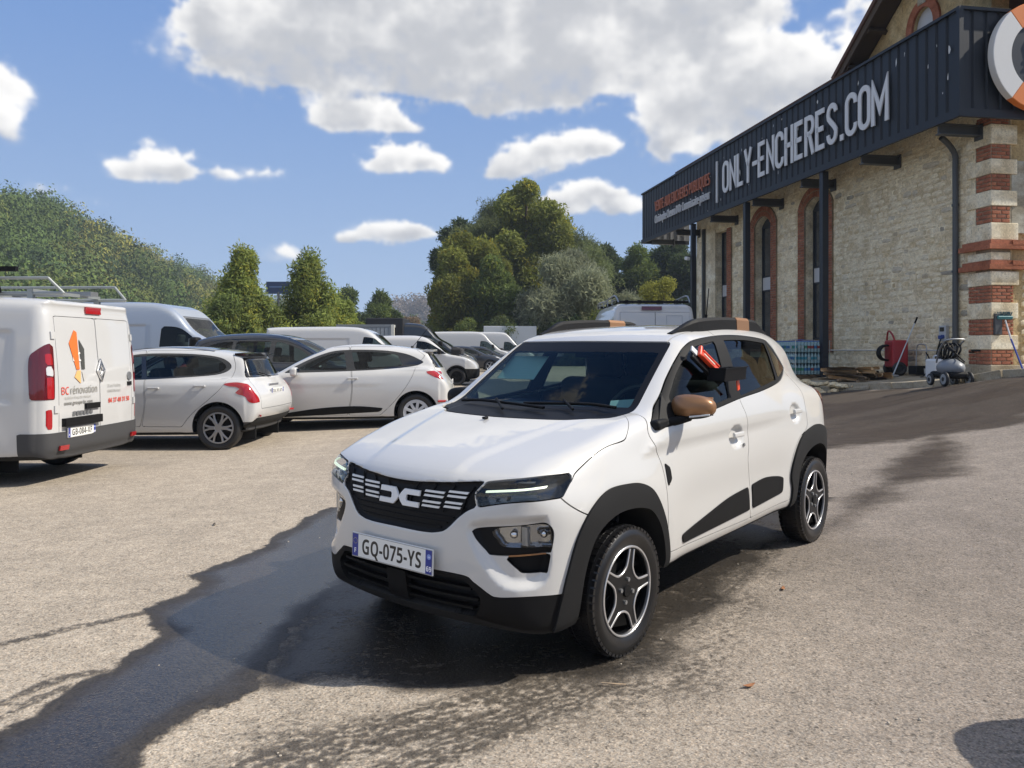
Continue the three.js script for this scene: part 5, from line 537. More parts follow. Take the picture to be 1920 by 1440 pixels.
    const mp = part('door_mirror', mg(geoM(cap)), s > 0 ? M.copper : M.plastic, car); if (s < 0) mp.position.set(.035, -.02, -.04); part('mirror_base', mg(join([geoM(rest), tube([[.70, .995, -.40], [.75, 1.0, -.47], [.80, 1.02, -.53]], .022, 8), rbox(.06, .05, .20, .02, .715, .992, -.40, 0, .12, .1)])), M.plastic, mp); part('indicator', mg(place(new RoundedBoxGeometry(.10, .009, .02, 2, .004), .868, 1.031, -.495, 0, .35, .12)), M.clearLens, mp); part('mirror_glass', mg(box(.17, .09, .004, .81, 1.07, -.588)), M.chrome, mp);
    const tri = conform(extrude(poly([[-.335, .985], [-.505, 1.125], [-.475, 1.02], [-.47, .993]].map(([z, y]) => [-z, y])), .01), (x, y, z) => [(sideX(heroSDF, y, -x) + .002 + z * .4) * s, y, -x]); part('mirror_sail', tri, M.plastic, mp);
    for (const [z, y] of [[-1.18, .849], [-2.106, .904]]) { const h = rbox(.02, .03, .13, .009, 0, 0, 0, 0, 0, .1); conform(h, (a, b, c) => [s * (sideX(heroSDF, .78 + (y - .849), z) + .004 + a), y + .012 + b + c * .02, z + c - .004]); part('handle', h, M.white, z > -1.5 ? (s > 0 ? fd[0] : fd[1]) : s > 0 ? rd[0] : rd[1]); }
    if (s > 0) part('lock', place(new THREE.CylinderGeometry(.010, .010, .006, 14), sideX(heroSDF, .795, -1.262) + .003, .795, -1.262, 0, 0, PI / 2), M.steel, fd[0]);
    const n = 26, P = [], I = []; for (let i = 0; i <= n; i++) { const t = i / n, z = lerp(-.97, -2.26, t), l = .455 + .035 * sstep(0, .25, t) - .03 * t, hgt = .058 * sstep(0, .22, t) * sstep(1, .86, t) + .003, w = .030 * (.6 + .4 * sstep(0, .2, t)), y = topY(heroSDF, l, z); for (const [a, b] of [[-1, -.3], [-.92, .72], [-.5, 1], [.5, 1], [.92, .72], [1, -.3]]) P.push((l + a * w) * s, y + Math.max(b, -.25) * hgt - (b < 0 ? .012 : 0), z); }
    const railGeo = (a, b, grow) => { const Q = []; I.length = 0; for (let i = a; i <= b; i++) for (let k = 0; k < 6; k++) { const o = (i * 6 + k) * 3; Q.push(P[o] + grow * (k < 3 ? -1 : 1) * s, P[o + 1] + (k > 0 && k < 5 ? grow : 0), P[o + 2]); } for (let i = 0; i < b - a; i++) for (let k = 0; k < 5; k++) { const q = i * 6 + k; I.push(q, q + 6, q + 1, q + 1, q + 6, q + 7); } for (const e of [0, (b - a) * 6]) for (let k = 1; k < 5; k++) I.push(e, e + k, e + k + 1); const g = new THREE.BufferGeometry(); g.setAttribute('position', new THREE.BufferAttribute(Float32Array.from(Q), 3)); g.setIndex(I.slice()); const f = g.toNonIndexed(); f.computeVertexNormals(); return f; };
    const rp = part('roof_rail', railGeo(0, n, 0), M.plastic, car); part('copper_insert', railGeo(16, 20, .0025), M.copper, rp);
    const lp = part('rear_lamp', geoM(s > 0 ? wall(shift(out.rlamp, .003), .02) : mirrorM(wall(shift(out.rlamp, .003), .02))), M.redDeep, car); }
  const wz = (x, y) => fz(x, y, 0); const wp = (x, z, d) => [x, topY(heroSDF, Math.abs(x), z) + d, z]; 
  for (const [a, b, p] of [[[-.47, -.255], [.20, -.135], [-.02, -.075]], [[.02, -.20], [.52, -.30], [.36, -.16]]]) { const pts = [0, .25, .5, .75, 1].map((t) => wp(lerp(a[0], b[0], t), lerp(a[1], b[1], t), .018)); const w = part('wiper', join([tube(pts, .008, 6), bar(wp(...p, .015), wp(lerp(a[0], b[0], .45), lerp(a[1], b[1], .45), .034), .007)]), M.plastic, car); }
  part('washer_jet', rbox(.022, .012, .03, .005, -.02, topY(heroSDF, .02, .06) + .006, .06), M.plastic, car);
  // paper on the dash, vignettes on the glass
  const sheet = (w, h, p, r, tex) => part('paper_sheet', place(new THREE.BoxGeometry(w, h, .002), ...p, ...r), tex, car);
  const txt = canvasTex(256, 180, (c) => { c.fillStyle = '#86a0a9'; c.fillRect(0, 0, 256, 180); c.fillStyle = '#7a9aa6'; for (let i = 0; i < 17; i++) c.fillRect(14, 12 + i * 9.5, 90 + ((i * 67) % 130), 3); });
  const pm = new THREE.MeshStandardMaterial({ map: txt, roughness: .8, side: THREE.DoubleSide }); sheet(.20, .11, [.47, 1.058, -.50], [-1.0, .25, .15], pm); sheet(.28, .20, [-.385, 1.232, -.70], [-.86, 0, 0], pm);
  // wheels
  for (const [x, z] of [[.69, 0], [-.69, 0], [.69, -2.423], [-.69, -2.423]]) { const w = heroWheel(x > 0); w.position.set(x, .287, z); w.rotation.x = x > 0 ? .35 + z : 0; if (x < 0) w.rotation.set(0, PI, 0); car.add(w); }
  return car;
}
const hero = buildHero();
// ---------------------------------------------------------------- the other vehicles: same method, described by outlines (z forward from the front axle, y up)
function vehicle(name, label, category, sp, group) {
  const car = thing(name, label, category, [0, 0, 0], 0, group), W = sp.W, [zr, zf] = sp.ends, cell = sp.cell;
  const low = prof(sp.low, 6, .025), up = sp.up && prof(sp.up, 6, .025), T = table(sp.T), U = sp.U && table(sp.U), rb = sp.rear ?? .10, fb = sp.front ?? .22;
  const half = [[zf, 0], [zf - .04 * fb / .22, W * .45], [zf - .6 * fb, W * .74], [zf - 1.7 * fb, W * .95], [zf - 2.8 * fb, W], [zr + rb * 4, W], [zr + rb * 1.6, W * .965], [zr + rb * .5, W * .84], [zr + .01, W * .55], [zr, 0]], plan = prof([...half, ...half.slice(1, -1).reverse().map(([a, b]) => [a, -b])], 6, .025);
  const f = (x, y, z) => { const l = Math.abs(x), bow = z > sp.mid ? sp.bow ?? .22 : -(sp.bowR ?? .10), zz = z + bow * l * l * sstep(0, .9, Math.abs(z - sp.mid)); let s = l - T(y) * (sp.nose ? lerp(1, sp.nose, sstep(-.5, zf, z) * sstep(.6, .95, y)) : 1);
    if (y < 1) for (const a of sp.axles) s -= (sp.flare ?? .012) * Math.exp(-(((Math.hypot(z - a, y - sp.R) - sp.R - .14) / .10) ** 2)); if (sp.dent) s += sp.dent(y, z);
    const a = smax(smax(low(zz, y), plan(z, l), .06), s, sp.kt ?? .10); if (!up) return a; return smin(a, smax(smax(up(zz, y + .05 * l * l), l - U(y) * (sp.tap ? lerp(sp.tap, 1, sstep(zr + .1, zr + 1.5, z)) : 1), .10), plan(z, l), .06), .04); };
  car.userData_sdf = undefined;
  let m = nets(f, [-cell * 2, .1, zr - .15], [W + .1, sp.H + .1, zf + .12], cell); [, m] = carve(m, (x) => x);
  const take = (g, gap = 0) => { let a; [a, m] = carve(m, (x, y, z, nx, ny, nz) => g(x, y, z, nx, ny, nz) + gap); if (gap) [, m] = carve(m, (x, y, z, nx, ny, nz) => g(x, y, z, nx, ny, nz) - gap); return a; };
  const P = (pts) => prof(pts, 5, .02), S = (pts, lo = .4) => { const p = P(pts); return (x, y, z, nx) => Math.max(p(z, y), lo * W - x, .25 - nx); };
  const both = (a) => geoM(catM(a, mirrorM(a))), wall = (a, d) => catM(a, edgeWall(a, d)), pair = (n, a, mat) => [part(n, geoM(a), mat, car), part(n, geoM(mirrorM(a)), mat, car)];
  const under = take((x, y, z, nx, ny) => Math.max(ny + .5, y - .45)), wells = sp.axles.map((z0) => take((x, y, z) => Math.max(Math.hypot(z - z0, y - sp.R) - sp.R - .055, .55 * W - x, y > sp.R ? -1 : Math.abs(z - z0) - sp.R - .055)));
  part('underbody', both(under), M.under, car); const wl = catM(...wells.map((o) => rim(o, () => [-.34, 0, 0], (A) => A[1] > .14))); part('wheel_well', join([both(wl), ...sp.axles.flatMap((z) => [-1, 1].map((s) => box(.02, sp.R * 2, sp.R * 2.6, s * (W - .40), sp.R + .12, z)))]), M.well, car);
  if (sp.arch) for (const z0 of sp.axles) { const a = take((x, y, z) => Math.max(Math.hypot(z - z0, y - sp.R) - sp.R - .055 - sp.arch, .55 * W - x)); pair('wheel_arch_trim', catM(shift(a, .01), edgeWall(shift(a, .01), .03)), M.trim); }
  if (sp.ws) { const w = sp.ws, g = (x, y, z, nx, ny, nz) => Math.max(w[0] - y, y - w[1], x - lerp(w[2], w[3], (y - w[0]) / (w[1] - w[0])), .22 - nz, sp.mid - z); const a = take(g, .003); const [c, b] = carve(a, (x, y, z, nx, ny, nz) => g(x, y, z, nx, ny, nz) + .035); part('windscreen', both(shift(c, -.004)), M.glass, car); part('windscreen_border', both(wall(shift(b, -.003), .01)), M.gloss, car); }
  if (sp.rw) { const w = sp.rw, g = (x, y, z, nx, ny, nz) => Math.max(w[0] - y, y - w[1], x - lerp(w[2], w[3], (y - w[0]) / (w[1] - w[0])), nz + .22, z - sp.mid); const a = take(g, .003); const [c, b] = carve(a, (x, y, z, nx, ny, nz) => g(x, y, z, nx, ny, nz) + .03); part('rear_window', both(shift(c, -.004)), M.glassDark, car); part('rear_window_border', both(wall(shift(b, -.003), .01)), M.gloss, car); }
  let dlo = sp.dlo && take(S(sp.dlo), .002); const wins = [];
  for (const q of sp.glass ?? []) { let a; if (dlo) [a, dlo] = carve(dlo, S(q)); else a = take(S(q), .003); wins.push(a); }
  if (dlo) pair('window_frame', wall(shift(dlo, -.003), .012), M.gloss);
  for (const a of wins) pair('side_window', shift(a, -.007), sp.darkGlass ? M.glassDark : M.glassDark);
  for (const [n, g, mat, off] of sp.cuts?.(S, P, f) ?? []) { const a = take(g, off === undefined ? .002 : 0); if (a.I.length) { const q = shift(a, off ?? 0); if (g.one) part(n, both(wall(q, .02)), mat, car); else pair(n, wall(q, .02), mat); } }
  const panels = []; for (const [n, g] of sp.panels?.(S, P, f) ?? []) { const a = take(g, .003); if (g.one) panels.push(part(n, both(wall(a, .012)), sp.paint, car)); else panels.push(...pair(n, wall(a, .012), sp.paint)); }
  part('body_shell', both(wall(m, .012)), sp.paint, car);
  const lin = carve(shift(m, -.03), (x, y, z) => .45 - y)[0]; part('cabin_lining', both(lin), M.inside, car); part('cabin_floor', box(W * 1.8, .02, zf - zr - 1.0, 0, .42, (zf + zr) / 2), M.under, car);
  if (sp.seats) { const [zs, ys, back] = sp.seats; for (const x of [.36, -.36]) part('front_seat', join([rbox(.48, .16, .5, .06, x, ys, zs), rbox(.46, .62, .14, .06, x, ys + .32, zs - .29, .2), rbox(.26, .18, .10, .04, x, ys + .70, zs - .38, .2)]), M.seat, car); if (back) part('rear_seat', join([rbox(1.2, .56, .14, .06, 0, ys + .3, zs - 1.1, .25), rbox(.24, .15, .1, .04, .36, ys + .64, zs - 1.2), rbox(.24, .15, .1, .04, -.36, ys + .64, zs - 1.2)]), M.seat, car); part('dashboard', rbox(W * 1.6, .22, .4, .08, 0, ys + .38, zs + .72), M.inside, car); }
  const [key, rr, ww, sn, smat, style] = sp.wheel; for (const z of sp.axles) for (const s of [1, -1]) { const w = plainWheel(key, sp.R, rr, ww, sn, smat, s > 0, style); w.position.set(s * (W - ww / 2 - .035), sp.R, z); car.add(w); }
  if (sp.mirror) for (const s of [1, -1]) { const [z, y, sz] = sp.mirror, x = sideX(f, y, z); const mp = part('door_mirror', rbox(.20 * sz, .15 * sz, .12 * sz, .045 * sz, s * (x + .13 * sz), y + .04, z), sp.mirrorMat ?? sp.paint, car); part('mirror_base', join([bar([s * (x - .02), y - .02, z + .02], [s * (x + .10 * sz), y - .01, z], .025)]), M.plastic, mp); part('mirror_glass', box(.16 * sz, .11 * sz, .004, s * (x + .13 * sz), y + .04, z - .062 * sz), M.chrome, mp); }
  for (const [y, z] of sp.handles ?? []) for (const s of [1, -1]) { const x = sideX(f, y, z); part('handle', join([rbox(.022, .03, .17, .01, s * (x + .022), y, z), box(.03, .02, .02, s * (x + .008), y, z + .07), box(.03, .02, .02, s * (x + .008), y, z - .07)]), sp.handleMat ?? sp.paint, car); }
  sp.extra?.(car, f, { both, wall, pair });
  return car;
}
const one = (g) => { g.one = true; return g; };
const rearZ = (f, x, y) => { let a = -8; while (a < 0 && f(x, y, a) > .003) a += Math.max(.002, f(x, y, a) * .5); return a; };
const put = (o, x, z, heading, dy = 0) => { o.position.set(x, groundH(x, z) + dy, z); o.rotation.y = heading; return o; };
const LEFT = -PI / 2; // nose to -x
const smallCar = (o) => ({ W: .86, H: 1.47, R: .31, cell: .03, mid: -1.6, tap: .80, T: [[.2, .80], [.4, .84], [.6, .868], [.75, .865], [.9, .835], [1.0, .79]], U: [[.8, .84], [.95, .80], [1.1, .735], [1.25, .665], [1.38, .595], [1.48, .50]], nose: .84, rear: .13, seats: [-1.25, .52, true], mirror: [-.62, .95, 1], ...o });
const hatchA = smallCar({ W: .87, ends: [-3.16, .80], axles: [0, -2.54], R: .315, paint: M.whiteB, wheel: ['alloyA', .222, .195, 6, M.alloy, 'twin'],
  low: [[-2.98, .33], [-3.10, .45], [-3.155, .58], [-3.14, .72], [-3.08, .83], [-2.98, .95], [-2.8, 1.0], [-1.5, .985], [-.4, .955], [-.1, .94], [.2, .88], [.5, .78], [.70, .66], [.79, .5], [.79, .36], [.70, .24], [.3, .19], [-2.6, .22]],
  up: [[.1, .75, 1], [-.12, .93], [-.55, 1.18], [-.95, 1.365], [-1.25, 1.435], [-1.7, 1.46], [-2.2, 1.435], [-2.65, 1.37], [-2.80, 1.33, 1], [-2.84, 1.29, 1], [-2.92, 1.12], [-3.0, .95], [-3.0, .8, 1]],
  dlo: [[-.42, .955, 1], [-.75, 1.15], [-1.1, 1.305], [-1.4, 1.355], [-2.0, 1.355], [-2.40, 1.315], [-2.58, 1.245], [-2.64, 1.16], [-2.52, 1.075], [-2.2, 1.035], [-1.5, .995]], glass: [[[-.55, .99, 1], [-.8, 1.15], [-1.12, 1.285], [-1.34, 1.325, 1], [-1.42, 1.01, 1]], [[-1.40, 1.33, 1], [-2.0, 1.33], [-2.38, 1.29], [-2.52, 1.225], [-2.57, 1.16], [-2.47, 1.09], [-2.2, 1.055], [-1.49, 1.018, 1]]],
  ws: [.97, 1.37, .70, .58], rw: [1.02, 1.30, .62, .50], handles: [[.875, -1.62], [.90, -2.38]].slice(0, 1).concat([[.905, -2.28]]),
  cuts: (S, P, f) => [['tail_lamp', S([[-2.60, .93], [-2.80, .955], [-2.98, .915], [-3.07, .845], [-3.12, .76], [-3.13, .70], [-3.05, .665], [-2.97, .69], [-2.93, .76], [-2.83, .79], [-2.79, .82], [-2.86, .86], [-2.80, .89], [-2.68, .90]], .3), M.redLens, .004], ['lower_bumper', one((x, y, z) => Math.max(z + 2.70, y - .40)), M.plasticGrey, 0], ['headlight', S([[.15, .86], [.45, .80], [.68, .70], [.60, .64], [.30, .70]], .3), M.clearLens, .002], ['grille', one((x, y, z) => Math.max(.45 - z, x - .45, Math.abs(y - .50) - .09)), M.plastic, -.01]],
  panels: (S) => [['rear_door', S([[-1.40, 1.40, 1], [-1.49, .90], [-1.50, .60], [-1.44, .33, 1], [-2.02, .33, 1], [-2.18, .52], [-2.42, .72], [-2.60, .90], [-2.70, 1.15], [-2.6, 1.40, 1]], .5)], ['front_door', S([[-.38, .98, 1], [-.30, .80], [-.34, .33, 1], [-1.42, .33, 1], [-1.485, .60], [-1.475, .90], [-1.385, 1.40, 1], [-.8, 1.38, 1]], .5)], ['tailgate', one((x, y, z, nx, ny, nz) => Math.max(.58 - y, x - (.66 - .2 * sstep(.9, 1.4, y)), nz + .30, z + 2.5, y - 1.36))]],
  extra: (car, f) => { const sp = part('spoiler', conform(new THREE.BoxGeometry(1.02, .03, .20, 16, 1, 4), (x, y, z) => [x, 1.36 + y - .05 * x * x - .10 * (z < 0 ? z * z * 4 : 0), -2.78 + z + .10 * x * x]), M.gloss, car); const z = rearZ(f, .2, .80) - .004; plateMesh('EW-392-KD', '58', car, new THREE.Matrix4().makeTranslation(0, .80, z).multiply(new THREE.Matrix4().makeRotationY(PI))); part('rear_wiper', bar([0, 1.02, rearZ(f, 0, 1.02) - .02], [.33, 1.08, rearZ(f, .33, 1.08) - .02], .009), M.plastic, car); part('handle_recess', box(.40, .03, .02, 0, .90, rearZ(f, .1, .90) - .002), M.chrome, car); for (const s of [1, -1]) part('reflector', rbox(.13, .03, .02, .006, s * .66, .48, rearZ(f, .66, .48) - .002, 0, s * .55, 0), M.redLens, car); part('roof_skin', conform(new THREE.BoxGeometry(1.0, .004, 1.2, 10, 1, 12), (x, y, z) => [x, topY(f, Math.abs(x), -1.75 + z) + .004 + y, -1.75 + z]), M.gloss, car); } });
const hatchB = smallCar({ W: .865, ends: [-3.20, .84], axles: [0, -2.59], R: .31, paint: M.white, wheel: ['coverB', .215, .185, 9, M.cap, 'cover'],
  low: [[-3.05, .34], [-3.16, .46], [-3.20, .60], [-3.17, .74], [-3.08, .88], [-2.95, 1.0], [-2.7, 1.06], [-1.5, 1.0], [-.4, .965], [-.1, .95], [.2, .90], [.5, .80], [.72, .68], [.82, .52], [.82, .36], [.72, .24], [.3, .19], [-2.6, .22]],
  up: [[.1, .75, 1], [-.12, .945], [-.55, 1.185], [-.95, 1.36], [-1.25, 1.425], [-1.7, 1.45], [-2.2, 1.42], [-2.62, 1.36], [-2.80, 1.315, 1], [-2.82, 1.28, 1], [-2.93, 1.14], [-3.03, .98], [-3.03, .8, 1]],
  dlo: [[-.40, .965, 1], [-.75, 1.16], [-1.1, 1.30], [-1.4, 1.345], [-2.0, 1.34], [-2.40, 1.28], [-2.66, 1.17], [-2.70, 1.14, 1], [-2.55, 1.08], [-2.1, 1.03], [-1.4, .995]], glass: [[[-.62, 1.02, 1], [-.85, 1.16], [-1.14, 1.275], [-1.38, 1.315, 1], [-1.44, 1.015, 1]], [[-1.50, 1.315, 1], [-1.95, 1.31], [-2.26, 1.27, 1], [-2.36, 1.09, 1], [-2.1, 1.055], [-1.58, 1.022, 1]]],
  ws: [.98, 1.36, .70, .58], rw: [1.05, 1.30, .60, .50], handles: [[.88, -1.55]],
  cuts: (S) => [['tail_lamp', S([[-2.72, .985, 1], [-2.88, 1.0], [-3.06, .975, 1], [-3.16, .86, 1], [-3.1, .845], [-2.92, .89]], .3), M.redLens, .004], ['door_trim', S([[-.42, .30, 1], [-1.0, .385], [-1.6, .42], [-2.08, .385, 1], [-1.98, .325, 1], [-.42, .24, 1]], .5), M.plastic, .005], ['headlight', S([[.1, .88], [.45, .82], [.72, .72], [.62, .66], [.30, .72]], .3), M.clearLens, .002], ['grille', one((x, y, z) => Math.max(.45 - z, x - .62, Math.abs(y - .66) - .05)), M.plastic, -.01], ['lower_grille', one((x, y, z) => Math.max(.45 - z, x - .60, Math.abs(y - .36) - .09)), M.plastic, -.01]],
  panels: (S) => [['rear_door', S([[-1.47, 1.40, 1], [-1.54, .90], [-1.54, .60], [-1.48, .27, 1], [-2.0, .27, 1], [-2.20, .46], [-2.40, .70], [-2.52, .90], [-2.60, 1.1], [-2.72, 1.25, 1], [-2.5, 1.40, 1]], .5)], ['front_door', S([[-.36, .98, 1], [-.28, .80], [-.32, .27, 1], [-1.46, .27, 1], [-1.525, .60], [-1.525, .90], [-1.455, 1.40, 1], [-.8, 1.38, 1]], .5)], ['tailgate', one((x, y, z, nx, ny, nz) => Math.max(.56 - y, x - (.66 - .2 * sstep(.9, 1.4, y)), nz + .30, z + 2.5, y - 1.34))]],
  extra: (car, f) => { part('aerial', join([cyl(.02, .03, .03, 12, 0, topY(f, 0, -2.45) + .01, -2.45), bar([0, topY(f, 0, -2.45), -2.45], [0, 1.72, -2.72], .005)]), M.plastic, car); const z = rearZ(f, .2, .78) - .004; plateMesh('DB-618-TN', '71', car, new THREE.Matrix4().makeTranslation(0, .78, z).multiply(new THREE.Matrix4().makeRotationY(PI))); part('reflector', rbox(.03, .035, .16, .01, sideX(f, .50, -3.02) + .002, .50, -3.02, 0, .5, 0), M.redLens, car); part('spoiler', conform(new THREE.BoxGeometry(1.0, .03, .16, 16, 1, 4), (x, y, z) => [x, 1.345 + y - .05 * x * x, -2.80 + z + .10 * x * x]), M.white, car); } });
const mpv = smallCar({ W: .90, H: 1.70, cell: .05, ends: [-3.45, .90], axles: [0, -2.75], R: .33, paint: M.darkgrey, wheel: ['alloyC', .23, .2, 5, M.alloy, 'plain'], T: [[.2, .84], [.4, .88], [.6, .90], [.85, .895], [1.0, .86], [1.1, .82]], U: [[.9, .86], [1.05, .83], [1.25, .75], [1.45, .67], [1.62, .60], [1.7, .5]], mirror: [-.6, 1.08, 1.1], seats: [-1.3, .62, true],
  low: [[-3.3, .36], [-3.42, .5], [-3.45, .7], [-3.40, .9], [-3.3, 1.06], [-2.9, 1.12], [-1.5, 1.09], [-.3, 1.06], [.1, 1.03], [.5, .93], [.78, .78], [.88, .58], [.88, .4], [.78, .27], [.3, .22], [-2.8, .24]], up: [[.2, .85, 1], [-.05, 1.04], [-.55, 1.34], [-.95, 1.54], [-1.3, 1.65], [-1.9, 1.70], [-2.6, 1.66], [-3.0, 1.58], [-3.12, 1.50], [-3.28, 1.25], [-3.36, 1.05], [-3.36, .9, 1]],
  dlo: [[-.35, 1.07, 1], [-.8, 1.36], [-1.2, 1.52], [-1.7, 1.58], [-2.5, 1.55], [-2.95, 1.45], [-3.05, 1.22, 1], [-2.4, 1.12]], glass: [[[-.6, 1.12, 1], [-.9, 1.35], [-1.25, 1.49], [-1.42, 1.52, 1], [-1.46, 1.12, 1]], [[-1.52, 1.53, 1], [-2.2, 1.53, 1], [-2.28, 1.14, 1], [-1.56, 1.12, 1]], [[-2.27, 1.52, 1], [-2.55, 1.5], [-2.85, 1.40], [-2.92, 1.24, 1], [-2.35, 1.15, 1]]], ws: [1.1, 1.6, .72, .58], rw: [1.1, 1.52, .66, .54],
  cuts: (S) => [['tail_lamp', S([[-3.05, 1.10], [-3.3, 1.06], [-3.4, .92], [-3.2, .88], [-3.0, .98]], .3), M.redLens, .003], ['headlight', S([[.2, .98], [.55, .90], [.82, .76], [.7, .72], [.35, .80]], .3), M.clearLens, .002], ['grille', one((x, y, z) => Math.max(.5 - z, x - .5, Math.abs(y - .62) - .1)), M.plastic, -.01]], extra: () => {} });
const sedan = smallCar({ W: .88, cell: .065, ends: [-3.5, .85], axles: [0, -2.68], R: .315, paint: M.darkgrey, wheel: ['alloyC', .23, .2, 5, M.alloy, 'plain'], low: mpv.low.map(([a, b, c]) => [a, b * .90, c]), up: [[.2, .75, 1], [-.05, .94], [-.6, 1.20], [-1.1, 1.38], [-1.6, 1.44], [-2.2, 1.42], [-2.8, 1.28], [-3.2, 1.02], [-3.3, .8, 1]], dlo: [[-.4, .96, 1], [-.85, 1.18], [-1.3, 1.31], [-1.8, 1.34], [-2.4, 1.27], [-2.75, 1.08, 1], [-2.2, .99]], glass: [[[-.6, 1.0, 1], [-.9, 1.17], [-1.3, 1.28], [-1.42, 1.29, 1], [-1.46, 1.0, 1]], [[-1.52, 1.3, 1], [-2.0, 1.29], [-2.4, 1.2], [-2.55, 1.06, 1], [-1.56, 1.01, 1]]], ws: [.98, 1.36, .68, .56], rw: [1.0, 1.36, .62, .5], cuts: mpv.cuts });
// vans
const panelVan = (o) => ({ W: .98, H: 1.97, R: .335, cell: .04, mid: -1.2, front: .26, rear: .09, bow: .16, bowR: .03, kt: .16, T: [[.2, .90], [.4, .955], [.7, .975], [1.0, .97], [1.4, .935], [1.75, .885], [2.0, .84]], paint: M.whiteB, wheel: ['steelV', .205, .21, 8, M.plasticGrey, 'cover'], mirror: [-.35, 1.28, 1.35], mirrorMat: M.plastic, handles: [], arch: .0, seats: [-.75, .85, false], ...o });
const vanLow = (L, H, R) => [[R + .03, .34], [R, .6], [R + .005, 1.0], [R + .05, H * .72], [R + .10, H - .14], [R + .22, H - .03], [-2.6, H], [-1.5, H - .005], [-1.05, H - .06], [-.70, H - .22], [-.30, 1.42], [-.02, 1.16], [.30, 1.05], [.62, .92], [.80, .74], [.85, .52], [.83, .36], [.74, .26], [.3, .24], [R + .5, .27]];
const vanCuts = (R, H, extra = []) => (S, P, f) => [['lower_bumper', one((x, y, z) => Math.max(z - (R + .34), y - .56 + .0 * x)), M.plasticGrey, .012], ['side_trim', S([[-.45, .50, 1], [R + .9, .50, 1], [R + .9, .36, 1], [-.45, .36, 1]], .5), M.plasticGrey, .008], ['front_bumper', one((x, y, z) => Math.max(.36 - z, y - .52)), M.plasticGrey, .004], ['headlight', S([[.18, 1.0], [.45, .98], [.72, .84], [.70, .70], [.45, .74]], .25), M.clearLens, .003], ['grille', one((x, y, z) => Math.max(.5 - z, x - .42, Math.abs(y - .66) - .09)), M.plastic, -.01], ...extra];
const cabGlass = [[[-.12, 1.16, 1], [-.55, 1.50], [-.72, 1.62], [-1.02, 1.66, 1], [-1.12, 1.14, 1], [-.9, 1.10], [-.45, 1.08]]];
const vanB = panelVan({ ends: [-4.10, .85], axles: [0, -3.10], low: vanLow(0, 1.97, -4.10), glass: cabGlass, ws: [1.2, 1.78, .78, .66], cuts: (S, P, f) => [...vanCuts(-4.10, 1.97)(S, P, f)],
  dent: (y, z) => .018 * sstep(-1.45, -1.5, z) * sstep(-3.55, -3.5, z) * sstep(.90, .95, y) * sstep(1.62, 1.57, y) });
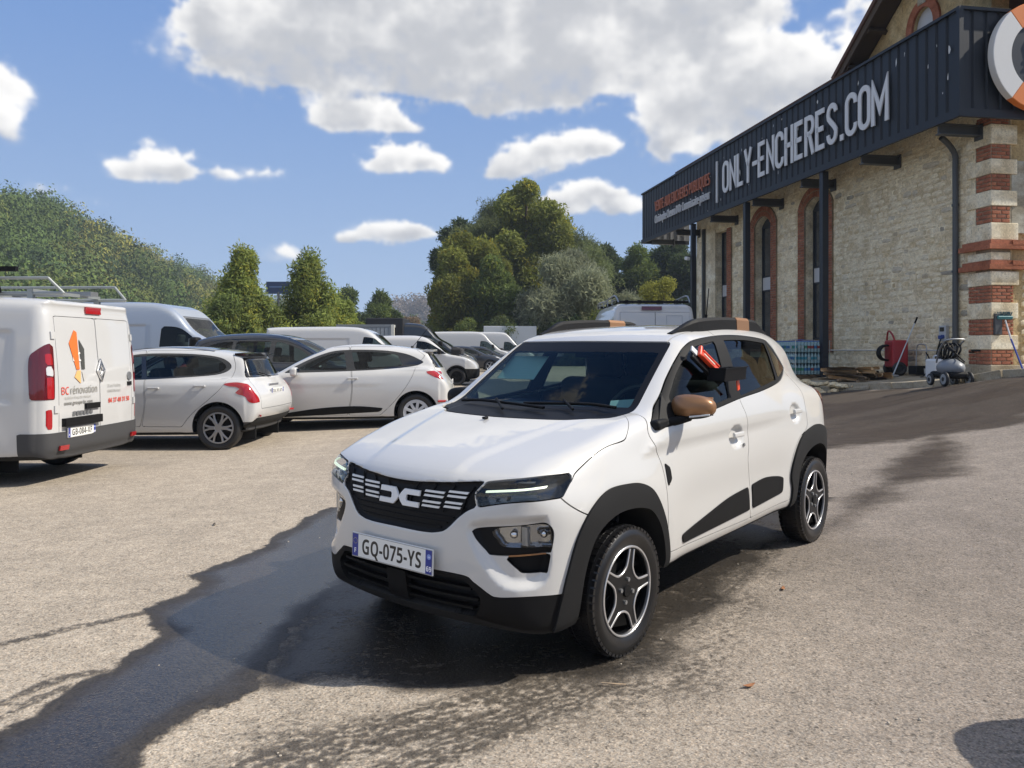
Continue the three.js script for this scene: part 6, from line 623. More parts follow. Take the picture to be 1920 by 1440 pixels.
// ---------------------------------------------------------------- what stands in the yard
put(vehicle('hatchback', 'white hatchback with boomerang tail lamps and alloy wheels, parked beside the renovation van', 'car', hatchA), -6.62, -12.17, LEFT - .05);
put(vehicle('hatchback', 'white hatchback with silver wheel covers and a dark sill strip on its doors', 'car', hatchB), -4.2, -13.97, LEFT + .03);
put(vehicle('people_carrier', 'dark grey tall family car, only its roof and windows showing behind the white hatchbacks', 'car', { ...mpv, paint: M.darkgrey }), -3.25, -16.5, -LEFT, -.08);
{ const trafic = { ...vanB, dent: (y, z) => .02 * sstep(-1.4, -1.5, z) * sstep(-3.72, -3.62, z) * sstep(.84, .90, y) * sstep(1.64, 1.58, y) + .006 * sstep(.02, 0, Math.abs(y - .80)),
    cuts: (S, P, f) => [...[[.91, 1.13, M.redLens], [1.14, 1.24, M.clearLens], [1.25, 1.37, M.redLens]].map(([a, b, mt]) => ['tail_lens', (x, y, z) => Math.max(a - y, y - b, .80 - x, x + Math.max(0, z + 4.0) * .9 - .868, z + 3.86), mt, .006]), ['tail_lamp', (x, y, z, nx) => Math.max(P([[.775, 1.44, 1], [.82, 1.475], [.97, 1.40], [1.04, 1.30], [1.04, .90, 1], [.79, .90, 1]])(x + .0 * y + Math.max(0, z + 4.0) * .9, y), z + 3.86, .5 - x), M.redDeep, .004], ['rear_marker', (x, y, z) => Math.max(Math.abs(y - .70) - .10, Math.abs(x - .85) - .028, z + 3.9), M.redLens, .004], ...vanCuts(-4.10, 1.97)(S, P, f)],
    panels: () => [['rear_door', (x, y, z, nx, ny, nz) => Math.max(.46 - y, y - 1.76, x - .73, z + 3.9, .004 - x)]],
    extra: (car, f) => { const rz = (x, y) => rearZ(f, Math.abs(x), y), onRear = (g, off) => conform(g, (x, y, z) => [x, y, rz(x, y) - off + z]); const decal = (name, w, h, x, y, tex) => { const g = new THREE.PlaneGeometry(w, h, 14, 14); g.rotateY(PI); g.translate(x, y, 0); const mat = new THREE.MeshStandardMaterial({ map: tex, transparent: true, roughness: .4, side: THREE.DoubleSide }); return part(name, onRear(g, .004), mat, car); };
      const pent = (pts, mat, n) => part(n, onRear(extrude(poly(pts), .003), .006), mat, car);
      pent([[.42, 1.62], [.52, 1.48], [.43, 1.20], [.375, 1.20], [.375, 1.60]], std(.72, .16, .03, .45), 'logo_panel'); pent([[.345, 1.52], [.26, 1.42], [.28, 1.20], [.335, 1.20]], std(.06, .06, .055, .5), 'logo_panel'); pent([[.42, 1.19], [.47, 1.12], [.37, 1.05], [.36, 1.19]], std(.75, .42, .16, .5), 'logo_panel'); pent([[.34, 1.18], [.25, 1.12], [.31, 1.07]], std(.48, .47, .45, .5), 'logo_panel');
      decal('print', .26, .14, .40, 1.34, canvasTex(256, 140, (c) => { c.clearRect(0, 0, 256, 140); c.fillStyle = '#f4f0ea'; c.font = 'bold 130px sans-serif'; c.textAlign = 'center'; c.textBaseline = 'middle'; c.fillText('BC', 128, 74); }));
      decal('print', .66, .13, .38, .985, canvasTex(512, 100, (c) => { c.clearRect(0, 0, 512, 100); c.font = '84px sans-serif'; c.textBaseline = 'middle'; c.fillStyle = '#d8452e'; c.fillText('BC', 4, 52, 110); c.fillStyle = '#8b8880'; c.fillText('rénovation', 118, 52, 390); }));
      decal('print', .50, .045, .40, .905, canvasTex(512, 48, (c) => { c.clearRect(0, 0, 512, 48); c.font = '38px sans-serif'; c.fillStyle = '#9c9a94'; c.textBaseline = 'middle'; c.fillText('Isolation Plaquiste Peinture', 2, 24, 508); }));
      decal('print', .52, .06, .40, .79 + .06, canvasTex(512, 60, (c) => { c.clearRect(0, 0, 512, 60); c.font = 'bold 50px sans-serif'; c.fillStyle = '#6c6a66'; c.textBaseline = 'middle'; c.fillText('www.groupe-bc.com', 2, 30, 508); }));
      decal('print', .44, .16, -.36, .96, canvasTex(440, 160, (c) => { c.clearRect(0, 0, 440, 160); c.font = '46px sans-serif'; c.fillStyle = '#8d8b86'; c.fillText('ZI Les Platières', 6, 56, 300); c.fillText('69440 Mornant', 6, 116, 290); }));
      decal('print', .52, .085, -.42, .835, canvasTex(512, 84, (c) => { c.clearRect(0, 0, 512, 84); c.font = 'bold 74px sans-serif'; c.fillStyle = '#d0442f'; c.textBaseline = 'middle'; c.fillText('04 37 40 31 58', 2, 44, 508); }));
      const dia = extrude(strokeShape([[0, .10], [.062, 0], [0, -.10], [-.062, 0]], .034, true), .012, .003); dia.translate(-.02, 1.18, 0); part('badge', onRear(dia, .018), M.chrome, car);
      part('model_badge', onRear(join([0, 1, 2, 3, 4, 5].map((i) => extrude(poly([[0, 0], [-.045, 0], [-.052, .045], [-.006, .045]].map(([x, y]) => [.52 - i * .062 + x, .715 + y])), .004))), .008), M.steel, car).userData.kind = 'stuff';
      part('door_pull', onRear(place(new THREE.BoxGeometry(.27, .06, .03, 8, 2, 1), .17, .80, 0), .01), M.plastic, car); part('plate_garnish', onRear(place(new THREE.BoxGeometry(.66, .085, .05, 8, 2, 1), .36, .655, 0), .022), M.plastic, car);
      plateMesh('GB-084-XF', '69', car, new THREE.Matrix4().makeTranslation(.37, .545, rz(.37, .545) - .012).multiply(new THREE.Matrix4().makeRotationY(PI)));
      part('stop_lamp', onRear(place(new THREE.BoxGeometry(.30, .075, .02, 8, 2, 1), .02, 1.845, 0), .008), M.redLens, car); for (const s of [1, -1]) { part('bumper_reflector', onRear(place(new THREE.BoxGeometry(.13, .05, .02, 4, 1, 1), s * .70, .40, 0), .03), M.redLens, car); for (const y of [1.56, .80]) part('hinge', onRear(place(new THREE.BoxGeometry(.055, .075, .012, 2, 2, 1), s * .775, y, 0), .006), M.whiteB, car); }
      part('round_badge', onRear(place(new THREE.CylinderGeometry(.05, .05, .012, 20), -.66, 1.10, 0, PI / 2), .008), M.steel, car); part('badge', onRear(place(new THREE.BoxGeometry(.10, .045, .01, 2, 1, 1), -.66, 1.01, 0), .006), M.plastic, car);
      // ladder rack
      const ry = 2.0; const rk = part('roof_rack', join([...[.62, -.62].flatMap((x) => [bar([x, ry, -.9], [x, ry, -4.05], .022), bar([x * 1.05, ry + .16, -1.0], [x * 1.05, ry + .16, -3.9], .016)]), ...[-1.1, -2.0, -2.9, -3.7].map((z) => box(1.30, .035, .05, 0, ry + .03, z)), ...[-1.1, -2.4, -3.7].flatMap((z) => [.62, -.62].map((x) => box(.05, .20, .06, x, ry - .08, z))), ...[.62, -.62].map((x) => bar([x, ry, -4.05], [x * 1.05, ry + .16, -3.9], .016))]), std(.35, .37, .36, .45, { metalness: .6 }), car);
      part('rack_tube', join([box(.16, .05, 2.9, -.30, ry + .055, -2.4)]), M.steel, car); part('rack_end', join([box(.07, .26, .12, .66, ry + .12, -3.3, .25), box(.05, .05, 2.8, .70, ry + .25, -2.2)]), M.plastic, car); } };
  put(vehicle('renovation_van', 'white renovation van with orange pentagon logo on its back doors and a ladder rack', 'van', trafic), -8.70, -9.12, -1.608); }
const bigVan = (H, paint, o = {}) => panelVan({ W: 1.0, H, cell: .062, R: .345, ends: [-4.6, .95], axles: [0, -3.5], paint, T: [[.2, .93], [.5, .985], [1.0, 1.0], [1.5, .985], [H - .3, .93], [H, .86]], low: [[-4.57, .34], [-4.6, .6], [-4.595, 1.2], [-4.56, H * .75], [-4.52, H - .16], [-4.40, H - .03], [-3, H], [-1.7, H - .01], [-1.25, H - .08], [-.95, H - .28], [-.62, H - .60], [-.18, 1.48], [.10, 1.24], [.42, 1.14], [.74, .98], [.90, .78], [.95, .55], [.92, .36], [.80, .26], [.3, .24], [-4, .27]], glass: [[[-.30, 1.26, 1], [-.75, 1.66], [-.98, 1.78], [-1.30, 1.80, 1], [-1.36, 1.20, 1], [-.6, 1.14]]], ws: [1.3, H - .30, .84, .72], cuts: vanCuts(-4.6, H), mirror: [-.5, 1.42, 1.5], ...o });
put(vehicle('high_van', 'silver blue van with a sloping bonnet and dark cab window behind the white hatchback', 'van', bigVan(2.32, M.silver, { dent: (y, z) => .018 * sstep(-1.55, -1.6, z) * sstep(-2.9, -2.85, z) * sstep(1.2, 1.25, y) * sstep(1.85, 1.8, y) })), -6.0, -17.6, -LEFT);
put(vehicle('low_van', 'white panel van with a long low roof behind the dark family car', 'van', vanB), -3.45, -25, -LEFT);
const kangoo = panelVan({ W: .90, H: 1.80, cell: .048, R: .315, ends: [-3.2, .80], axles: [0, -2.60], T: [[.2, .84], [.5, .89], [.9, .90], [1.2, .87], [1.6, .80], [1.8, .72]], low: [[-3.15, .36], [-3.2, .6], [-3.19, 1.1], [-3.14, 1.5], [-3.02, 1.74], [-2.6, 1.79], [-1.9, 1.80], [-1.4, 1.78], [-1.05, 1.68], [-.6, 1.38], [-.28, 1.15], [.05, 1.08], [.40, 1.00], [.66, .84], [.78, .64], [.80, .42], [.72, .27], [.3, .23], [-2.8, .25]], glass: [[[-.36, 1.14, 1], [-.8, 1.42], [-1.1, 1.56], [-1.42, 1.60, 1], [-1.5, 1.12, 1]]], ws: [1.16, 1.66, .74, .62], arch: .05, wheel: ['steelK', .20, .19, 6, M.plastic, 'cover'], mirror: [-.62, 1.18, 1.2],
  cuts: (S, P, f) => [['front_bumper', one((x, y, z) => Math.max(.24 - z, y - .60)), M.plastic, .004], ['headlight', S([[.18, .98], [.42, .97], [.66, .84], [.72, .66], [.45, .70]], .2), M.clearLens, .003], ['side_trim', S([[-.45, .46, 1], [-2.15, .46, 1], [-2.15, .34, 1], [-.45, .34, 1]], .5), M.plastic, .008], ['lower_bumper', one((x, y, z) => Math.max(z + 2.95, y - .5)), M.plastic, .004]] });
put(vehicle('small_van', 'small white delivery van with a black bumper, beside the dark box van', 'van', kangoo), -1.98, -29.5, -LEFT);
{ const v = vehicle('box_van', 'black box van with its square body rising behind the small white van', 'van', bigVan(2.30, M.black, { ends: [-2.3, .95], axles: [0, -1.9], low: [[-2.27, .34], [-2.3, .6], [-2.3, 1.2], [-2.28, 1.9], [-2.24, 2.2], [-2.0, 2.28], [-1.7, 2.29], [-1.25, 2.22], [-.95, 2.02], [-.62, 1.70], [-.18, 1.46], [.10, 1.24], [.42, 1.14], [.74, .98], [.90, .78], [.95, .55], [.92, .36], [.80, .26], [.3, .24], [-2, .27]], extra: (car) => { part('box_body', rbox(2.0, 1.85, 1.5, .04, 0, 1.57, -2.75), std(.012, .012, .014, .6), car); part('sticker', box(.004, .14, .22, 1.003, 2.15, -2.75), M.plateWhite, car); part('chassis', box(1.6, .3, 3.0, 0, .45, -2.0), M.under, car); } })); put(v, -2.35, -33.0, -LEFT, .06); }
put(vehicle('high_van', 'white tall panel van with grey lower side, parked beyond the dark cars', 'van', bigVan(2.42, M.whiteB, { cell: .06, cuts: (S, P, f) => [['lower_side', S([[-.42, .98, 1], [-4.5, .98, 1], [-4.5, .40, 1], [-.42, .40, 1]], .5), M.silver, 0], ...vanCuts(-4.6, 2.4)(S, P, f).filter((c) => c[0] !== 'side_trim')] })), -.75, -53, -LEFT);
put(vehicle('high_van', 'second white tall van, only its cab showing past the first one', 'van', bigVan(2.5, M.whiteB, { cell: .075 })), .75, -57.5, -LEFT);
{ const t = vehicle('box_truck', 'white box truck with a plain square body at the far edge of the yard', 'truck', bigVan(2.3, M.whiteB, { cell: .06, ends: [-2.3, .95], axles: [0, -1.9], low: [[-2.27, .34], [-2.3, .6], [-2.3, 1.2], [-2.28, 1.9], [-2.24, 2.2], [-2.0, 2.28], [-1.7, 2.29], [-1.25, 2.22], [-.95, 2.02], [-.62, 1.70], [-.18, 1.46], [.10, 1.24], [.42, 1.14], [.74, .98], [.90, .78], [.95, .55], [.92, .36], [.80, .26], [.3, .24], [-2, .27]], extra: (car) => { part('box_body', rbox(2.1, 2.2, 4.1, .03, 0, 1.98, -3.85), std(.58, .60, .62, .5), car); part('chassis', box(1.6, .3, 4.6, 0, .6, -3.2), M.under, car); } })); put(t, 3.7, -63, -LEFT); }
put(vehicle('saloon', 'dark grey saloon parked in front of the tall white van', 'car', sedan), -1.22, -45.5, -LEFT); put(vehicle('saloon', 'black saloon close beside the dark grey one, nearer the white vans', 'car', { ...sedan, paint: M.black }), -.55, -48.6, -LEFT);
{ const v = vehicle('rack_van', 'white van with roof rails seen from behind, between the silvery willow and the hall', 'van', bigVan(2.30, M.whiteB, { ends: [-4.1, .9], axles: [0, -3.1], low: [[-4.07, .34], [-4.1, .6], [-4.095, 1.2], [-4.06, 1.75], [-4.02, 2.12], [-3.90, 2.26], [-3, 2.30], [-1.7, 2.29], [-1.25, 2.22], [-.95, 2.02], [-.62, 1.70], [-.18, 1.48], [.10, 1.24], [.42, 1.14], [.74, .98], [.85, .78], [.9, .55], [.88, .36], [.80, .26], [.3, .24], [-4, .27]], cuts: vanCuts(-4.1, 2.3), panels: () => [['rear_door', (x, y, z, nx, ny, nz) => Math.max(.5 - y, y - 2.08, x - .80, z + 3.9, .004 - x)]],
    extra: (car, f) => { const rz = (x, y) => rearZ(f, Math.abs(x), y), onRear = (g, off) => conform(g, (x, y, z) => [x, y, rz(x, y) - off + z]); part('stop_lamp', onRear(place(new THREE.BoxGeometry(.46, .085, .04, 8, 2, 1), .08, 2.17, 0), .02), M.redDeep, car); part('hatch_frame', onRear(extrude(strokeShape([[-.26, 2.0], [-.62, 2.0], [-.62, 1.50], [-.26, 1.50]], .014, true), .006), .004), M.steel, car); part('sticker', onRear(place(new THREE.BoxGeometry(.18, .10, .004, 4, 2, 1), -.44, 1.62, 0), .004), M.steel, car); part('hinge', onRear(place(new THREE.BoxGeometry(.07, .16, .03, 2, 2, 1), .84, 1.70, 0), .01), M.whiteB, car);
      for (const s of [1, -1]) part('roof_rail', join([tube([[s * .80, 2.30, -.9], [s * .84, 2.40, -1.1], [s * .84, 2.42, -2.4], [s * .84, 2.46, -3.7], [s * .82, 2.30, -3.95]], .018, 8), tube([[s * .84, 2.36, -1.1], [s * .84, 2.37, -3.7]], .010, 6), ...[-1.4, -2.0, -2.6, -3.2].map((z) => bar([s * .84, 2.28, z], [s * .84, 2.42, z], .012))]), M.steel, car); for (const z of [-3.75, -2.4, -1.2]) part('cross_bar', join([bar([-.84, 2.33, z], [.84, 2.33, z], .028), ...[-.55, -.15, .3, .6].map((x) => box(.07, .08, .08, x, 2.33, z))]), M.plastic, car); } })); put(v, 3.05, -22.2, PI + .05); }
{ const g = thing('freight_container', 'long pale grey container with a white corner post beside the black box van', 'container', [-5.75, groundH(-5.6, -31.5) + 0, -32.4]); const r = []; for (let i = 0; i < 12; i++) r.push(box(.12, 2.0, .03, -.9 + i * .16, 1.15, 1.23)); part('container_wall', join([box(2.1, 2.1, 2.4, 0, 1.15, 0), ...r]), std(.30, .325, .34, .6), g); part('corner_post', box(.12, 2.25, .14, 1.10, 1.13, 1.19), std(.66, .64, .55, .5), g); part('top_rail', box(2.2, .10, 2.5, 0, 2.22, 0), std(.22, .24, .25, .6), g); }
// a car just outside the picture, whose shadow tip falls into the near corner
{ const c = vehicle('hatchback', 'white hatchback standing just outside the view, its bonnet shadow on the asphalt', 'car', { ...hatchB, cell: .075 }); put(c, 2.93, -2.06, LEFT + .10); }
// things that stand by the stone wall (its own axes: x out of the wall is negative, z towards the viewer)
const wl = (name, label, cat, x, z, turn = 0, group) => { const y = lerp(kerbTop(z), wallTop(z), clamp((x + 2) / 2, 0, 1)); return thing(name, label, cat, bw(x, y, z), BT + turn, group); };
{ const d = bThing('downpipe', 'dark grey downpipe with a bent top beside the corner pier', 'pipe'); part('pipe', join([tube([[-.50, 5.78, -.80], [-.30, 5.66, -.84], [-.10, 5.46, -.90], [-.085, 5.2, -.91], [-.085, .80, -.91]], .06, 12, 60), ...[1.6, 3.0, 4.4].map((y) => cyl(.072, .072, .05, 14, -.085, y, -.91))]), B.zinc, d);
  const e = bThing('end_downpipe', 'dark steel downpipe on the pale smooth bay of the hall', 'pipe'); part('pipe', join([box(.12, 5.0, .10, -.09, 3.35, -14.15), cyl(.05, .05, 5.0, 10, -.12, 3.4, -15.0)]), B.zinc, e);
  const w = bThing('water_pipe', 'thin white pipe fixed along the foot of the stone wall', 'pipe'); part('pipe', join([bar([-.05, 1.335, -.98], [-.05, 1.335, -5.8], .014), ...[-1.5, -2.6, -3.8, -5].map((z) => box(.05, .03, .03, -.03, 1.335, z))]), std(.55, .55, .54, .5), w);
  const b = bThing('socket_box', 'pale electrical socket box with blue outlets on the stone wall', 'electrical box'); part('case', rbox(.09, .34, .22, .015, -.05, 1.70, -1.30), std(.42, .44, .46, .5), b); part('socket', join([cyl(.042, .042, .05, 14, -.11, 1.63, -1.26, 0, 0, PI / 2), rbox(.05, .08, .09, .015, -.12, 1.62, -1.33)]), std(.02, .05, .22, .4), b); part('screen', box(.01, .09, .13, -.098, 1.79, -1.30), M.gloss, b); part('cable', tube([[-.12, 1.60, -1.30], [-.16, 1.40, -1.34], [-.20, 1.1, -1.40], [-.6, .80, -1.2], [-.9, .78, -.9]], .012, 6), M.plastic, b); }
{ const o = wl('hose_trolley', 'red hose trolley with two black wheels against the wall', 'trolley', -.40, -2.45, -.25); part('reel_case', rbox(.36, .62, .50, .05, 0, .50, .05), M.red, o); part('handle_frame', tube([[-.05, .30, -.34], [-.05, .85, -.36], [-.05, 1.02, -.28], [-.05, .95, -.06], [-.05, .80, .10]], .022, 8), M.red, o); for (const z of [-.26, .30]) part('wheel', join([place(new THREE.TorusGeometry(.11, .05, 10, 24), -.02, .16, z, 0, 0, 0), cyl(.08, .08, .05, 16, -.02, .16, z, PI / 2)]), M.tyre, o); part('hose', join([0, 1, 2, 3].map((i) => place(new THREE.TorusGeometry(.17, .022, 8, 28), -.20, .52, .0 + i * .002 - .1 + i * .06, 0, PI / 2 * 0, 0))), M.plastic, o).userData.kind = 'stuff'; }
{ const o = wl('mop', 'mop with a long pale handle leaning on the red hose trolley', 'mop', -.68, -2.12); part('handle', bar([0, .06, 0], [.60, 1.33, -.02], .014), std(.5, .55, .58, .4), o); part('grip', bar([.545, 1.21, -.018], [.61, 1.35, -.02], .02), M.plastic, o); part('head', join([rbox(.16, .05, .26, .02, -.02, .03, 0)]), std(.30, .30, .29, .9), o); }
{ const o = wl('dustpan', 'long handled dustpan standing beside a pale pot at the wall', 'dustpan', -.32, -1.62); part('handle', tube([[0, .1, -.22], [.02, .62, -.22], [.02, .68, -.18], [.02, .68, .06], [.02, .62, .1], [0, .30, .1]], .013, 6), M.steel, o); part('pan', rbox(.26, .20, .30, .02, 0, .12, -.16), M.plastic, o); const p = wl('flower_pot', 'small pale pot with a dark plant stem by the dustpan', 'pot', -.38, -1.34); part('pot', cyl(.10, .08, .17, 18, 0, .085, 0), std(.42, .41, .37, .8), p); part('plant_stem', join([tube([[0, .16, 0], [.01, .34, .02], [-.04, .52, -.04]], .014, 6), tube([[0, .2, 0], [.05, .36, -.06], [.05, .48, -.1]], .010, 6)]), M.plastic, p); }
{ const o = wl('water_canister', 'white plastic canister standing behind the pressure washer', 'canister', -.72, -.66); part('canister_body', rbox(.28, .40, .36, .05, 0, .20, 0), phys(.62, .64, .66, .35), o); part('cap', cyl(.03, .03, .05, 12, 0, .42, .10), M.plastic, o); part('carry_handle', tube([[0, .39, -.10], [0, .46, -.06], [0, .46, .02], [0, .39, .05]], .016, 6), phys(.62, .64, .66, .35), o); }
{ const w = bw(-2.40, 0, 1.85), o = thing('pressure_washer', 'grey pressure washer on four spoked wheels in front of the kerb', 'pressure washer', [w[0], groundH(w[0], w[2]), w[2]], BT - .15); const grey = phys(.20, .215, .235, .4);
  const hood = nets((x, y, z) => smax(Math.hypot((y - .30) / .17, (z - .05) / .30, x / .20) - 1, .16 - y, .3) * .16, [-.26, .1, -.32], [.26, .54, .42], .022); part('hood', geoM(hood), grey, o); part('base', rbox(.34, .12, .66, .05, 0, .19, 0), M.plastic, o);
  for (const [x, z, R] of [[.20, .24, .125], [-.20, .24, .125], [.20, -.20, .105], [-.20, -.20, .105]]) { const wh = part('wheel', join([place(new THREE.TorusGeometry(R - .025, .027, 10, 28), 0, 0, 0, 0, PI / 2), cyl(.035, .035, .07, 12, 0, 0, 0, 0, 0, PI / 2)]), M.tyre, o); wh.position.set(x * 1.05, R, z); wh.userData.label = undefined; delete wh.userData.label; part('hub', join([place(new THREE.CylinderGeometry(R * .70, R * .70, .05, 24), 0, 0, 0, 0, 0, PI / 2), ...[0, 1, 2, 3, 4].map((k) => box(.06, .014, R * 1.25, 0, 0, 0, k * PI / 5))]), std(.40, .42, .43, .4, { metalness: .3 }), wh); }
  part('handle_bar', join([tube([[-.15, .40, -.12], [-.16, .60, -.02], [-.16, .74, .12], [-.15, .79, .22], [.15, .79, .22], [.16, .74, .12], [.16, .60, -.02], [.15, .40, -.12]], .016, 8)]), M.steel, o); part('lance', bar([.10, .52, -.1], [-.10, .40, .62], .010), M.plastic, o); part('hose_coil', join([0, 1, 2, 3, 4].map((i) => place(new THREE.TorusGeometry(.13 + (i % 2) * .012, .016, 8, 26), -.10 + i * .05, .60, -.04 + i * .01, .1 * i, PI / 2 + .1 * (i - 2)))), M.plastic, o).userData.kind = 'stuff'; part('grip', join([rbox(.05, .05, .17, .015, -.12, .62, .30, .4), bar([-.12, .62, .30], [-.02, .42, .5], .012)]), M.plastic, o); }
{ const w = bw(.26, wallTop(.4) - .02, .36), o = thing('broom', 'upturned broom with a teal head and blue and white pole against the corner pier', 'broom', w, BT); part('pole', bar([.06, .03, .12], [.005, .72, -.16], .017), std(.03, .06, .30, .4), o); part('pole', bar([.006, .72, -.16], [-.03, 1.10, -.27], .016), std(.62, .62, .64, .4), o); part('head', rbox(.34, .07, .08, .02, -.035, 1.15, -.285, .2), std(.03, .16, .18, .5), o); const r = rng(4); part('bristles', join(Array.from({ length: 60 }, () => { const x = (r() - .5) * .36; return bar([-.035 + x * .85, 1.17, -.285 + (r() - .5) * .05], [-.035 + x, 1.25 + r() * .02, -.29 + (r() - .5) * .08], .004, 4); })), std(.03, .10, .13, .8), o).userData.kind = 'stuff'; }
{ // shrink-wrapped pack of water bottles on a pallet
  const o = wl('water_pallet', 'pallet of shrink wrapped water bottles with blue labels beside the firewood stack', 'pallet', -1.25, -5.15, .04); part('pallet_deck', join([...[-.4, -.2, 0, .2, .4].map((x) => box(.12, .02, 1.15, x, .10, 0)), ...[-.45, 0, .45].map((z) => box(.98, .08, .10, 0, .05, z))]), std(.22, .15, .09, .85), o);
  const bot = new THREE.LatheGeometry([[0, 0], [.040, .002], [.043, .02], [.040, .06], [.043, .10], [.043, .17], [.038, .205], [.016, .25], [.015, .275], [0, .276]].map((p) => new THREE.Vector2(...p)), 10); const bm = phys(.30, .44, .46, .12, { clearcoat: 1 }), labels = [std(.03, .16, .36, .4), std(.04, .26, .33, .4), std(.42, .48, .48, .4), std(.05, .24, .16, .4), std(.04, .20, .30, .4), std(.32, .05, .05, .4)], r = rng(77); const bl = new THREE.CylinderGeometry(.0442, .0442, .07, 10, 1, true), capG = new THREE.CylinderGeometry(.017, .017, .02, 8); const caps = std(.03, .12, .5, .4);
  for (let lay = 0; lay < 3; lay++) for (let i = 0; i < 10; i++) for (let j = 0; j < 12; j++) { if (!(i < 1 || j > 10 || lay === 2)) continue; const p = part('bottle', bot, bm, o); p.position.set(-.43 + i * .092, .115 + lay * .282, -.52 + j * .094); p.rotation.y = r() * 6; const l2 = part('label_band', bl, labels[(lay * 2 + (i / 3 | 0) + (j / 3 | 0) + (r() * 4 | 0)) % 6], p); l2.position.y = .135; if (lay === 2) part('cap', capG, caps, p).position.y = .285; }
  part('core', box(.72, .82, .95, .06, .53, -.06), std(.12, .2, .24, .6), o); const film = phys(.9, .94, .95, .02, { transmission: 1, thickness: 0, ior: 1.3 }); part('film', conform(new THREE.BoxGeometry(.96, .89, 1.17, 14, 14, 16), (x, y, z) => { const n = (vnoise(x * 9 + 4, y * 9 + z * 7) - .5) * .03; return [x + n * Math.sign(x), y + .555 + n * .6, z + n * Math.sign(z)]; }), film, o); part('wrap_edge', join([-.48, .48].flatMap((x) => [-.585, .585].map((z) => box(.012, .88, .012, x, .55, z)))), std(.60, .62, .55, .5), o); }
{ // low stack of split firewood on the footway
  const r = rng(33), woods = [std(.74, .54, .31, .9), std(.62, .43, .24, .9), std(.80, .62, .38, .9), std(.22, .16, .10, .95)]; const o = wl('firewood_stack', 'low stack of rough split planks on a broken pallet beside the footway edge', 'wood stack', -1.45, -2.45, .05); for (let lay = 0; lay < 5; lay++) for (let j = 0; j < 5; j++) { const l = .75 + r() * .75, g = stoneGeo(l, .045 + r() * .035, .09 + r() * .05, r, .02, .3); const p = part('plank', wallUV(g, 1), woods[r() * 4 | 0], o); p.rotation.set((r() - .5) * .12, PI / 2 + (r() - .5) * .22, (r() - .5) * .10, 'YXZ'); p.position.set(-.32 + j * .15, .06 + lay * .052 + r() * .015, (r() - .5) * (2.0 - l) * .9); } part('pallet_rest', join([-.7, 0, .7].map((z) => box(.8, .05, .09, 0, .02, z))), woods[3], o).userData.kind = 'stuff';
  const q = wl('rubble_heap', 'heap of broken concrete and stones along the crumbled kerb', 'rubble', -2.2, -2.9); q.userData.kind = 'stuff'; const ch = []; for (let i = 0; i < 140; i++) { const s = .02 + r() * r() * .13; const g = new THREE.DodecahedronGeometry(s, 0); g.scale(1, .6, 1); g.rotateY(r() * 6); const x = (r() - .6) * .5, z = (r() - .5) * 2.6; g.translate(x, -.16 + (x > -.05 ? .14 : .0) + s * .3 + (r() - .5) * .03, z); ch.push(g); } part('rubble', wallUV(join(ch), 1), B.stones[4], q); }
{ const c = bThing('security_camera', 'small white security camera on the far post of the sign', 'camera'); part('housing', rbox(.12, .12, .28, .03, -1.16, 4.62, -13.1, .2), std(.6, .6, .6, .4), c); part('arm', box(.20, .03, .03, -1.06, 4.70, -13.1), B.zinc, c); }
{ const w = [4.28, .2, -18.3], o = thing('aerial_mast', 'thin whip aerial with a coil standing beside the white rack van', 'aerial', w); part('rod', bar([0, 0, 0], [.22, 2.55, 0], .012), M.plastic, o); part('coil', bar([.15, 1.75, 0], [.165, 1.95, 0], .03), M.plastic, o); }
{ const o = thing('blue_billboard', 'dark blue billboard on a pole rising between the poplars', 'billboard', [-28.6, .8, -98]); part('panel', rbox(3.0, 1.5, .2, .04, 0, 8.1, 0), std(.012, .03, .10, .5), o); part('pole', cyl(.15, .18, 7.6, 10, 0, 3.8, 0), B.zinc, o); part('panel_stripe', box(2.2, .16, .03, 0, 8.2, .115), std(.10, .16, .32, .5), o); }
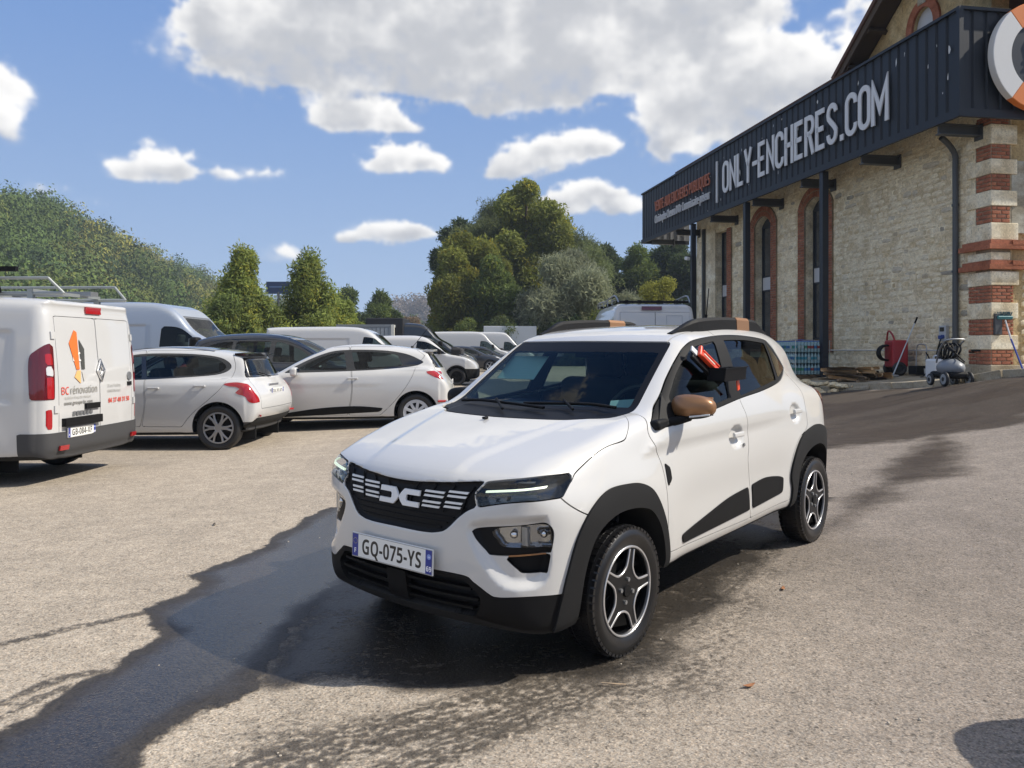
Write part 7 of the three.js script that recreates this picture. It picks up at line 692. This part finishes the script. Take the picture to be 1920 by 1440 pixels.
// on the hatchback: a tray clipped to its window with an orange tool in it
{ const hm = (o) => { o.position.copy(hero.position); o.rotation.copy(hero.rotation); return o; }; const t = hm(thing('window_tray', 'black plastic tray clipped to the front door window of the copper mirrored car', 'tray')); const z0 = -.955, z1 = -1.225, zm = (z0 + z1) / 2, zl = z0 - z1;
  part('tray_body', join([box(.10, .008, zl, .738, 1.172, zm), box(.006, .066, zl, .789, 1.204, zm, 0, 0, -.10), box(.006, .066, zl, .688, 1.204, zm), box(.10, .066, .006, .738, 1.204, z0, -.10), box(.10, .066, .006, .738, 1.204, z1, .10), box(.118, .006, .012, .74, 1.238, z0 - .002), box(.012, .006, zl + .02, .795, 1.238, zm), box(.04, .05, .05, .670, 1.215, zm)]), M.plasticBlack, t); part('tag', box(.006, .055, .03, .755, 1.135, -1.20, .2), M.orange, t);
  const k = hm(thing('orange_tool', 'orange handled tool with a pale tip resting in the black window tray', 'tool')); const A = V(.705, 1.213, -1.03), Bp = V(.652, 1.345, -.862), ax = Bp.clone().sub(A), Ln = ax.length(); ax.normalize(); const outw = V(.95, .3, 0).addScaledVector(ax, -V(.95, .3, 0).dot(ax)).normalize(), sd = ax.clone().cross(outw), fr = new THREE.Matrix4().makeBasis(sd, ax, outw).setPosition(A); const al = (g) => { g.applyMatrix4(fr); return g; };
  part('handle', al(join([rbox(.040, Ln * .80, .026, .010, 0, Ln * .42, .012), rbox(.070, .022, .024, .008, .012, Ln * .80, .014), rbox(.012, Ln * .7, .014, .005, .021, Ln * .40, .024), rbox(.012, Ln * .7, .014, .005, -.017, Ln * .40, .024)])), M.orange, k); part('slot', al(rbox(.010, Ln * .46, .008, .003, .002, Ln * .48, .026)), std(.75, .62, .52, .4), k); part('backing', al(rbox(.052, Ln * .98, .022, .008, -.030, Ln * .50, -.010)), M.plasticBlack, k); part('blade', al(rbox(.034, .05, .010, .003, -.012, Ln * .98, .004)), std(.65, .65, .66, .3), k); }
// small litter on the asphalt
{ const at = (px, py) => { const [x, z] = G(px, py); return [x, groundH(x, z) + .006, z]; }; const leafG = (() => { const s = new THREE.Shape(); s.moveTo(-.03, 0); s.quadraticCurveTo(0, .022, .032, 0); s.quadraticCurveTo(0, -.022, -.03, 0); const g = new THREE.ExtrudeGeometry(s, { depth: .0012, bevelEnabled: false }); g.rotateX(-PI / 2); return conform(clean(g), (x, y, z) => [x, y + x * x * 6 + .002, z]); })();
  const L = [[1404, 1289, .4, 'orange brown fallen leaf on the open asphalt right of the front wheel'], [1468, 1106, 1.2, 'small reddish leaf lying beyond the front wheel'], [402, 985, 2, 'dark curled leaf on the pale asphalt left of the car']]; for (const [x, y, a, lab] of L) { const m = single('fallen_leaf', leafG, x === 402 ? std(.05, .04, .03, .9) : std(.28, .12, .05, .8), lab, 'leaf'); m.position.set(...at(x, y)); m.rotation.y = a; }
  const tw = at(1150, 1287); single('twig', (() => { const g = join([tube([[-.05, .004, 0], [-.01, .007, .006], [.05, .004, -.004]], .0035, 6), tube([[.0, .006, .004], [.03, .008, .016]], .002, 5)]); g.rotateY(-.2); g.translate(...tw); return g; })(), std(.40, .30, .20, .9), 'pale dry twig on the damp tyre tracks near the front wheel', 'twig');
  const r = rng(3), pg = []; for (let i = 0; i < 260; i++) { const D = 2.3 + r() * 9, x = (r() - .5) * D * 1.25, s = .003 + r() * r() * .006; const g = new THREE.DodecahedronGeometry(s, 0); g.translate(x, groundH(x, -D) + s * .4, -D); pg.push(g); } const m = single('gravel', join(pg), std(.42, .37, .30, .9), 'loose grit scattered over the asphalt', 'gravel'); m.userData.kind = 'stuff'; }
renderer.render(scene, camera);
